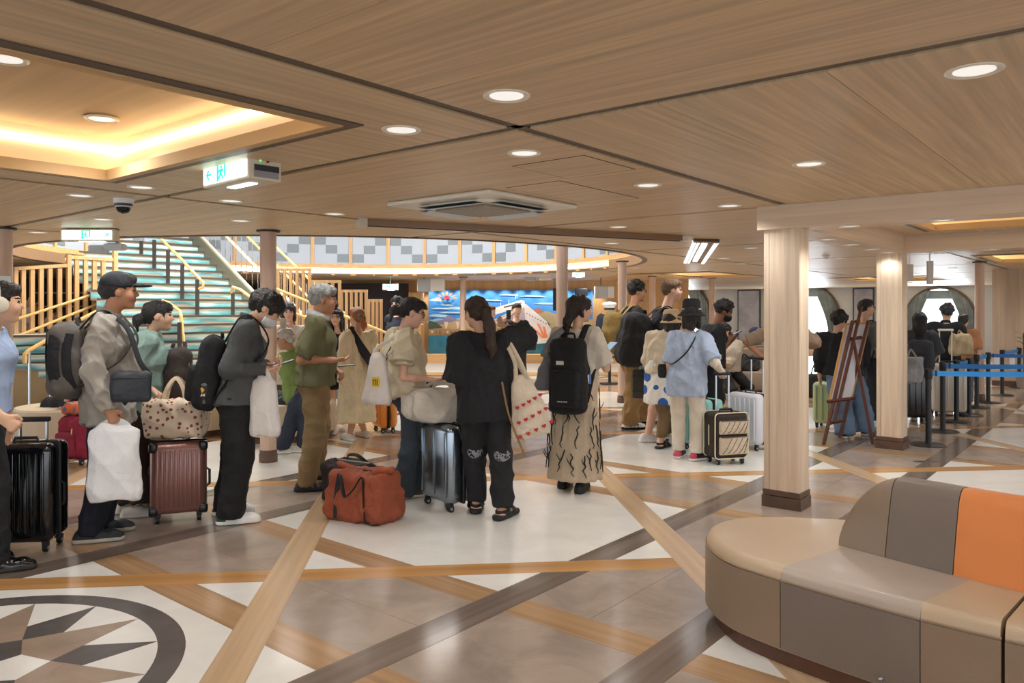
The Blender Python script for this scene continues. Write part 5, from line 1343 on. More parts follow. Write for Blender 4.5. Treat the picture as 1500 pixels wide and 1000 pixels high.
# ================================================================== THE QUEUE
SNK = dict(type='sneaker')
J1 = person('person at the left picture edge wearing cream headphones, pale blue shirt and black trousers', 4.43, 66, (-26, 590), (-18, 480), (1, 443), [(-6, 838), (-38, 826)], H=1.73, hyaw=50, skin='c', hair='short', hands=((4, 612, -.24), None), grip=(1.0, .4),
            top=dict(color='#9fb4d6', sleeve=.85, hem=.06), bottom=dict(type='trousers', color='#1b1c20'), shoes=dict(type='shoe', color='#0d0d0f', solec='#3a3733', rough=.15))
headphones(J1, '#d9d3c2')
J2 = person('man in black cap and grey shirt holding a white plastic bag', 5.05, 72, (160, 580), (158, 465), (175, 426), [(131, 794), (149, 779)], H=1.76, hyaw=63, skin='b', hair='crop', hairc='#2a2724', hands=((160, 600, -.25), None), grip=(1.1, .4),
            top=dict(color='#a39d94', sleeve=2, hem=.17, fold=.011, freq=20, ease=.026, collar=True, belly=.6, amt=.05), bottom=dict(type='trousers', color='#161b29', ease=.022), shoes=dict(color='#23272d', solec='#b9b4a6'))
cap_hat(J2, '#22252b')
J3 = person('woman in sage green blouse with tied black hair, behind the rose suitcase', 5.75, 72, (212, 582), (218, 490), (232, 462), [(188, 751), (196, 757)], H=1.59, sex='f', skin='c', hair='lowbun', hairc='#15100e', hyaw=68, hands=((224, 571, -.2), (244, 570, -.02)), grip=(1.0, 1.0),
            top=dict(color='#88a39a', sleeve=.98, hem=.10, ease=.03, sr=1.2, fold=.008, name='blouse'), bottom=dict(type='skirt', color='#3a2a25', hemz=.1, top=.1, w0=.15, w1=.24, pleat=.05), shoes=dict(color='#e2ded6', solec='#efece6'))
J4 = person('man in charcoal shirt with lowered white mask and black backpack, reading his phone', 5.4, 72, (347, 577), (364, 472), (391, 451), [(338, 767), (331, 753)], H=1.72, hyaw=72, skin='c', hair='mop', hpitch=-32, hands=((389, 541, -.1), (392, 535, .12)), grip=(.7, .7), poles=((-.8, .15, -.6), None),
            top=dict(color='#4c4f51', sleeve=2, hem=.06, fold=.007, collar=True), bottom=dict(type='trousers', color='#18191b', ease=.03, ar=.06, kr=.07), shoes=dict(color='#e9e8e6', solec='#f0efec', heel='#1e4a42'))
face_mask(J4, '#d8dcdf', -.02); glasses(J4)
J5 = person('seated white haired man in green jacket seen from behind beside the round column', 8.9, -62, (438, 581), (432, 517), (418, 497), [(404, 640), (412, 648)], H=1.66, hyaw=-88, skin='b', hair='grey', hairc='#cfcac2', hpitch=-10, sit=True, hands=((425, 585, .2), (425, 590, -.2)), knees=((1, .2, .8), (1, .2, .8)),
            top=dict(color='#84a05c', sleeve=2, hem=.06, ease=.03, fold=.008, name='jacket', collar=True), bottom=dict(type='trousers', color='#3a3f4a'), shoes=dict(color='#55504a'))
J6 = person('young woman with dark bob in white top looking at her phone behind the round column', 9.9, 166, (424, 553), (425, 478), (423, 455), [(416, 624), (432, 624)], H=1.6, sex='f', hyaw=166, skin='e', hair='bob', hairc='#241a18', hpitch=-14, hands=((409, 482, -.26), (421, 481, -.26)), grip=(.9, .9),
            top=dict(color='#ddd6c8', sleeve=1.6, hem=.08), bottom=dict(type='trousers', color='#4b4640'), shoes=dict(color='#ddd9d2'))
J8 = person('person in black top and navy trousers mostly hidden behind the grey haired man', 8.05, -100, (466, 533), (474, 470), (478, 447), [(414, 664), (446, 662)], H=1.66, hyaw=-100, skin='b', hair='short', top=dict(color='#202329', sleeve=.9, hem=.08), bottom=dict(type='trousers', color='#2a3242', ease=.024), shoes=dict(color='#c9c5bc'))
J7 = person('grey haired man in olive T-shirt and khaki trousers tapping a phone', 6.42, 76, (462, 554), (464, 467), (474, 438), [(449, 719), (461, 702)], H=1.75, hyaw=74, skin='b', hair='grey', hairc='#9a9a98', hands=((488, 527, -.1), (489, 541, .13)), grip=(.3, .8), poles=((-.9, .2, -.5), None), hpitch=-3,
            top=dict(color='#6b6a4a', sleeve=.92, hem=.05, ease=.026, fold=.008, belly=1), bottom=dict(type='trousers', color='#8c7450', ease=.024, fold=.005), shoes=dict(type='boot', color='#2b2324', solec='#1e1a1a', stripe='#6a5a60'))
MB().tube([tuple(J7['nk'] + J7['f'] * (.075 * math.cos(a) + .012) + J7['r'] * .075 * math.sin(a) + J7['sp'] * (.035 - .03 * math.cos(a))) for a in [2 * math.pi * k / 16 for k in range(17)]], .026, 8, .7).build('hood_collar', cloth('#c9cdd0'), J7['root'], True)
J9 = person('young woman with long black hair, glasses, black T-shirt and black shorts', 9.6, 168, (494, 552), (496, 487), (492, 464), [(488, 634), (501, 629)], H=1.58, sex='f', skin='e', hair='long', hairc='#141012', hyaw=172,
            top=dict(color='#17181b', sleeve=.95, hem=.10, ease=.024), bottom=dict(type='trousers', color='#131316', len=.2, ease=.02), shoes=dict(color='#d9d3c8'))
glasses(J9, '#6a5a50')
S = Solid(); S.el(J9['chest'] + J9['f'] * .115 - J9['sp'] * .06, np.stack([J9['r'], J9['f'], J9['sp']]), V3(.075, .03, .05)); solid('shirt_print', S, .012, mat('#8fb6d2', .7, kind='cloth', scale=40, amt=.2), J9['top_o'])
J10 = person('copper haired woman in long cream cardigan with a black sling bag', 8.8, -42, (522, 560), (526, 489), (523, 464), [(512, 645), (534, 640)], H=1.58, sex='f', skin='c', hair='tail', hairc='#b0662f', hands=((506, 520, .2), None), poles=((-.3, .8, -.6), (-.3, .5, -.6)),
            top=dict(color='#dccaa6', sleeve=2, hem=.10, ease=.032, sr=1.25, fold=.010, name='cardigan'), bottom=dict(type='skirt', name='cardigan_skirt', color='#dccaa6', hemz=.22, top=.10, w0=.165, w1=.235, pleat=.07, npl=7), shoes=dict(color='#d6d2c8', solec='#e6e2da'))
MB().tube([tuple(J10['hx'](.045 * math.cos(a), -.108, .0 + .045 * math.sin(a))) for a in [2 * math.pi * k / 10 for k in range(11)]], .008, 6).build('hair_tie', mat('#49a8b8', .5), J10['root'])
J11 = person('young woman in cream puff sleeved blouse, dark jeans and glasses reaching for the white duffel', 6.06, 68, (597, 571), (588, 490), (604, 457), [(590, 729), (617, 724)], H=1.63, sex='f', skin='e', hair='bun', hairc='#1f1613', hyaw=76, hpitch=-20, hands=((634, 556, -.12), None), grip=(.6, .4), poles=((-.5, .25, -.9), None),
             top=dict(color='#cfc3a8', sleeve=.6, hem=.05, ease=.034, sr=1.4, fold=.009, name='blouse', nf=.03, neckr=1.12), bottom=dict(type='trousers', color='#39424c', ease=.012, flare=.105, ar=.07, cut=.06), shoes=dict(color='#3a3633', solec='#cfcac0'))
glasses(J11, '#2a2320')
q11 = J11['sh'][1] + (J11['el'][1] - J11['sh'][1]) * .62; d11 = nv(J11['el'][1] - J11['sh'][1])
MB().tube([q11 - d11 * .018, q11 + d11 * .005, q11 + d11 * .02], [.066, .078, .07], 14).build('sleeve_frill', cloth('#d3c8ae'), J11['top_o'], True)
J12 = person('woman in black T-shirt and black joggers with a long brown ponytail, seen from behind', 5.55, -8, (712, 580), (707, 494), (698, 457), [(736, 759), (698, 749)], H=1.64, sex='f', skin='c', hair='pony', hairc='#382419', hyaw=-28, hands=((742, 478, .40), (682, 556, .22)), poles=((-.1, 1.2, .05), (-.3, .25, -.9)), feetyaw=(38, 10),
             top=dict(color='#15161a', sleeve=.97, hem=.17, ease=.034, sr=1.3, fold=.009, bust=0, wide=1.02), bottom=dict(type='trousers', color='#17181b', ease=.02, ar=.05, fold=.009, cut=-.02), shoes=dict(type='sandal', color='#141416', sole=.04))
J13 = person('woman with dark brown bob in long beige dress printed with black twigs', 6.4, 20, (841, 562), (846, 484), (850, 451), [(851, 720), (826, 713)], H=1.64, sex='f', skin='c', hair='bobtail', hairc='#2b1d17', hyaw=66, hands=((890, 521, .16), None), poles=((-.5, .35, -.9), None), grip=(.8, .4),
             top=dict(color='#c9c0b2', sleeve=.9, hem=.04, ease=.024, sr=1.15), bottom=dict(type='skirt', name='dress', color='#b9a68d', bodice=1, hemz=.10, top=.16, w0=.15, w1=.225, pleat=.035, npl=7, fold=.005, stretch=(1, 1, .15)), shoes=dict(type='shoe', color='#17171a', solec='#17171a'))
J14 = person('dark curly haired man with glasses in black T-shirt and tan trousers', 9.6, 80, (924, 517), (927, 452), (934, 427), [(922, 628), (941, 619)], H=1.84, skin='b', hair='curly', hairc='#15110f', hyaw=90,
             top=dict(color='#222326', sleeve=.92, hem=.09, ease=.026), bottom=dict(type='trousers', color='#a38459', ease=.03, ar=.065, kr=.075, fold=.009), shoes=dict(color='#d6d4cf', solec='#1b1b1d', stripe='#1b1b1d'))
glasses(J14)
J15 = person('tall blond man in black T-shirt carrying a huge black backpack', 8.9, 84, (964, 516), (974, 455), (985, 425), [(949, 647), (976, 650)], H=1.88, skin='e', hair='side', hairc='#6b4c31', hyaw=97,
             top=dict(color='#1a1b1e', sleeve=.9, hem=.09, ease=.024), bottom=dict(type='trousers', color='#33353b', len=.42, ease=.03, kr=.08), shoes=dict(color='#dedbd6', solec='#e9e7e2'))
J16 = person('woman in straw bucket hat, beige blouse and white skirt with blue flowers', 8.3, 40, (968, 541), (972, 487), (984, 470), [(968, 656), (978, 650)], H=1.52, sex='f', skin='c', hair='bob', hairc='#231a17', hands=((985, 520, .15), None),
             top=dict(color='#cdbfa6', sleeve=1.5, hem=.04, ease=.026, name='blouse'), bottom=dict(type='skirt', color='#e3e0d8', hemz=.49, top=.1, w0=.15, w1=.195, pleat=.04, mat=mat('#e3e0d8', .8, kind='spots', scale=6.5, amt=.36, color2='#2a5fb0')), shoes=dict(type='sandal', color='#1a1a1c', sole=.03))
bucket_hat(J16, '#c7ad86', .13, .085)
S = Solid(); [S.rc(J16['hip'][q], J16['kn'][q], .10, .078, .02).rc(J16['kn'][q], J16['an'][q] + V3(0, 0, .03), .08, .056, .02) for q in (1, -1)]; S.cut_plane(V3(0, 0, J16['an'][1][2] + .05), V3(0, 0, -1)); solid('leggings', S, .014, cloth('#7d6446'), J16['root'])
J17 = person('woman in black bucket hat, long pale blue T-shirt and white trousers', 7.64, 18, (1006, 545), (1010, 488), (1013, 460), [(1021, 674), (994, 670)], H=1.6, sex='f', skin='c', hair='bob', hairc='#1c1614', hands=((1057, 545, .0), None), poles=((-.7, .15, -.3), None), grip=(1.2, .4), feetyaw=(45, 10),
             top=dict(color='#a9b9d2', sleeve=.95, hem=.23, ease=.026, sr=1.08, fold=.008, bust=0, wide=1.04), bottom=dict(type='trousers', color='#ddd3c2', ease=.013, ar=.052, kr=.064, fold=.005, cut=-.01), shoes=dict(color='#26252a', solec='#e4e1dc', heel='#b8405a'))
bucket_hat(J17, '#1d1d22', .15, .11, cord='#d8d8d4')
S = Solid(); S.rc(J17['el'][1] + (J17['sh'][1] - J17['el'][1]) * .3, J17['el'][1], .052, .047, .02).rc(J17['el'][1], J17['wr'][1], .046, .034, .02).rc(J17['wr'][1], J17['hand'][1][0], .034, .036, .02); solid('arm_sleeve', S, .01, cloth('#d9d2c4'), J17['root'], .003, 4)
J18 = person('curly black haired man with black mask in black T-shirt tapping a phone', 9.0, 84, (1040, 525), (1046, 478), (1060, 456), [(1034, 641), (1047, 643)], H=1.74, skin='d', hair='curly', hairc='#0f0d0c', hyaw=92, hpitch=-22, hands=((1066, 500, -.12), (1074, 496, .12)), grip=(.6, .7),
             top=dict(color='#191b1f', sleeve=.9, hem=.10, ease=.03), bottom=dict(type='trousers', color='#15171c', len=.6, ease=.04, kr=.085, ar=.08), shoes=dict(color='#2a2a2c'))
face_mask(J18, '#17171a')
J19 = person('seated person in beige hooded sweatshirt and black trousers on the far bench', 13.4, 172, (1067, 540), (1066, 502), (1062, 485), [(1061, 578), (1073, 577)], H=1.66, skin='c', hair='curly', hairc='#120f0e', hpitch=-22, sit=True, hands=((1058, 532, -.25), (1066, 532, -.25)), knees=((1, .15, .7), (1, .15, .7)),
             top=dict(color='#b3a794', sleeve=2, hem=.05, ease=.045, sr=1.3, name='sweatshirt'), bottom=dict(type='trousers', color='#17171a'), shoes=dict(color='#c9c5be'))
J20 = person('seated person in white shirt, navy cap and face mask by the art panel', 15.2, 110, (1101, 530), (1101, 502), (1106, 488), [(1108, 572), (1112, 571)], H=1.6, skin='c', hair='bob', hairc='#2a2422', hpitch=-12, sit=True, knees=((1, .1, .7), (1, .1, .7)), hands=((1108, 520, -.1), None),
             top=dict(color='#e4e6ea', sleeve=1.5, hem=.05, ease=.03), bottom=dict(type='trousers', color='#1c1d22'), shoes=dict(color='#33343a'))
cap_hat(J20, '#2b3a5c'); face_mask(J20, '#dfe3ea')
J21 = person('person in beige sleeved shirt hidden behind the nearest square column', 8.6, 20, (1150, 533), (1150, 480), (1150, 452), [(1158, 650), (1142, 650)], H=1.64, hyaw=20, skin='b', hair='short', hands=((1176, 510, .25), (1116, 522, .1)), poles=((0, 1.2, -.3), (0, 1.0, -.6)), grip=(.5, 1.2),
             top=dict(color='#8f7a67', sleeve=.95, hem=.08, ease=.03), bottom=dict(type='trousers', color='#5c5650'), shoes=dict(color='#6a625a'))
J22 = person('person in loose black shirt and blue jeans standing behind the easel', 9.25, 28, (1234, 534), (1226, 489), (1229, 468), [(1267, 637), (1238, 641)], H=1.58, skin='c', hair='mop', hairc='#0f0e0f', hyaw=48,
             top=dict(color='#151618', sleeve=1.7, hem=.13, ease=.032, sr=1.1, wide=1.05), bottom=dict(type='trousers', color='#5f7690', ease=.04, ar=.085, kr=.085, fold=.009), shoes=dict(color='#2a2c30', solec='#b9b5ac'))
J23 = person('short haired man in grey shirt with a black backpack beside the second square column', 10.2, 62, (1272, 514), (1266, 474), (1269, 451), [(1270, 619), (1283, 618)], H=1.68, skin='c', hair='crop', hairc='#141213', hyaw=84,
             top=dict(color='#6f7474', sleeve=.95, hem=.08, ease=.03), bottom=dict(type='trousers', color='#22252c', ease=.02), shoes=dict(color='#2c2c2e'))
glasses(J23)
J24 = person('woman with long black hair and dark grey T-shirt queueing behind the barrier', 10.5, 24, (1346, 527), (1347, 488), (1347, 468), [(1353, 614), (1339, 614)], H=1.52, sex='f', hyaw=24, skin='c', hair='long', hairc='#15161a', hands=((1361, 535, .1), None), poles=((-.4, 1, -.4), None),
             top=dict(color='#3c3f47', sleeve=1.0, hem=.10, ease=.035, sr=1.3), bottom=dict(type='trousers', color='#2b2d33'), shoes=dict(color='#cfccc6'))
J25 = person('man in black polo shirt with tousled hair before the round window', 11.3, 22, (1383, 519), (1385, 475), (1387, 458), [(1391, 602), (1377, 602)], H=1.62, hyaw=26, skin='c', hair='curly', hairc='#2a2d33', hands=((1403, 524, .1), None), poles=((-.2, .8, -.5), None),
             top=dict(color='#101419', sleeve=1.0, hem=.08, ease=.035, sr=1.25, collar=True, wide=1.05), bottom=dict(type='trousers', color='#4a4c52', ease=.02), shoes=dict(color='#2c2c2e'))
J26 = person('person in rust brown shirt in front of the round window curtain', 12.1, 40, (1412, 519), (1412, 484), (1411, 470), [(1418, 592), (1408, 593)], H=1.5, hyaw=40, skin='c', hair='short', hairc='#2b2b2e',
             top=dict(color='#b07a55', sleeve=1.0, hem=.08, ease=.03), bottom=dict(type='trousers', color='#6a6e76'), shoes=dict(color='#77726a'))
J27 = person('person in white shirt with backpack straps seen through the left slatted screen', 14.2, 40, (34, 495), (36, 451), (41, 437), [(30, 572), (40, 572)], H=1.66, skin='c', hair='short', top=dict(color='#e3e1dc', sleeve=.9, hem=.08), bottom=dict(type='trousers', color='#54402f'), shoes=None)
J27b = person('person with black mask seen through the left slatted screen', 15.0, 90, (55, 495), (54, 456), (55, 443), [(50, 566), (60, 566)], H=1.6, skin='b', hair='curly', hairc='#171413', top=dict(color='#23262e', sleeve=.9, hem=.08), bottom=dict(type='trousers', color='#23262e'), shoes=None)
face_mask(J27b, '#1a1d26')
J28 = person('person in blue T-shirt looking right, seen through the left slatted screen', 13.8, 66, (63, 515), (65, 474), (74, 461), [(58, 576), (68, 576)], H=1.62, hyaw=66, skin='c', hair='short', hairc='#141011', top=dict(color='#3f6c93', sleeve=.95, hem=.08), bottom=dict(type='trousers', color='#26282e'), shoes=None)
J29 = person('seated person in black clothes half hidden behind the grey backpack', 8.3, -88, (112, 585), (113, 528), (112, 505), [(74, 655), (84, 645)], H=1.62, hyaw=-95, skin='c', hair='short', sit=True, hands=((92, 590, .15), (94, 592, -.15)), knees=((1, .25, .9), (1, .25, .9)),
             top=dict(color='#1c1d20', sleeve=.9, hem=.05, ease=.03), bottom=dict(type='trousers', color='#1d1e22', ease=.022), shoes=dict(color='#c9c6be'))
J30 = person('person photographing with a black phone before the ship mural', 13.0, 168, (757, 507), (756, 470), (757, 454), [(751, 583), (763, 583)], H=1.6, skin='c', hair='short', hairc='#2e211a', hands=((748, 462, -.22), (762, 496, -.2)), poles=((0, 1, -.6), None),
             top=dict(color='#1b1b1e', sleeve=.9, hem=.08), bottom=dict(type='trousers', color='#2c2c30'), shoes=dict(color='#2c2c2e'))
J31 = person('person with light brown hair standing before the ferry on the mural', 13.4, 120, (716, 508), (715, 471), (718, 457), [(711, 579), (721, 579)], H=1.58, skin='e', hair='short', hairc='#6a4a30', top=dict(color='#c9a98e', sleeve=.5, hem=.08), bottom=dict(type='trousers', color='#3a3a40'), shoes=dict(color='#2c2c2e'))
J32 = person('crew member in navy uniform with gold cuff bands behind the glasses woman', 12.4, 200, (584, 510), (583, 463), (581, 446), [(578, 590), (590, 590)], H=1.64, skin='c', hair='curly', hairc='#17191e', hands=((616, 476, -.1), None), poles=((0, 1, -.2), None),
             top=dict(color='#1b2233', sleeve=2, hem=.14, ease=.03, name='jacket'), bottom=dict(type='trousers', color='#1b2233'), shoes=None)
for k in range(3):
    w_ = J32['wr'][1] + (J32['el'][1] - J32['wr'][1]) * (.12 + .1 * k); d_ = nv(J32['wr'][1] - J32['el'][1]); MB().tube([w_ - d_ * .006, w_ + d_ * .006], .047, 10).build('cuff_band', mat('#c9a24a', .4), J32['top_o'])
# ================================================================== LUGGAGE AND OTHER THINGS
M_RUB = mat('#141416', .5); M_ALU = mat('#b9bcc0', .3, metal=1.0)
def wheel(parent, M, x, y, r=.026, m=M_RUB):
    mb = MB(); mb.rbox((x - .018, y - .018, r * 1.3), (x + .018, y + .018, r * 2.4 + .01), .006, M).build('caster_fork', mat('#1c1c1f', .5), parent)
    c = M @ Vector((x, y, r)); ax = (M.to_3x3() @ Vector((1, 0, 0))).normalized(); R = ax.to_track_quat('Z', 'Y').to_matrix().to_4x4()
    wo = MB().lathe([(r * .5, -.014), (r, -.011), (r, .011), (r * .5, .014)], c, 14, M=R).build('wheel', m, parent, True)
    MB().lathe([(r * .45, -.016), (r * .45, .016)], c, 10, M=R).build('hub', mat('#9a9da2', .35), wo, True)
def suitcase(label, pos, yaw, w, d, h, color, rough=.3, ribs=7, seam='#1a1a1c', handle=0, metal=0.0, corner=None, hcol=None, group=None, rib_on='both'):
    """hard shell: local x = width of the big face, y = depth, big faces at +-y"""
    M = yawM((pos[0], pos[1], 0), yaw); t = thing('suitcase', label, 'suitcase', (pos[0], pos[1], 0), group); z0 = .06; m = mat(color, rough, metal, coat=.4)
    for nm, y0, y1 in (('front_shell', -d / 2, -.008), ('back_shell', .008, d / 2)):
        mb = MB(); mb.rbox((-w / 2, y0, z0), (w / 2, y1, h), min(.05, d * .28), M, 4); so_ = mb.build(nm, m, t, True)
        yy = y0 if y0 < -.01 else y1; s = -1 if y0 < -.01 else 1
        for k in range(ribs):
            x = -w / 2 + .05 + (w - .1) * k / max(1, ribs - 1)
            MB().rbox((x - .011, min(yy, yy + s * .006) - .004, z0 + .05), (x + .011, max(yy, yy + s * .006) + .004, h - .05), .006, M, 2).build('rib', m, so_, True)
    MB().rbox((-w / 2 - .003, -.012, z0 - .003), (w / 2 + .003, .012, h + .003), .05 if d > .2 else .03, M, 4).build('zip_seam', mat(seam, .5), t, True)
    for x in (-w / 2 + .05, w / 2 - .05):
        for y in (-d / 2 + .045, d / 2 - .045): wheel(t, M, x, y)
    MB().tube([M @ Vector(p) for p in ((-.07, 0, h), (-.065, 0, h + .022), (.065, 0, h + .022), (.07, 0, h))], .01, 6).build('top_handle', mat('#1d1d20', .5), t, True)
    MB().tube([M @ Vector(p) for p in ((w / 2, 0, h * .62), (w / 2 + .02, 0, h * .6), (w / 2 + .02, 0, h * .42), (w / 2, 0, h * .4))], .009, 6).build('side_handle', mat('#1d1d20', .5), t, True)
    MB().rbox((-w / 2 - .012, -.03, h * .6), (-w / 2 + .004, .03, h * .68), .004, M).build('lock', mat('#26262a', .4), t)
    if corner:
        for x in (-1, 1):
            for zc in (z0 + .03, h - .03): MB().rbox((x * w / 2 - .035, -d / 2 - .006, zc - .035), (x * w / 2 + .035 if x < 0 else w / 2 + .006, -d / 2 + .03, zc + .035), .012, M).build('corner_guard', mat(corner, .35), t, True) if False else MB().rbox((x * (w / 2 - .022) - .03, -d / 2 - .007, zc - .034), (x * (w / 2 - .022) + .03, -d / 2 + .04, zc + .034), .018, M).build('corner_guard', mat(corner, .3), t, True)
    if handle:
        for x in (-.08, .08): MB().tube([M @ Vector((x, d / 2 - .04, h - .01)), M @ Vector((x, d / 2 - .04, h + handle))], .009, 8).build('telescopic_tube', mat(hcol, .35) if hcol else M_ALU, t, True)
        MB().rbox((-.10, d / 2 - .06, h + handle - .01), (.10, d / 2 - .02, h + handle + .022), .01, M).build('grip', mat(hcol or '#1d1d20', .5), t, True)
    return t, M
p = fl(20, 811); suitcase('glossy black ribbed hard suitcase at the left picture edge', (p.x, p.y + .12), -6, .42, .27, .67, '#101115', .12, 9, handle=.12)
p = fl(252, 766); sr = suitcase('rose pink ribbed hard suitcase with black corner guards under the floral tote', (p.x, p.y + .11), -22, .37, .24, .565, '#8d6158', .34, 10, corner='#1a191b', metal=.35)
p = fl(655, 749); suitcase('shiny dark steel hard suitcase under the white duffel bag', (p.x + .0, p.y + .16), 52, .42, .27, .64, '#8a95a0', .2, 3, metal=.9)
p = fl(561, 634); suitcase('orange hard suitcase partly behind the white shoulder tote', (p.x, p.y + .1), 60, .34, .22, .42, '#e08a2c', .35, 4)
p = fl(1032, 662); suitcase('mint green hard suitcase between the pale blue T-shirt woman and the striped trolley', (p.x, p.y + .1), 62, .40, .26, .56, '#7fb8b0', .4, 5)
p = fl(1104, 658); suitcase('white hard suitcase with black seam beside the nearest square column', (p.x, p.y + .1), 58, .42, .28, .60, '#d3d5de', .35, 6, handle=.36)
p = fl(1230, 631); suitcase('pale green hard suitcase behind the legs of the easel', (p.x, p.y + .25), 40, .40, .26, .58, '#a9b98a', .4, 5)
p = fl(1338, 618); suitcase('big black hard suitcase beside the second square column', (p.x, p.y + .1), 10, .46, .3, .70, '#16171a', .3, 6, handle=.30, hcol='#d9d7d2')
p = fl(1391, 609); suitcase('cream hard suitcase with raised white handle behind the barrier posts', (p.x, p.y + .05), 15, .44, .28, .74, '#c2b9ac', .4, 6, handle=.46, hcol='#e2ddd2')
p = at(939, 560, 9.15); t = thing('travel_case', 'dark olive box case hanging beside the tan trousers', 'suitcase', tuple(at(939, 582, 9.15)))
M = yawM(at(939, 582, 9.15), 20); MB().rbox((-.08, -.14, 0), (.08, .14, .34), .02, M).build('case_body', mat('#33362b', .5), t, True); MB().tube([M @ Vector(q) for q in ((0, -.06, .34), (0, -.05, .5), (0, .05, .5), (0, .06, .34))], .01, 6).build('handle', M_ALU, t, True)
for z in (.08, .26): MB().rbox((-.082, -.142, z), (.082, .142, z + .012), .003, M).build('band', mat('#1d1f19', .5), t)
# soft trolley with cream striped pockets
p = fl(1068, 681); pos = (p.x, p.y + .12); M = yawM((pos[0], pos[1], 0), -16); t = thing('trolley_bag', 'small dark brown trolley bag with cream diagonal striped pockets', 'suitcase', (*pos, 0))
w, d, h = .36, .24, .50
MB().rbox((-w / 2, -d / 2, .06), (w / 2, d / 2, h), .045, M, 4).build('bag_body', cloth('#2f2622'), t, True)
for i, (z0, z1) in enumerate(((.10, .275), (.295, .43))):
    po_ = MB().rbox((-w / 2 + .035, -d / 2 - .022, z0), (w / 2 - .012, -d / 2 + .02, z1), .02, M, 3).build('pocket', cloth('#cdbda6'), t, True)
    for k in range(5):
        x = -w / 2 + .06 + k * .058; x2 = min(x + (z1 - z0) * .6, w / 2 - .02)
        MB().tube([M @ Vector((x, -d / 2 - .023, z0 + .012)), M @ Vector((x + (x2 - x) * .4, -d / 2 - .024, z0 + (z1 - z0) * .3)), M @ Vector((x2, -d / 2 - .023, z1 - .015))], .003, 4).build('stripe', mat('#3a2e28', .8), po_)
    MB().tube([M @ Vector((-w / 2 + .04, -d / 2 - .022, z1)), M @ Vector((w / 2 - .02, -d / 2 - .022, z1))], .005, 5).build('zip', mat('#2a2220', .5), t)
def rrect(x0, x1, z0, z1, y, r=.04, n=5):
    o = []
    for cx, cz, a0 in ((x1 - r, z1 - r, 0), (x0 + r, z1 - r, 90), (x0 + r, z0 + r, 180), (x1 - r, z0 + r, 270)):
        for k in range(n + 1): a = math.radians(a0 + 90 * k / n); o.append(M @ Vector((cx + r * math.cos(a), y, cz + r * math.sin(a))))
    return o + [o[0]]
for y in (-d / 2 + .012, d / 2 - .012): MB().tube(rrect(-w / 2, w / 2, .06, h, y), .006, 6).build('piping', mat('#dccfae', .6), t, True)
for x in (-.13, .13):
    for y in (-.08, .08): wheel(t, M, x, y, .024)
for x in (-.07, .07): MB().tube([M @ Vector((x, .06, h - .02)), M @ Vector((x, .06, .86))], .009, 8).build('telescopic_tube', M_ALU, t, True)
MB().rbox((-.09, .045, .85), (.09, .075, .88), .01, M).build('grip', M_RUB, t, True)
MB().tube([M @ Vector(q) for q in ((-.07, 0, h), (-.06, 0, h + .025), (.06, 0, h + .025), (.07, 0, h))], .011, 6).build('top_handle', M_RUB, t, True)
MB().tube([M @ Vector((-w / 2 - .004, 0, .18)), M @ Vector((-w / 2 - .006, 0, .38))], .006, 5).build('side_zip', mat('#d8c8a0', .5), t)
# ---- bags on the floor and on the suitcases
def softbag(name, label, cat, M, half, color, rad=.07, fold=.012, seed=5, vox=.012, m=None, slump=.0, part='bag_body', loc=None):
    t = thing(name, label, cat, tuple(M.translation) if loc is None else loc); R = np.array(M.to_3x3()).T; c = np.array(M @ Vector((0, 0, half[2])))
    S = Solid(); S.box(c, R, V3(*half), rad)
    if slump: S.box(c + R[2] * half[2] * -.3, R, V3(half[0] * 1.05, half[1] * (1 + slump), half[2] * .7), rad)
    solid(part, S, vox, m or cloth(color), t, fold, seed, 14); return t
def strap(t, pts, w, m, name='strap', flat=.22, up=None, n=10): MB().tube(bez(pts, n), w, 6, flat, up=up).build(name, m, t, True)
M = yawM(fl(534, 771) + Vector((-.04, .22, 0)), 28); t = softbag('duffel_bag', 'rust brown canvas holdall with black handles on the floor', 'bag', M, (.24, .15, .17), '#93492e', .05, .012, 11, slump=.12)
for s in (-1, 1):
    y = s * .165
    strap(t, [M @ Vector(q) for q in ((-.13, y, .02), (-.12, y * 1.02, .18), (-.10, y * .95, .33), (-.04, y * 1.25, .30), (.0, y * 1.32, .20), (.06, y * 1.25, .25), (.10, y * .95, .33), (.12, y * 1.02, .18), (.13, y, .02))], .016, mat('#17161a', .7), 'handle_strap', .3)
for s in (-1, 1): solid('gusset', Solid().rc(np.array(M @ Vector((s * .1, 0, .33))), np.array(M @ Vector((s * .24, 0, .37))), .035, .022, .02), .01, cloth('#93492e'), t, .004)
MB().tube([M @ Vector((-.2, 0, .345)), M @ Vector((.2, 0, .345))], .008, 5).build('zip', mat('#1d1614', .6), t)
M2 = yawM(fl(506, 742) + Vector((0, .16, 0)), 30); t = softbag('holdall', 'dark brown leather holdall standing behind the rust brown one', 'bag', M2, (.22, .12, .155), '#2c211b', .06, .012, 12)
MB().tube([M2 @ Vector((-.2, 0, .315)), M2 @ Vector((.2, 0, .315))], .01, 6).build('zip', mat('#8a8274', .4), t); strap(t, [M2 @ Vector(q) for q in ((-.1, .11, .28), (-.05, .03, .35), (.05, .03, .36), (.1, .11, .28))], .014, mat('#2a2422', .6), 'handle_strap', .4)
Md = yawM(Vector((fl(640, 749).x, fl(640, 749).y + .17, .645)), 66) @ Matrix.Rotation(math.radians(-5), 4, 'X'); t = softbag('duffel_bag', 'off-white canvas duffel lying on the dark steel suitcase', 'bag', Md, (.15, .25, .125), '#cfc9bd', .10, .011, 13)
Rd = np.array(Md.to_3x3()).T
S = Solid(); S.box(np.array(Md @ Vector((0, -.255, .11))), Rd, V3(.11, .035, .085), .04); solid('end_pocket', S, .01, cloth('#cdc7bb'), t, .005, 7)
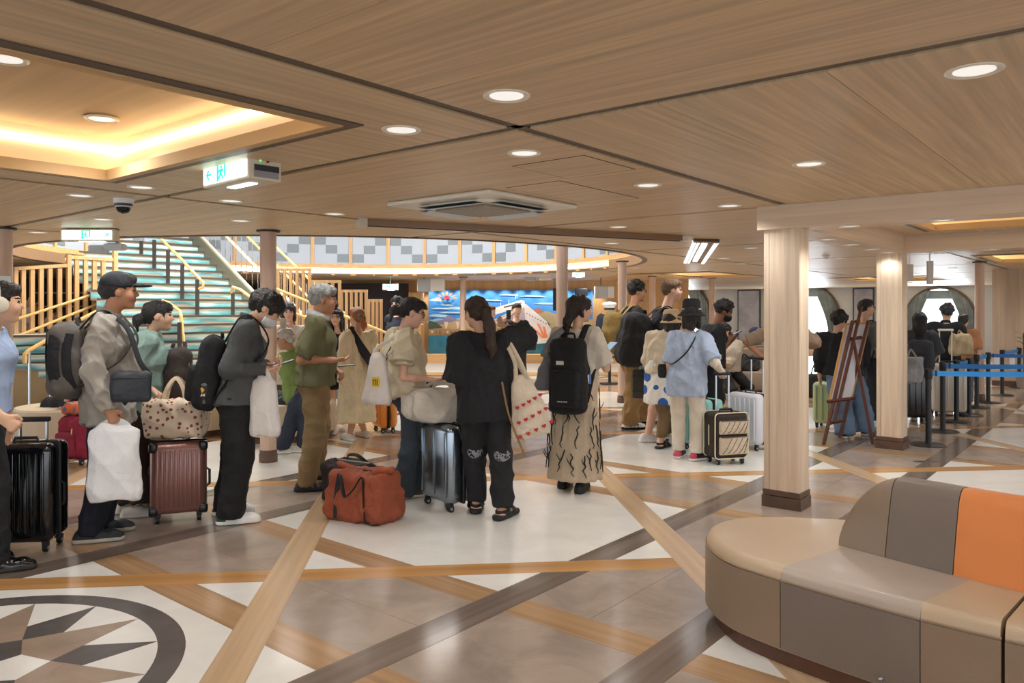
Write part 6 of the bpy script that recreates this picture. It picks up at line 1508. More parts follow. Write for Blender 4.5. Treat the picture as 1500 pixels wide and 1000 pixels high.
for x in (-.07, .07): strap(t, [Md @ Vector(q) for q in ((x, -.1, .25), (x * .7, -.06, .285), (x * .6, .05, .29), (x, .1, .25))], .014, cloth('#c4beb2'), 'handle_strap', .3)
MB().tube([Md @ Vector((0, -.23, .25)), Md @ Vector((0, .23, .25))], .006, 5).build('zip', mat('#8f897e', .5), t)
Mt_ = yawM(Vector((sr[0].location.x - .01, sr[0].location.y - .02, .59)), -14); t = softbag('tote_bag', 'cream floral print tote resting on the rose suitcase', 'bag', Mt_, (.20, .11, .135), '#d9c8b2', .04, .012, 14, m=mat('#d8c6ae', .8, kind='spots', scale=26, amt=.30, color2='#8c3f3c'))
for s in (-1, 1): strap(t, [Mt_ @ Vector(q) for q in ((-.08, s * .09, .25), (-.05, s * .05, .36), (0, s * .02, .42), (.05, s * .05, .36), (.08, s * .09, .25))], .014, cloth('#cbb79c'), 'handle_strap', .3)
M = yawM(fl(103, 683) + Vector((0, .15, 0)), 20); t = softbag('wheeled_bag', 'maroon wheeled backpack on the floor at the left', 'bag', yawM(fl(103, 683) + Vector((0, .15, .05)), 20), (.17, .13, .21), '#8c1f37', .08, .012, 15)
for x in (-.1, .1): wheel(t, M, x, -.06, .025)
R = np.array(M.to_3x3()).T; S = Solid(); S.box(np.array(M @ Vector((-.02, -.13, .2))), R, V3(.12, .04, .12), .035); solid('front_pocket', S, .012, cloth('#85203a'), t, .006, 3)
MB().tube([M @ Vector((.07, -.14, .36)), M @ Vector((.075, -.15, .31))], .006, 5).build('zip_tag', mat('#d8b25a', .4), t)
t = softbag('pouch_bag', 'orange patterned soft bag lying on the maroon wheeled backpack', 'bag', yawM(fl(103, 683) + Vector((.01, .15, .475)), 10), (.15, .1, .055), '#c8623c', .05, .01, 16, m=mat('#c9613a', .8, kind='spots', scale=14, amt=.36, color2='#5b646e'))
# ---- plastic and cloth carrier bags in hands
def carrier(name, label, top, w_top, w_bot, h, d, yaw, color, seed, rough=.35, alpha=1.0, crumple=.02, tilt=0.0, handle_h=.0, m=None):
    t = thing(name, label, 'bag', tuple(top)); S = Solid(); M = yawM(Vector(top), yaw) @ Matrix.Rotation(math.radians(tilt), 4, 'Y'); R = np.array(M.to_3x3()).T
    nx = 5
    S.cone(np.array(M @ Vector((0, 0, 0))), R, [-h, -h * .9, -h * .5, -h * .12, -.01], V3(w_bot * .88, w_bot, (w_bot + w_top) / 2, w_top, w_top * .55), V3(d * .9, d, d * .9, d * .5, .012), .02, .05, 6, seed)
    mm = m or mat(color, rough, kind='cloth', scale=5, amt=.05, bump=.3, bscale=7)
    solid('bag_body', S, .01, mm, t, crumple, seed, 9, (1, 1, .6)); return t, M, mm
J2h = Vector(J2['hand'][1][0]); t, M, mm = carrier('plastic_bag', 'crumpled white plastic carrier bag held by the man in the black cap', J2h + Vector((0, 0, -.0)), .14, .165, .49, .07, -12, '#e8eaed', 21, crumple=.010)
for s in (-1, 1): strap(t, [M @ Vector(q) for q in ((s * .10, 0, -.10), (s * .06, .01, -.03), (0, .01, .0))], .03, mm, 'loop_handle', .15)
J4h = Vector(J4['wr'][1]) + Vector((.0, -.02, -.03)); t, M, mm = carrier('plastic_bag', 'white plastic carrier bag hanging from the wrist of the man in the charcoal shirt', J4h, .08, .115, .42, .06, 5, '#dcd8d4', 22, crumple=.008)
strap(t, [M @ Vector(q) for q in ((-.05, 0, -.06), (0, .0, .03), (.05, 0, -.06))], .016, mm, 'loop_handle', .3)
J11s = Vector(J11['sh'][1]) - Vector(J11['f']) * .13 + Vector((-.06, -.06, 0)); t, M, mm = carrier('tote_bag', 'white carrier tote hanging behind the shoulder of the glasses woman', J11s + Vector((-.02, -.04, -.06)), .06, .115, .40, .07, 20, '#d3ccc4', 23, crumple=.006)
strap(t, [M @ Vector((-.03, 0, -.05)), M @ Vector((0, .02, .03)), Vector(J11['sh'][1]) + Vector((.02, 0, .075)), M @ Vector((.05, .05, -.05))], .014, mm, 'shoulder_strap', .3)
MB().box((.0, -.075, -.26), (.055, -.069, -.19), M).build('printed_patch', mat('#d8b51e', .6), t); 
for k, (a, b, c, d_) in enumerate(((.008, -.25, .012, -.205), (.03, -.25, .034, -.205), (.042, -.25, .046, -.205), (.013, -.215, .028, -.21))): MB().box((a, -.078, b), (c, -.074, d_), M).build('printed_letter', mat('#1d1d1f', .6), t)
# heart tote on the right shoulder of the woman in black
sh = Vector(J12['sh'][1]); top = sh + Vector((.02, -.06, -.02)); t, M, mm = carrier('tote_bag', 'cream knitted tote with rows of red hearts on the shoulder of the woman in black', sh + Vector((.12, -.10, -.20)), .07, .17, .46, .06, -6, '#d3c6b2', 24, rough=.9, crumple=.004, tilt=-14, m=cloth('#d3c4ae', .5))
for q in (-.045, .045): strap(t, [M @ Vector((q, -.02, -.06)), M @ Vector((q * .4, -.02, .1)), sh + Vector((-.01 + q * .3, -.02, .085)), M @ Vector((q * .4, .10, .05)), M @ Vector((q, .04, -.06))], .014, cloth('#cbbba2'), 'strap', .35)
RED = mat('#b01c2c', .6)
def heart(M, x, z, y, s):
    pts = []
    for k in range(20):
        a = 2 * math.pi * k / 20; pts.append((x + s * .058 * 16 * math.sin(a) ** 3, z + s * .058 * (13 * math.cos(a) - 5 * math.cos(2 * a) - 2 * math.cos(3 * a) - math.cos(4 * a))))
    vs = [M @ Vector((a, yy, b)) for yy in (y, y - .006) for a, b in pts]
    mesh('heart', vs, [tuple(range(20)), tuple(range(20, 40))[::-1]] + [(k, (k + 1) % 20, 20 + (k + 1) % 20, 20 + k) for k in range(20)], RED, t)
for row, z in enumerate((-.20, -.305, -.405)):
    for k in range(5):
        x = (-.12 + .06 * k) * (.75 + .13 * row); yf = -.06 * math.sqrt(max(.05, 1 - (x / (.13 + .015 * row)) ** 2)) - .012
        heart(M, x + .01, z - (k - 2) * -.012, yf, .017)
strap(t, [M @ Vector((-.14, -.05, -.02)), M @ Vector((-.15, -.06, -.25)), M @ Vector((-.12, -.05, -.50)), M @ Vector((-.11, -.05, -.56))], .007, cloth('#8a6a48'), 'cord', .6)
# crossbody bag, phones, bottle
t = thing('crossbody_bag', 'navy crossbody bag at the hip of the man in the black cap', 'bag', tuple(at(192, 585, 4.78)))
M = yawM(at(193, 588, 4.80), -14); R = np.array(M.to_3x3()).T; S = Solid(); S.box(np.array(M @ Vector((0, 0, .09))), R, V3(.115, .045, .095), .03); solid('bag_body', S, .009, mat('#2c323b', .5, kind='cloth', scale=8, amt=.08, bump=.2), t, .005, 4)
MB().tube([M @ Vector((-.1, -.047, .15)), M @ Vector((.1, -.047, .15))], .005, 5).build('zip', mat('#15171b', .5), t)
strap(t, [M @ Vector((.11, .0, .16)), at(205, 530, 4.80), at(186, 480, 4.86), Vector(J2['nk']) + Vector((.02, -.07, .03)), Vector(J2['nk']) + Vector((-.09, -.0, .0))], .016, mat('#1f2227', .7), 'strap', .25)
def phone(label, pos, yaw, tilt, face='#9fb6cc', case='#1b1c20', l=.15, roll=0):
    M = yawM(pos, yaw) @ Matrix.Rotation(math.radians(tilt), 4, 'X') @ Matrix.Rotation(math.radians(roll), 4, 'Y'); t = thing('phone', label, 'phone', tuple(pos))
    MB().rbox((-.037, -l / 2, -.005), (.037, l / 2, .004), .004, M).build('case', mat(case, .4), t, True); MB().box((-.033, -l / 2 + .005, .004), (.033, l / 2 - .005, .0048), M).build('screen', mat(face, .15, emit=.25), t)
def handpos(J, sd, f=.075, u=.02): k1, hd, inw, side = J['hand'][sd]; return Vector(k1 + hd * f * .4 + inw * .03 + np.array([0, 0, u]))
phone('phone in the hands of the man in the charcoal shirt', at(415, 532, 5.36), 72, 18, '#c9d6e2', '#3a3d42')
phone('phone held flat by the grey haired man in the olive shirt', at(508, 535, 6.45), 78, 5, '#9fc3c9', '#5a4a3a')
phone('silver phone held by the young woman in the white top', at(415, 474, 8.95), 170, 60, '#d8d8d4', '#b9b4aa')
phone('black phone of the masked curly haired man', at(1076, 489, 8.98), 88, 24, '#8ea0ae', '#15161a', .17)
phone('pale blue phone of the woman with the dark bob', at(893, 508, 6.5), 40, 30, '#a9c9e2', '#7fa9cf')
phone('black phone held up before the face of the person at the mural', at(745, 461, 12.7), 175, 86, '#15161a', '#15161a', .16)
# ---- backpacks -----------------------------------------------------
def backpack(label, J, w, d, h, color, drop=.05, off=0.0, front=False, strapc=None, pocket=None, vox=None, lat=0.0, seed=31, straps=True, panels=(), topc=None, fold=.006, tilt=0):
    f, r, sp, s = [np.array(J[k]) if k != 's' else J[k] for k in ('f', 'r', 'sp', 's')]; sg = 1 if front else -1
    nk = J['nk']; bw = .115 * s + d / 2 + off; c = nk - sp * (drop + h / 2) + f * sg * bw + r * lat
    c = c + np.array([0, 0, 0.0]); t = thing('backpack', label, 'backpack', tuple(c - np.array([0, 0, h / 2])))
    up = nv(sp + f * math.tan(math.radians(tilt)) * -sg * -1); fo = np.cross(up, r) * -1; fo = nv(fo) ; fo = fo if fo @ f > 0 else -fo
    R = np.stack([r, fo, nv(np.cross(r, fo)) if np.cross(r, fo)[2] > 0 else -nv(np.cross(r, fo))]); v = vox or J['vox'] * 1.2
    S = Solid(); S.box(c, R, V3(w / 2, d / 2, h / 2), min(w, d) * .42); S.box(c - R[2] * h * .16, R, V3(w / 2 * 1.04, d / 2 * 1.08, h * .34), min(w, d) * .42, .03)
    solid('pack_body', S, v, cloth(color, .35), t, fold, seed, 14)
    L = lambda x, y, z: c + R[0] * x + R[1] * y * sg + R[2] * z
    if pocket:
        P_ = Solid(); P_.box(L(0, d / 2 + .015, -h * .17), R, V3(w * .38, .04, h * .24), .035); po_ = solid('front_pocket', P_, v, cloth(pocket, .35), t, fold * .6, seed + 1, 14)
        MB().tube(bez([Vector(L(-w * .34, d / 2 + .052, h * .06)), Vector(L(0, d / 2 + .06, h * .085)), Vector(L(w * .34, d / 2 + .052, h * .06))], 5), .005, 5).build('zip', mat('#0d0d0f', .5), po_)
    for (x, z0, z1, ww, cc) in panels: strap(t, [Vector(L(x * .8, d / 2 * 1.02, z1)), Vector(L(x, d / 2 * 1.09, (z0 + z1) / 2)), Vector(L(x * .9, d / 2 * 1.06, z0))], ww, cloth(cc), 'trim_panel', .25, up=Vector(R[0]))
    strap(t, [Vector(L(-.035, -d * .35, h * .49)), Vector(L(-.03, -d * .3, h * .56)), Vector(L(.03, -d * .3, h * .56)), Vector(L(.035, -d * .35, h * .49))], .011, cloth(strapc or color), 'grab_loop', .5)
    if straps:
        for sd in (1, -1):
            a = J['sh'][sd] * .6 + nk * .4; uo = np.array([0, 0, .066 * s])
            pts = [Vector(L(sd * w * .22, -d * .42, h * .40)), Vector(a + uo - f * .045 * -sg * -1 if False else a + uo + f * sg * .05), Vector(a + uo * .95 - f * sg * .045), Vector(J['sh'][sd] * .5 + J['chest'] * .5 - f * sg * .145 * s + r * sd * .035), Vector(J['chest'] * .6 + J['waist'] * .4 - f * sg * .09 * s + r * sd * .165 * s), Vector(J['waist'] + r * sd * .17 * s + f * sg * .05), Vector(L(sd * w * .42, -d * .4, -h * .36))]
            strap(t, pts, .027, cloth(strapc or color), 'shoulder_strap', .22, up=Vector(r), n=6)
    return t, L, R
t, L, R = backpack('big grey backpack with two black trim panels on the man in the black cap', J2, .32, .19, .48, '#6a655f', .03, .02, panels=((-.08, -.16, .20, .035, '#25252a'), (.08, -.12, .2, .03, '#25252a')), strapc='#55524e', seed=41)
for y_, w_ in ((.045, .034), (-.03, .028)): strap(t, [Vector(L(.150, y_ - .01, .17)), Vector(L(.172, y_ + .005, .05)), Vector(L(.172, y_ + .0, -.08)), Vector(L(.15, y_ - .025, -.18))], w_, cloth('#232327'), 'trim_panel', .25, up=Vector(R[1]))
t, L, R = backpack('slouchy black backpack with a drink bottle on the man in the charcoal shirt', J4, .30, .15, .50, '#17171a', .10, .015, pocket='#141417', seed=42, tilt=0)
q = Vector(L(.12, .09, -.13)); 
bt = thing('bottle', 'clear drink bottle with black and yellow label in the side of the black backpack', 'bottle', tuple(q)); bx_ = at(299, 572, 5.2)
MB().lathe([(.03, -.085), (.033, -.08), (.033, .045), (.014, .075), (.014, .085)], bx_, 18).build('bottle_body', mat('#5a5f66', .12), bt, True); MB().lathe([(.0165, .083), (.0165, .105)], bx_, 14).build('bottle_cap', mat('#c9ccd0', .4), bt, True)
MB().lathe([(.0338, -.06), (.0338, .035)], bx_, 18).build('bottle_label', mat('#1f1e1c', .5), bt, True)
mesh('label_mark', [bx_ + Vector((a, -.0365, b)) for a, b in ((0, .028), (.018, .008), (0, -.012), (-.018, .008))], [(0, 1, 2, 3)][:1], mat('#e0a51e', .5), bt)
for k in range(5): MB().box((bx_.x - .022 + k * .009, bx_.y - .0385, bx_.z - .034), (bx_.x - .017 + k * .009, bx_.y - .0345, bx_.z - .018), None).build('label_letter', mat('#e9e4d6', .5), bt)
t, L, R = backpack('black daypack with zip pocket and straps on the woman in the twig print dress', J13, .30, .15, .60, '#131316', .06, .0, pocket='#101013', strapc='#17171a', seed=43)
MB().box(tuple(Vector((-.03, -.2, -.015))), (.03, -.194, .015), frame(Vector(L(-.02, -.01, .11)), Vector(R[0]), Vector(R[1]), Vector(R[2]))).build('badge', mat('#c9c2b4', .4), t)
for k in range(6): MB().box((-.022 + k * .008, -.197, -.008), (-.0175 + k * .008, -.192, .004), frame(Vector(L(-.02, -.01, .11)) + Vector((0, -.002, 0)), Vector(R[0]), Vector(R[1]), Vector(R[2]))).build('badge_letter', mat('#3a3733', .5), t)
for k in range(6): MB().box((-.04 + k * .014, -.185, -.20), (-.032 + k * .014, -.18, -.19), frame(Vector(L(0, 0, 0)), Vector(R[0]), Vector(R[1]), Vector(R[2]))).build('logo_letter', mat('#b9b6b0', .5), t)
for k, cc in enumerate(('#e0762a', '#e9e6df', '#4a7ac0')): MB().tube([Vector(L(.15 + .012 * k, -.01, -.06)), Vector(L(.152 + .012 * k, -.0, -.0 + .01 * k))], .010, 6).build('marker_pen', mat(cc, .5), t)
# grey shoulder bag of the same woman
sh = Vector(J13['sh'][-1]); t, M, mm = carrier('shoulder_bag', 'grey slouchy shoulder bag left of the black daypack', sh + Vector((-.10, -.12, -.10)), .05, .11, .32, .07, 10, '#6c6e73', 27, rough=.9, crumple=.012, m=cloth('#6b6d72'))
strap(t, [M @ Vector((-.05, -.02, -.06)), M @ Vector((.04, -.04, .1)), sh + Vector((.06, -.02, .075)), sh + Vector((.09, .08, .02))], .03, cloth('#74767a'), 'strap', .3)
backpack('khaki hiking backpack on the dark curly haired man', J14, .32, .20, .56, '#9a8046', .04, .03, pocket='#86703c', strapc='#b89a5c', seed=44)
backpack('huge round black backpack on the tall blond man', J15, .42, .30, .62, '#1a1a1d', .02, .05, strapc='#17171a', seed=45)
backpack('dark brown backpack worn on the front of the woman in sage green', J3, .28, .16, .42, '#3b302c', .10, .035, front=True, seed=46, straps=False)
backpack('black backpack on the short haired man beside the second column', J23, .32, .18, .52, '#1b1c20', .05, .02, pocket='#17181b', seed=47)
backpack('dark grey backpack on the woman with long black hair', J24, .30, .16, .44, '#3f434b', .08, .02, pocket='#363a42', seed=48)
t = thing('sling_bag', 'black sling strap bag across the cream cardigan', 'bag', tuple(J10['chest'])); f_, r_ = J10['f'], J10['r']
strap(t, [Vector(J10['nk'] - r_ * .13 + V3(0, 0, .07)), Vector(J10['chest'] - f_ * .19 - r_ * .02), Vector(J10['waist'] - f_ * .19 + r_ * .14), Vector(J10['waist'] + r_ * .25)], .05, cloth('#26272b'), 'strap', .2, up=Vector((0, 0, 1)))
S = Solid(); S.el(J10['waist'] + r_ * .24 - f_ * .1, np.eye(3), V3(.06, .08, .1)); solid('bag_body', S, .012, cloth('#26272b'), t, .004)
for J, lab, sdir in ((J11, 'thin black bag strap across the cream blouse', 1), (J17, 'thin black bag strap across the pale blue T-shirt', 1), (J12, None, 1)):
    if lab:
        t = thing('crossbody_bag', lab, 'bag', tuple(J['waist'])); f_, r_ = J['f'], J['r']; o = .155 if J is J17 else .15
        strap(t, [Vector(J['nk'] + r_ * .10 + V3(0, 0, .055)), Vector(J['chest'] - f_ * o + r_ * .02), Vector(J['waist'] - f_ * o - r_ * .10), Vector(J['waist'] - r_ * .19 - V3(0, 0, .04))], .011, mat('#1b1b1e', .6), 'strap', .4)
        S = Solid(); S.box(J['waist'] + (f_ * .17 if J is J11 else -r_ * .23) - V3(0, 0, .10), np.eye(3), V3(.06, .04, .07), .02); solid('bag_body', S, .012, cloth('#1f1f22'), t, .003)
t = thing('handbag', 'black handbag of the person photographing at the mural', 'bag', tuple(at(776, 508, 12.8))); M = yawM(at(776, 513, 12.8), 10)
MB().rbox((-.11, -.05, 0), (.11, .05, .17), .03, M).build('bag_body', mat('#17181b', .5), t, True); strap(t, [M @ Vector(q) for q in ((-.08, 0, .16), (-.1, 0, .4), (-.15, 0, .5), (.0, 0, .4), (.08, 0, .16))], .01, mat('#17181b', .5), 'strap', .5)
t = softbag('travel_bag', 'black patterned bag lying on the far bench', 'bag', yawM(at(1092, 543, 13.6), 0), (.22, .16, .13), '#2a2a2c', .08, .015, 51, .018, m=mat('#3a3a3c', .7, kind='spots', scale=16, amt=.3, color2='#15151a')); strap(t, [at(1084, 526, 13.45), at(1090, 519, 13.45), at(1098, 526, 13.45)], .016, mat('#17171a', .6), 'handle_strap')
t = thing('paper_bag', 'blue and white carrier bag on the lap of the seated capped person', 'bag', tuple(at(1106, 512, 14.7))); M = yawM(at(1106, 517, 14.7), 10); MB().rbox((-.09, -.05, 0), (.09, .05, .26), .012, M).build('bag_body', mat('#3f9ad8', .5), t, True); strap(t, [M @ Vector(q) for q in ((-.05, 0, .26), (0, 0, .34), (.05, 0, .26))], .006, mat('#e6e8ea', .5), 'loop_handle'); MB().box((-.06, -.054, .05), (.06, -.05, .12), M).build('white_band', mat('#e6e8ea', .5), t)
t = softbag('tote_bag', 'cream tote carried by the man in the black polo', 'bag', yawM(at(1408, 520, 11.0), 20), (.14, .07, .15), '#c4b08c', .04, .012, 52, .016); strap(t, [at(1402, 492, 11.0), at(1405, 484, 11.1), at(1412, 492, 11.0)], .014, cloth('#bda884'), 'handle_strap')
t = softbag('tote_bag', 'grey white tote hanging beside the second square column', 'bag', yawM(at(1336, 560, 10.2), 20), (.13, .07, .17), '#aeb2b8', .03, .012, 53, .016); strap(t, [at(1330, 522, 10.2), at(1334, 512, 10.2), at(1342, 522, 10.2)], .014, cloth('#a49a8c'), 'handle_strap')
# uniform on a stand beside the mural
Jm = at(893, 445, 15.5); t = thing('mannequin', 'navy crew uniform with white peaked cap displayed on a stand', 'mannequin', (Jm.x, Jm.y, 0)); S = Solid(); b = V3(Jm.x, Jm.y, 0); X_ = V3(1, 0, 0)
S.rc(b + V3(0, 0, .75), b + V3(0, 0, 1.05), .16, .13, .05, X_, 1.35).rc(b + V3(0, 0, 1.05), b + V3(0, 0, 1.25), .13, .14, .05, X_, 1.35).rc(b + V3(-.17, 0, 1.34), b + V3(.17, 0, 1.34), .065, .065, .05)
for s in (-1, 1): S.rc(b + V3(s * .19, 0, 1.33), b + V3(s * .30, -.02, .86), .065, .05, .04)
solid('jacket', S, .02, cloth('#1d2436'), t, .006); MB().tube([(Jm.x, Jm.y, 1.3), (Jm.x, Jm.y, 1.5)], .05, 10).build('neck', mat('#d9d4c8', .6), t, True)
MB().box((Jm.x - .05, Jm.y - .2, 1.12), (Jm.x + .05, Jm.y - .15, 1.36)).build('shirt_front', mat('#dedbd2', .7), t)
MB().lathe([(.10, 1.50), (.105, 1.55), (.15, 1.60), (.13, 1.64), (.01, 1.66)], (Jm.x, Jm.y, 0), 20).build('cap', mat('#e9e8e4', .5), t, True); MB().lathe([(.11, 1.49), (.11, 1.53)], (Jm.x, Jm.y, 0), 20).build('cap_band', mat('#1a1b22', .5), t, True)
for k in range(4):
    for s in (-1, 1): MB().lathe([(.014, 0), (.008, .01)], (Jm.x + s * .07, Jm.y - .19, .85 + .1 * k), 8).build('gold_button', mat('#c9a23e', .3, metal=.8), t)
MB().lathe([(.2, 0), (.2, .02), (.03, .03), (.03, .8)], (Jm.x, Jm.y, 0), 20).build('stand', M_BLACKM, t, True)
# dark twig print of the dress
dr = [o for o in J13['root'].children if o.name.startswith('dress')][0]; rn = random.Random(5); f_, r_ = J13['f'], J13['r']
twm = mat('#1b1a1a', .8); base = J13['pe']
def dress_r(z): return np.interp(z, [.10, .50, .84, .97], [.232, .21, .198, .17])
for k in range(34):
    th = -2.95 + 3.3 * ((k * 7) % 34) / 33 + rn.uniform(-.06, .06); z = .15 + .2 * (k % 4) + rn.uniform(-.03, .05); pts = []; dth = 0
    for q in range(7):
        rr = dress_r(z) + .010; x, y = rr * math.cos(th + dth), rr * .82 * math.sin(th + dth); c_ = base + r_ * x + f_ * y; pts.append(Vector((c_[0], c_[1], z))); z += .03; dth += rn.uniform(-.12, .12)
        if z > .93: break
    if len(pts) < 3: continue
    MB().tube(pts, [.0035 + .003 * math.sin(3.1 * i / len(pts)) for i in range(len(pts))], 5).build('twig_print', twm, dr)
    if k % 2 == 0:
        a = pts[len(pts) // 2]; MB().tube([a, a + Vector(r_) * .02 * (1 if k % 4 else -1) + Vector((0, 0, .025)), a + Vector(r_) * .035 * (1 if k % 4 else -1) + Vector((0, 0, .06))], [.004, .004, .002], 5).build('twig_print', twm, dr)
# knee patches on the joggers
for sd in (1, -1):
    k_ = J12['kn'][sd]; S = Solid(); S.el(k_ - J12['f'] * .072 + V3(0, 0, .0), np.stack([J12['r'], J12['f'], V3(0, 0, 1)]), V3(.06, .03, .05)); solid('knee_patch', S, .009, mat('#85868d', .9, kind='spots', scale=55, amt=.42, color2='#121214'), J12['bot_o'], .004, 5)
# ================================================================== FURNITURE
LEA = mat('#b79f83', .38, kind='cloth', scale=3, amt=.05, bump=.08, bscale=120, coat=.05); LEG = mat('#a8988a', .38, kind='cloth', scale=3, amt=.05, bump=.08, bscale=120, coat=.05)
LED_ = mat('#86715c', .42, kind='cloth', scale=3, amt=.05, bump=.08, bscale=120, coat=.1); LETP = mat('#75675c', .45, kind='cloth', scale=3, amt=.05, bump=.1, bscale=120); LEO = mat('#d98240', .42, kind='cloth', scale=3, amt=.05, bump=.1, bscale=120)
SO = thing('bench', 'curved leather bench with tan seat and orange and taupe back panels in the foreground', 'sofa', (1.7, 3.3, 0))
front = [(1.13, 3.24), (1.31, 3.03), (1.50, 2.83), (1.70, 2.655), (1.92, 2.47), (2.3, 2.17), (2.7, 1.88)]
tip = [(1.45, 4.07), (1.22, 4.06), (1.06, 3.97), (.97, 3.83), (.945, 3.66), (.985, 3.45), (1.13, 3.24)]
back = [(3.3, 2.55), (2.9, 3.05), (2.5, 3.42), (2.1, 3.75), (1.78, 3.98), (1.45, 4.07)]
def cr(p, n=6): return [(q.x, q.y) for q in bez([(a, b, 0) for a, b in p], n)]
def bench_piece(name, outer, inner, z0, z1, m, par, rad=.05):
    """seat block: the outer edge points get a rounded top edge, the inner points meet their neighbours flush"""
    outline = outer + inner; n = len(outline); no = len(outer)
    a = sum(outline[i][0] * outline[(i + 1) % n][1] - outline[(i + 1) % n][0] * outline[i][1] for i in range(n)); sg = 1 if a > 0 else -1
    def off(d):
        out = []
        for i in range(n):
            if i >= no: out.append(outline[i]); continue
            p0, p2 = outline[max(i - 1, 0)], outline[min(i + 1, no - 1)]; ex, ey = p2[0] - p0[0], p2[1] - p0[1]; l = math.hypot(ex, ey) + 1e-9
            out.append((outline[i][0] - sg * ey / l * d, outline[i][1] + sg * ex / l * d))
        return out
    prof = [(0, z0), (0, z1 - rad)] + [(rad * (1 - math.cos(t)), z1 - rad + rad * math.sin(t)) for t in (.4, .8, 1.2, 1.57)]
    vs = []; fs = []
    for d, z in prof: vs += [(x, y, z) for x, y in off(d)]
    for k in range(len(prof) - 1):
        for i in range(n): fs.append((k * n + i, k * n + (i + 1) % n, (k + 1) * n + (i + 1) % n, (k + 1) * n + i))
    fs += [tuple(range(n))[::-1], tuple(range((len(prof) - 1) * n, len(prof) * n))]
    if sg < 0: fs = [f[::-1] for f in fs]
    o = mesh(name, vs, fs, m, par, smooth=True)
    try: o.data.set_sharp_from_angle(angle=.75)
    except Exception: pass
    return o
# seat cushions (three colour fields) split across the bench, each with its side panel
split1 = ((1.15, 3.215), (1.62, 3.75)); 
def segs(f0, f1, b0, b1): return cr(f0)[:] + cr(b1)[:]
ZS = .415
secA = cr(tip, 5); secA = cr([(1.45, 4.07)] + tip[1:], 5) + [(1.6, 3.62), (1.66, 3.98)][:0]
bench_piece('seat', cr(tip, 6), [(1.555, 3.545), (1.80, 3.96)], .07, ZS, LEA, SO)
bench_piece('seat', cr([(1.131, 3.239), (1.31, 3.03), (1.50, 2.83)], 6), [(1.99, 3.2), (1.80, 3.958), (1.556, 3.543)], .07, ZS, LEG, SO)
bench_piece('seat', cr([(1.501, 2.829), (1.60, 2.74), (1.69, 2.665)], 5), [(2.0, 2.98), (2.3, 3.55), (1.802, 3.957), (1.991, 3.2)], .07, ZS, LEA, SO)
bench_piece('seat', cr([(1.70, 2.655), (1.92, 2.47), (2.3, 2.17), (2.7, 1.88)], 5), cr([(3.3, 2.55), (2.9, 3.05), (2.5, 3.42), (2.32, 3.55)], 5) + [(2.012, 2.975)], .07, ZS, LEA, SO)
# darker upholstered sides just proud of the seat blocks
def side(name, line, m, z0=.075, z1=.355, th=.006):
    pts = cr(line, 8); vs = []; fs = []; n = len(pts)
    for i, (x, y) in enumerate(pts):
        a, b = pts[max(i - 1, 0)], pts[min(i + 1, n - 1)]; ex, ey = b[0] - a[0], b[1] - a[1]; l = math.hypot(ex, ey); nx, ny = ey / l, -ex / l
        if nx * (x - 1.9) + ny * (y - 3.2) < 0: nx, ny = -nx, -ny
        for o_, z in ((th, z0), (th, z1), (-.004, z1), (-.004, z0)): vs.append((x + nx * o_, y + ny * o_, z))
    for i in range(n - 1):
        for k in range(4): fs.append((4 * i + k, 4 * i + (k + 1) % 4, 4 * i + 4 + (k + 1) % 4, 4 * i + 4 + k))
    fs += [(0, 1, 2, 3), (4 * n - 1, 4 * n - 2, 4 * n - 3, 4 * n - 4)]
    o = mesh(name, vs, fs, m, SO, smooth=True)
    try: o.data.set_sharp_from_angle(angle=.7)
    except Exception: pass
side('side_panel', tip, LED_); side('side_panel', [(1.135, 3.235), (1.31, 3.03), (1.50, 2.83)], LETP); side('side_panel', [(1.503, 2.827), (1.60, 2.74), (1.692, 2.663)], LED_); side('side_panel', front[3:], LED_)
for ln in (tip, [(1.135, 3.235), (1.31, 3.03), (1.50, 2.83)], [(1.503, 2.827), (1.60, 2.74), (1.692, 2.663)], front[3:]):
    MB().tube([(x, y, .362) for x, y in [(1.9 + (a - 1.9) * 1.004, 3.2 + (b - 3.2) * 1.004) for a, b in cr(ln, 8)]], .0045, 5).build('piping', mat('#8f7a62', .5), SO, True)
def shrink(p, d): return [(1.95 + (x - 1.95) * (1 - d), 3.1 + (y - 3.1) * (1 - d)) for x, y in p]
MB().prism(shrink(cr(tip, 5) + cr(front, 5) + cr(back, 5), .035), 0, .075).build('plinth', mat('#5a3826', .45, kind='wood_x', scale=10, amt=.15), SO)
for px, py in ((1068, 896), (1291, 992)):
    p = fl(px, py, .11); MB().lathe([(.011, 0), (.011, .006), (.006, .009)], p + Vector((-.01, -.012, 0)), 12, M=Matrix.Rotation(math.radians(90), 4, 'X')).build('foot_stud', mat('#8f8f8f', .3, metal=.8), SO, True)
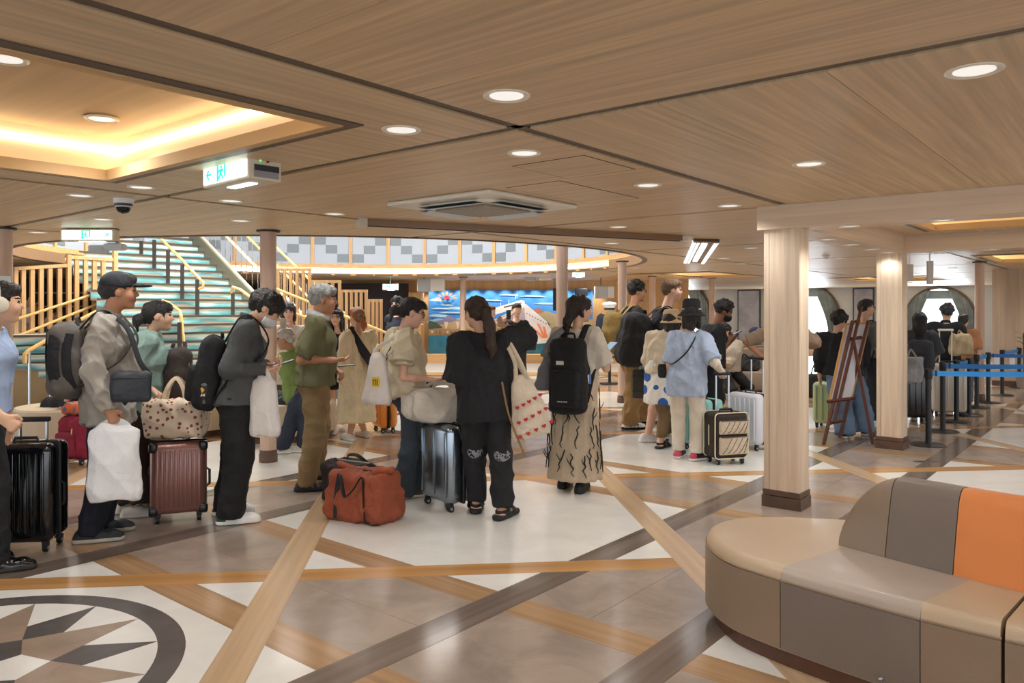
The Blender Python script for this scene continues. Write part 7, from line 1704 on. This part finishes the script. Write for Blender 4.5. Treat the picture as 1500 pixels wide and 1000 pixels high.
# back rest: a wall of upholstery with a rounded left end
bl = [Vector((1.50, 3.545, 0)), Vector((1.70, 3.27, 0)), Vector((1.93, 2.985, 0)), Vector((2.25, 2.66, 0)), Vector((2.7, 2.28, 0))]
path = bez(bl, 14); cum = [0]
for i in range(1, len(path)): cum.append(cum[-1] + (path[i] - path[i - 1]).length)
def pat(s):
    for i in range(1, len(path)):
        if cum[i] >= s: f = (s - cum[i - 1]) / max(1e-6, cum[i] - cum[i - 1]); return path[i - 1].lerp(path[i], f), (path[i] - path[i - 1]).normalized()
    return path[-1], (path[-1] - path[-2]).normalized()
HB, TH = .34, .17
def back_panel(s0, s1, m, name='back_panel', n=14, g=.002):
    vs = []; fs = []
    prof_n = 9
    for i in range(n + 1):
        s = s0 + g + (s1 - s0 - 2 * g) * i / n; p, d = pat(s); nb = Vector((-d.y, d.x, 0)) * 1.0
        if nb.y < 0: nb = -nb
        hgt = HB * (math.sqrt(max(0, 1 - (1 - min(1, s / .27)) ** 2)) if s < .27 else 1.0); hgt = max(hgt, .02); hgt += .012 * 0
        lean = .07 * hgt / HB
        pr = [(0, ZS - .02), (lean * .5, ZS + hgt * .5), (lean * .9, ZS + hgt * .86), (lean + .012, ZS + hgt * .96), (lean + .035, ZS + hgt), (TH - .02, ZS + hgt), (TH, ZS + hgt * .96), (TH + .0, ZS + hgt * .5), (TH, ZS - .02)]
        for o_, z in pr: q = p + nb * o_; vs.append((q.x, q.y, z))
    k = 9
    for i in range(n):
        for j in range(k - 1): fs.append((i * k + j, i * k + j + 1, (i + 1) * k + j + 1, (i + 1) * k + j))
    fs += [tuple(range(k))[::-1], tuple(range(n * k, n * k + k))]
    o = mesh(name, vs, fs, m, SO, smooth=True)
    try: o.data.set_sharp_from_angle(angle=.9)
    except Exception: pass
back_panel(0, .22, LED_, n=20); back_panel(.22, .50, LETP); back_panel(.50, .95, LEO); back_panel(.95, 1.6, LETP)
# ---- benches for the seated people ---------------------------------
def ring_bench(label, cx, cy, r0, r1, a0, a1, hs, backh, n=16):
    t = thing('bench', label, 'bench', (cx, cy, 0)); lm = mat('#c8b79c', .45)
    def sec(name, ra, rb, z0, z1, m):
        vs = []; fs = []
        for i in range(n + 1):
            a = math.radians(a0 + (a1 - a0) * i / n)
            for r_, z in ((ra, z0), (rb, z0), (rb, z1 - .02), (rb - .02, z1), (ra + .02, z1), (ra, z1 - .02)): vs.append((cx + r_ * math.cos(a), cy + r_ * math.sin(a), z))
        for i in range(n):
            for k in range(6): fs.append((6 * i + k, 6 * i + (k + 1) % 6, 6 * i + 6 + (k + 1) % 6, 6 * i + 6 + k))
        fs += [(0, 1, 2, 3, 4, 5), tuple(range(6 * n, 6 * n + 6))[::-1]]
        mesh(name, vs, fs, m, t)
    sec('plinth', r0 + .05, r1 - .05, 0, .08, mat('#5e4433', .5)); sec('seat', r0, r1, .08, hs, lm)
    if backh: sec('backrest', r0 - .10, r0 + .08, .08, backh, mat('#bfae94', .45))
    return t
ring_bench('round beige leather bench the white haired man sits on', -2.72, 9.15, .1, .62, 0, 360, .42, .0, 28)
ring_bench('curved beige bench behind the rose suitcase and charcoal shirt man', -3.95, 9.45, .1, .6, 0, 360, .43, .0, 24)
ring_bench('beige bench at the foot of the stairs with a seated person in black', -4.95, 8.5, .1, .48, 0, 360, .44, 0, 24)
t = thing('bench', 'long taupe bench by the far windows', 'bench', (4.4, 14, 0)); MB().rbox((3.4, 13.4, .08), (4.85, 14.05, .42), .04).build('seat', mat('#a08a74', .45), t, True); MB().rbox((3.4, 14.0, .08), (4.85, 14.2, .80), .04).build('backrest', mat('#8f7a66', .45), t, True); MB().box((3.45, 13.45, 0), (4.8, 14.15, .08)).build('plinth', mat('#5a4234', .5), t)
MB().rbox((3.3, 14.2, .8), (4.9, 14.4, .83), .008).build('ledge', mat('#8a6a4e', .5), t)
t = thing('bench', 'taupe bench under the seated person in white', 'bench', (4.9, 15.4, 0)); MB().rbox((4.3, 15.0, .08), (5.6, 15.6, .42), .04).build('seat', mat('#a08a74', .45), t, True); MB().box((4.35, 15.05, 0), (5.55, 15.55, .08)).build('plinth', mat('#5a4234', .5), t)
# ---- easel seen from behind with a board ---------------------------
EW = mat('#5d3323', .45, kind='wood_z', scale=20, amt=.15); EA = thing('easel', 'dark brown wooden easel seen from behind', 'easel', tuple(fl(1240, 648)))
def bar(pts, w, name, d=None, par=EA, m=EW): MB().tube(pts, w, 4, (d or w) / w, up=Vector((0, 1, 0))).build(name, m, par)
yb, yt = 8.55, 8.95
bar([at(1206, 653, 8.53), at(1249, 470, 8.88)], .022, 'leg'); bar([at(1230, 641, 8.80), at(1272, 470, 8.96)], .022, 'leg'); bar([at(1279, 652, 8.56), at(1250, 497, 8.86)], .02, 'rear_leg')
bar([at(1222, 618, 8.62), at(1262, 449, 8.92)], .02, 'mast'); bar([at(1212, 621, 8.60), at(1236, 615, 8.70)], .018, 'lower_rail'); bar([at(1212, 588, 8.62), at(1252, 583, 8.74)], .02, 'tray'); bar([at(1241, 497, 8.84), at(1262, 494, 8.90)], .02, 'upper_rail')
BO = thing('display_board', 'white backed display board with wooden edge leaning on the easel', 'board', tuple(at(1228, 588, 8.68)))
q = [at(1240, 475, 8.99), at(1273, 473, 9.04), at(1247, 584, 8.80), at(1215, 589, 8.70)]; nb = (q[1] - q[0]).cross(q[3] - q[0]).normalized(); nb = nb if nb.y > 0 else -nb
vs = [v for v in q] + [v + nb * .02 for v in q]; mesh('board', vs, [(0, 1, 2, 3), (7, 6, 5, 4), (0, 4, 5, 1), (1, 5, 6, 2), (2, 6, 7, 3), (3, 7, 4, 0)], mat('#c9cbd2', .6), BO)
for i in range(4): MB().tube([q[i] + nb * .01, q[(i + 1) % 4] + nb * .01], .016, 4).build('frame_strip', mat('#c99a58', .5), BO)
# ---- belt barriers ---------------------------------------------------
BP = []
BLAB = ['front barrier post beside the second square column', 'second barrier post from the front', 'third barrier post from the front', 'fourth barrier post from the front, joined by a short belt', 'fifth barrier post from the front, beside the round column', 'sixth barrier post from the front, right of the round column', 'barrier post before the wood wall with a hanging paper', 'farthest barrier post at the right edge']
for i, (px, py, ty) in enumerate(((1360, 652, 540), (1381, 632, 530), (1401, 618, 527), (1419.5, 608, 524), (1430.6, 597, 519), (1447.5, 590, 516), (1468, 579, 512), (1493, 568, 509))):
    p = fl(px, py); h = CAMH + (HZ - ty) / FPX * p.y; t = thing('barrier_post', 'black belt ' + BLAB[i], 'barrier post', tuple(p), 'black belt barrier posts'); BP.append((p, h))
    MB().lathe([(.18, 0), (.18, .008), (.15, .02), (.035, .028), (.031, .05)], p, 32).build('base', M_BLACKM, t, True); MB().lathe([(.031, .02), (.031, h - .1)], p, 20).build('pole', M_BLACKM, t, True)
    MB().lathe([(.034, h - .11), (.04, h - .10), (.04, h - .005), (.034, h)], p, 20).build('belt_head', mat('#0f0f11', .4), t, True)
def belt(a, b, za, zb, label, c='#2a8fdc'):
    t = thing('barrier_belt', label, 'belt', tuple((a + b) / 2 + Vector((0, 0, za))), 'blue barrier belts'); d = (b - a).normalized(); n = Vector((-d.y, d.x, 0)) * .0015; n_ = 10; vs = []; fs = []
    for i in range(n_ + 1):
        p = a.lerp(b, i / n_); z = za + (zb - za) * i / n_ - .012 * math.sin(math.pi * i / n_)
        for s, zz in ((-1, -.028), (-1, .028), (1, .028), (1, -.028)): vs.append(p + n * s + Vector((0, 0, z + zz)))
    for i in range(n_):
        for k in range(4): fs.append((4 * i + k, 4 * i + (k + 1) % 4, 4 * i + 4 + (k + 1) % 4, 4 * i + 4 + k))
    fs += [(0, 1, 2, 3), (4 * n_ + 3, 4 * n_ + 2, 4 * n_ + 1, 4 * n_)]
    mesh('webbing', vs, fs, mat(c, .55), t, smooth=False); MB().box((-.02, -.006, -.032), (.0, .006, .032), frame(a.lerp(b, .0) + d * .055 + Vector((0, 0, za)), d, Vector((-d.y, d.x, 0)))).build('buckle', M_BLACKM, t)
def off(i): return BP[i][0]
belt(off(0) + Vector((.04, 0, 0)), Vector((6.6, 8.62, 0)), BP[0][1] - .05, BP[0][1] - .06, 'bright blue belt running right from the front barrier post')
belt(off(1) + Vector((.04, 0, 0)), Vector((7.2, 9.55, 0)), BP[1][1] - .05, BP[1][1] - .05, 'bright blue belt running right from the second barrier post', '#1f78c4')
belt(off(2) + Vector((.03, .02, 0)), off(3) - Vector((.03, .02, 0)), BP[2][1] - .05, BP[3][1] - .05, 'short blue belt between the third and fourth barrier posts')
belt(off(4) + Vector((.03, .02, 0)), off(5) - Vector((.03, .02, 0)), BP[4][1] - .05, BP[5][1] - .05, 'short blue belt in front of the round column')
belt(off(5) + Vector((.04, .0, 0)), Vector((9.6, 12.6, 0)), BP[5][1] - .05, BP[5][1] - .06, 'dark blue belt running right past the round column', '#1b5da8')
belt(off(6) + Vector((.03, .02, 0)), off(7) - Vector((.03, .02, 0)), BP[6][1] - .05, BP[7][1] - .05, 'short blue belt between the two farthest barrier posts')
for px, py, Y, lab in ((1460, 530, 12.372, 'white paper notice hanging from the dark blue belt, left one'), (1483, 530, 12.408, 'white paper notice hanging from the dark blue belt, right one')):
    t = thing('paper_notice', lab, 'notice', tuple(at(px, py, Y))); a, b = at(px - 4, py + 11, Y), at(px + 4, py - 11, Y); MB().box((a.x, Y, a.z), (b.x, Y + .003, b.z)).build('sheet', mat('#dfe2e8', .7), t); MB().box((a.x + .02, Y - .004, b.z - .02), (b.x - .02, Y + .006, b.z + .01)).build('clip', M_BLACKM, t)
# dark floor vent by the barrier
p = fl(1358, 676); t = thing('floor_plate', 'small dark metal plate set in the floor behind the bench', 'floor plate', tuple(p)); MB().box((p.x - .12, p.y - .03, 0), (p.x + .12, p.y + .03, .004)).build('plate', mat('#5d5652', .4), t); MB().box((p.x - .10, p.y - .012, .004), (p.x + .10, p.y + .012, .006)).build('slot', mat('#3a3532', .5), t)
# flat white card on the column by the headphone wearer with a compass drawing
c = at(5, 404, 7.26); t = thing('wall_card', 'white card with a half compass drawing on the round column at the left edge', 'notice', tuple(c)); a, b = at(-6, 430, 7.25), at(16, 404, 7.25); MB().rbox((a.x, 7.24, a.z), (b.x, 7.255, b.z), .004).build('card', mat('#dcdfe0', .5), t)
o_ = Vector(((a.x + b.x) / 2, 7.236, a.z + .03)); MB().tube([o_ + Vector((.055 * math.cos(k * math.pi / 12), 0, .055 * math.sin(k * math.pi / 12))) for k in range(13)], .003, 4).build('drawn_arc', mat('#4a4a4e', .6), t); MB().tube([o_, o_ + Vector((0, 0, .05))], .003, 4).build('drawn_needle', mat('#4a4a4e', .6), t)

# bags by the far window ledge right of the nearest square column
t = thing('ledge', 'pale wooden ledge by the window right of the nearest square column', 'ledge', tuple(at(1200, 600, 13.5)[:2]) + (0,))
a, b = at(1178, 521, 13.5), at(1211, 512, 13.5); MB().rbox((a.x, 13.4, a.z), (b.x, 13.8, b.z), .01).build('top', mat('#c9a98a', .5), t, True)
for x in (a.x + .04, b.x - .04): MB().box((x - .02, 13.5, 0), (x + .02, 13.7, a.z)).build('leg', mat('#8a7460', .5), t)
t = softbag('backpack', 'small navy backpack standing on the window ledge', 'backpack', yawM(at(1198, 512, 13.6), 10), (.11, .08, .14), '#24344c', .05, .006, 61, .018); strap(t, [at(1193, 491, 13.6), at(1197, 486, 13.6), at(1201, 491, 13.6)], .01, cloth('#24344c'), 'grab_loop')
t = softbag('shoulder_bag', 'black shoulder bag on the floor below the window ledge', 'bag', yawM(Vector((at(1196, 0, 13.1).x, 13.1, 0)), 0), (.16, .1, .2), '#19191b', .06, .008, 62, .018); p_ = Vector((at(1196, 0, 13.1).x, 13.1, 0)); strap(t, [p_ + Vector((-.1, 0, .38)), p_ + Vector((0, 0, .62)), p_ + Vector((.1, 0, .38))], .012, cloth('#19191b'))
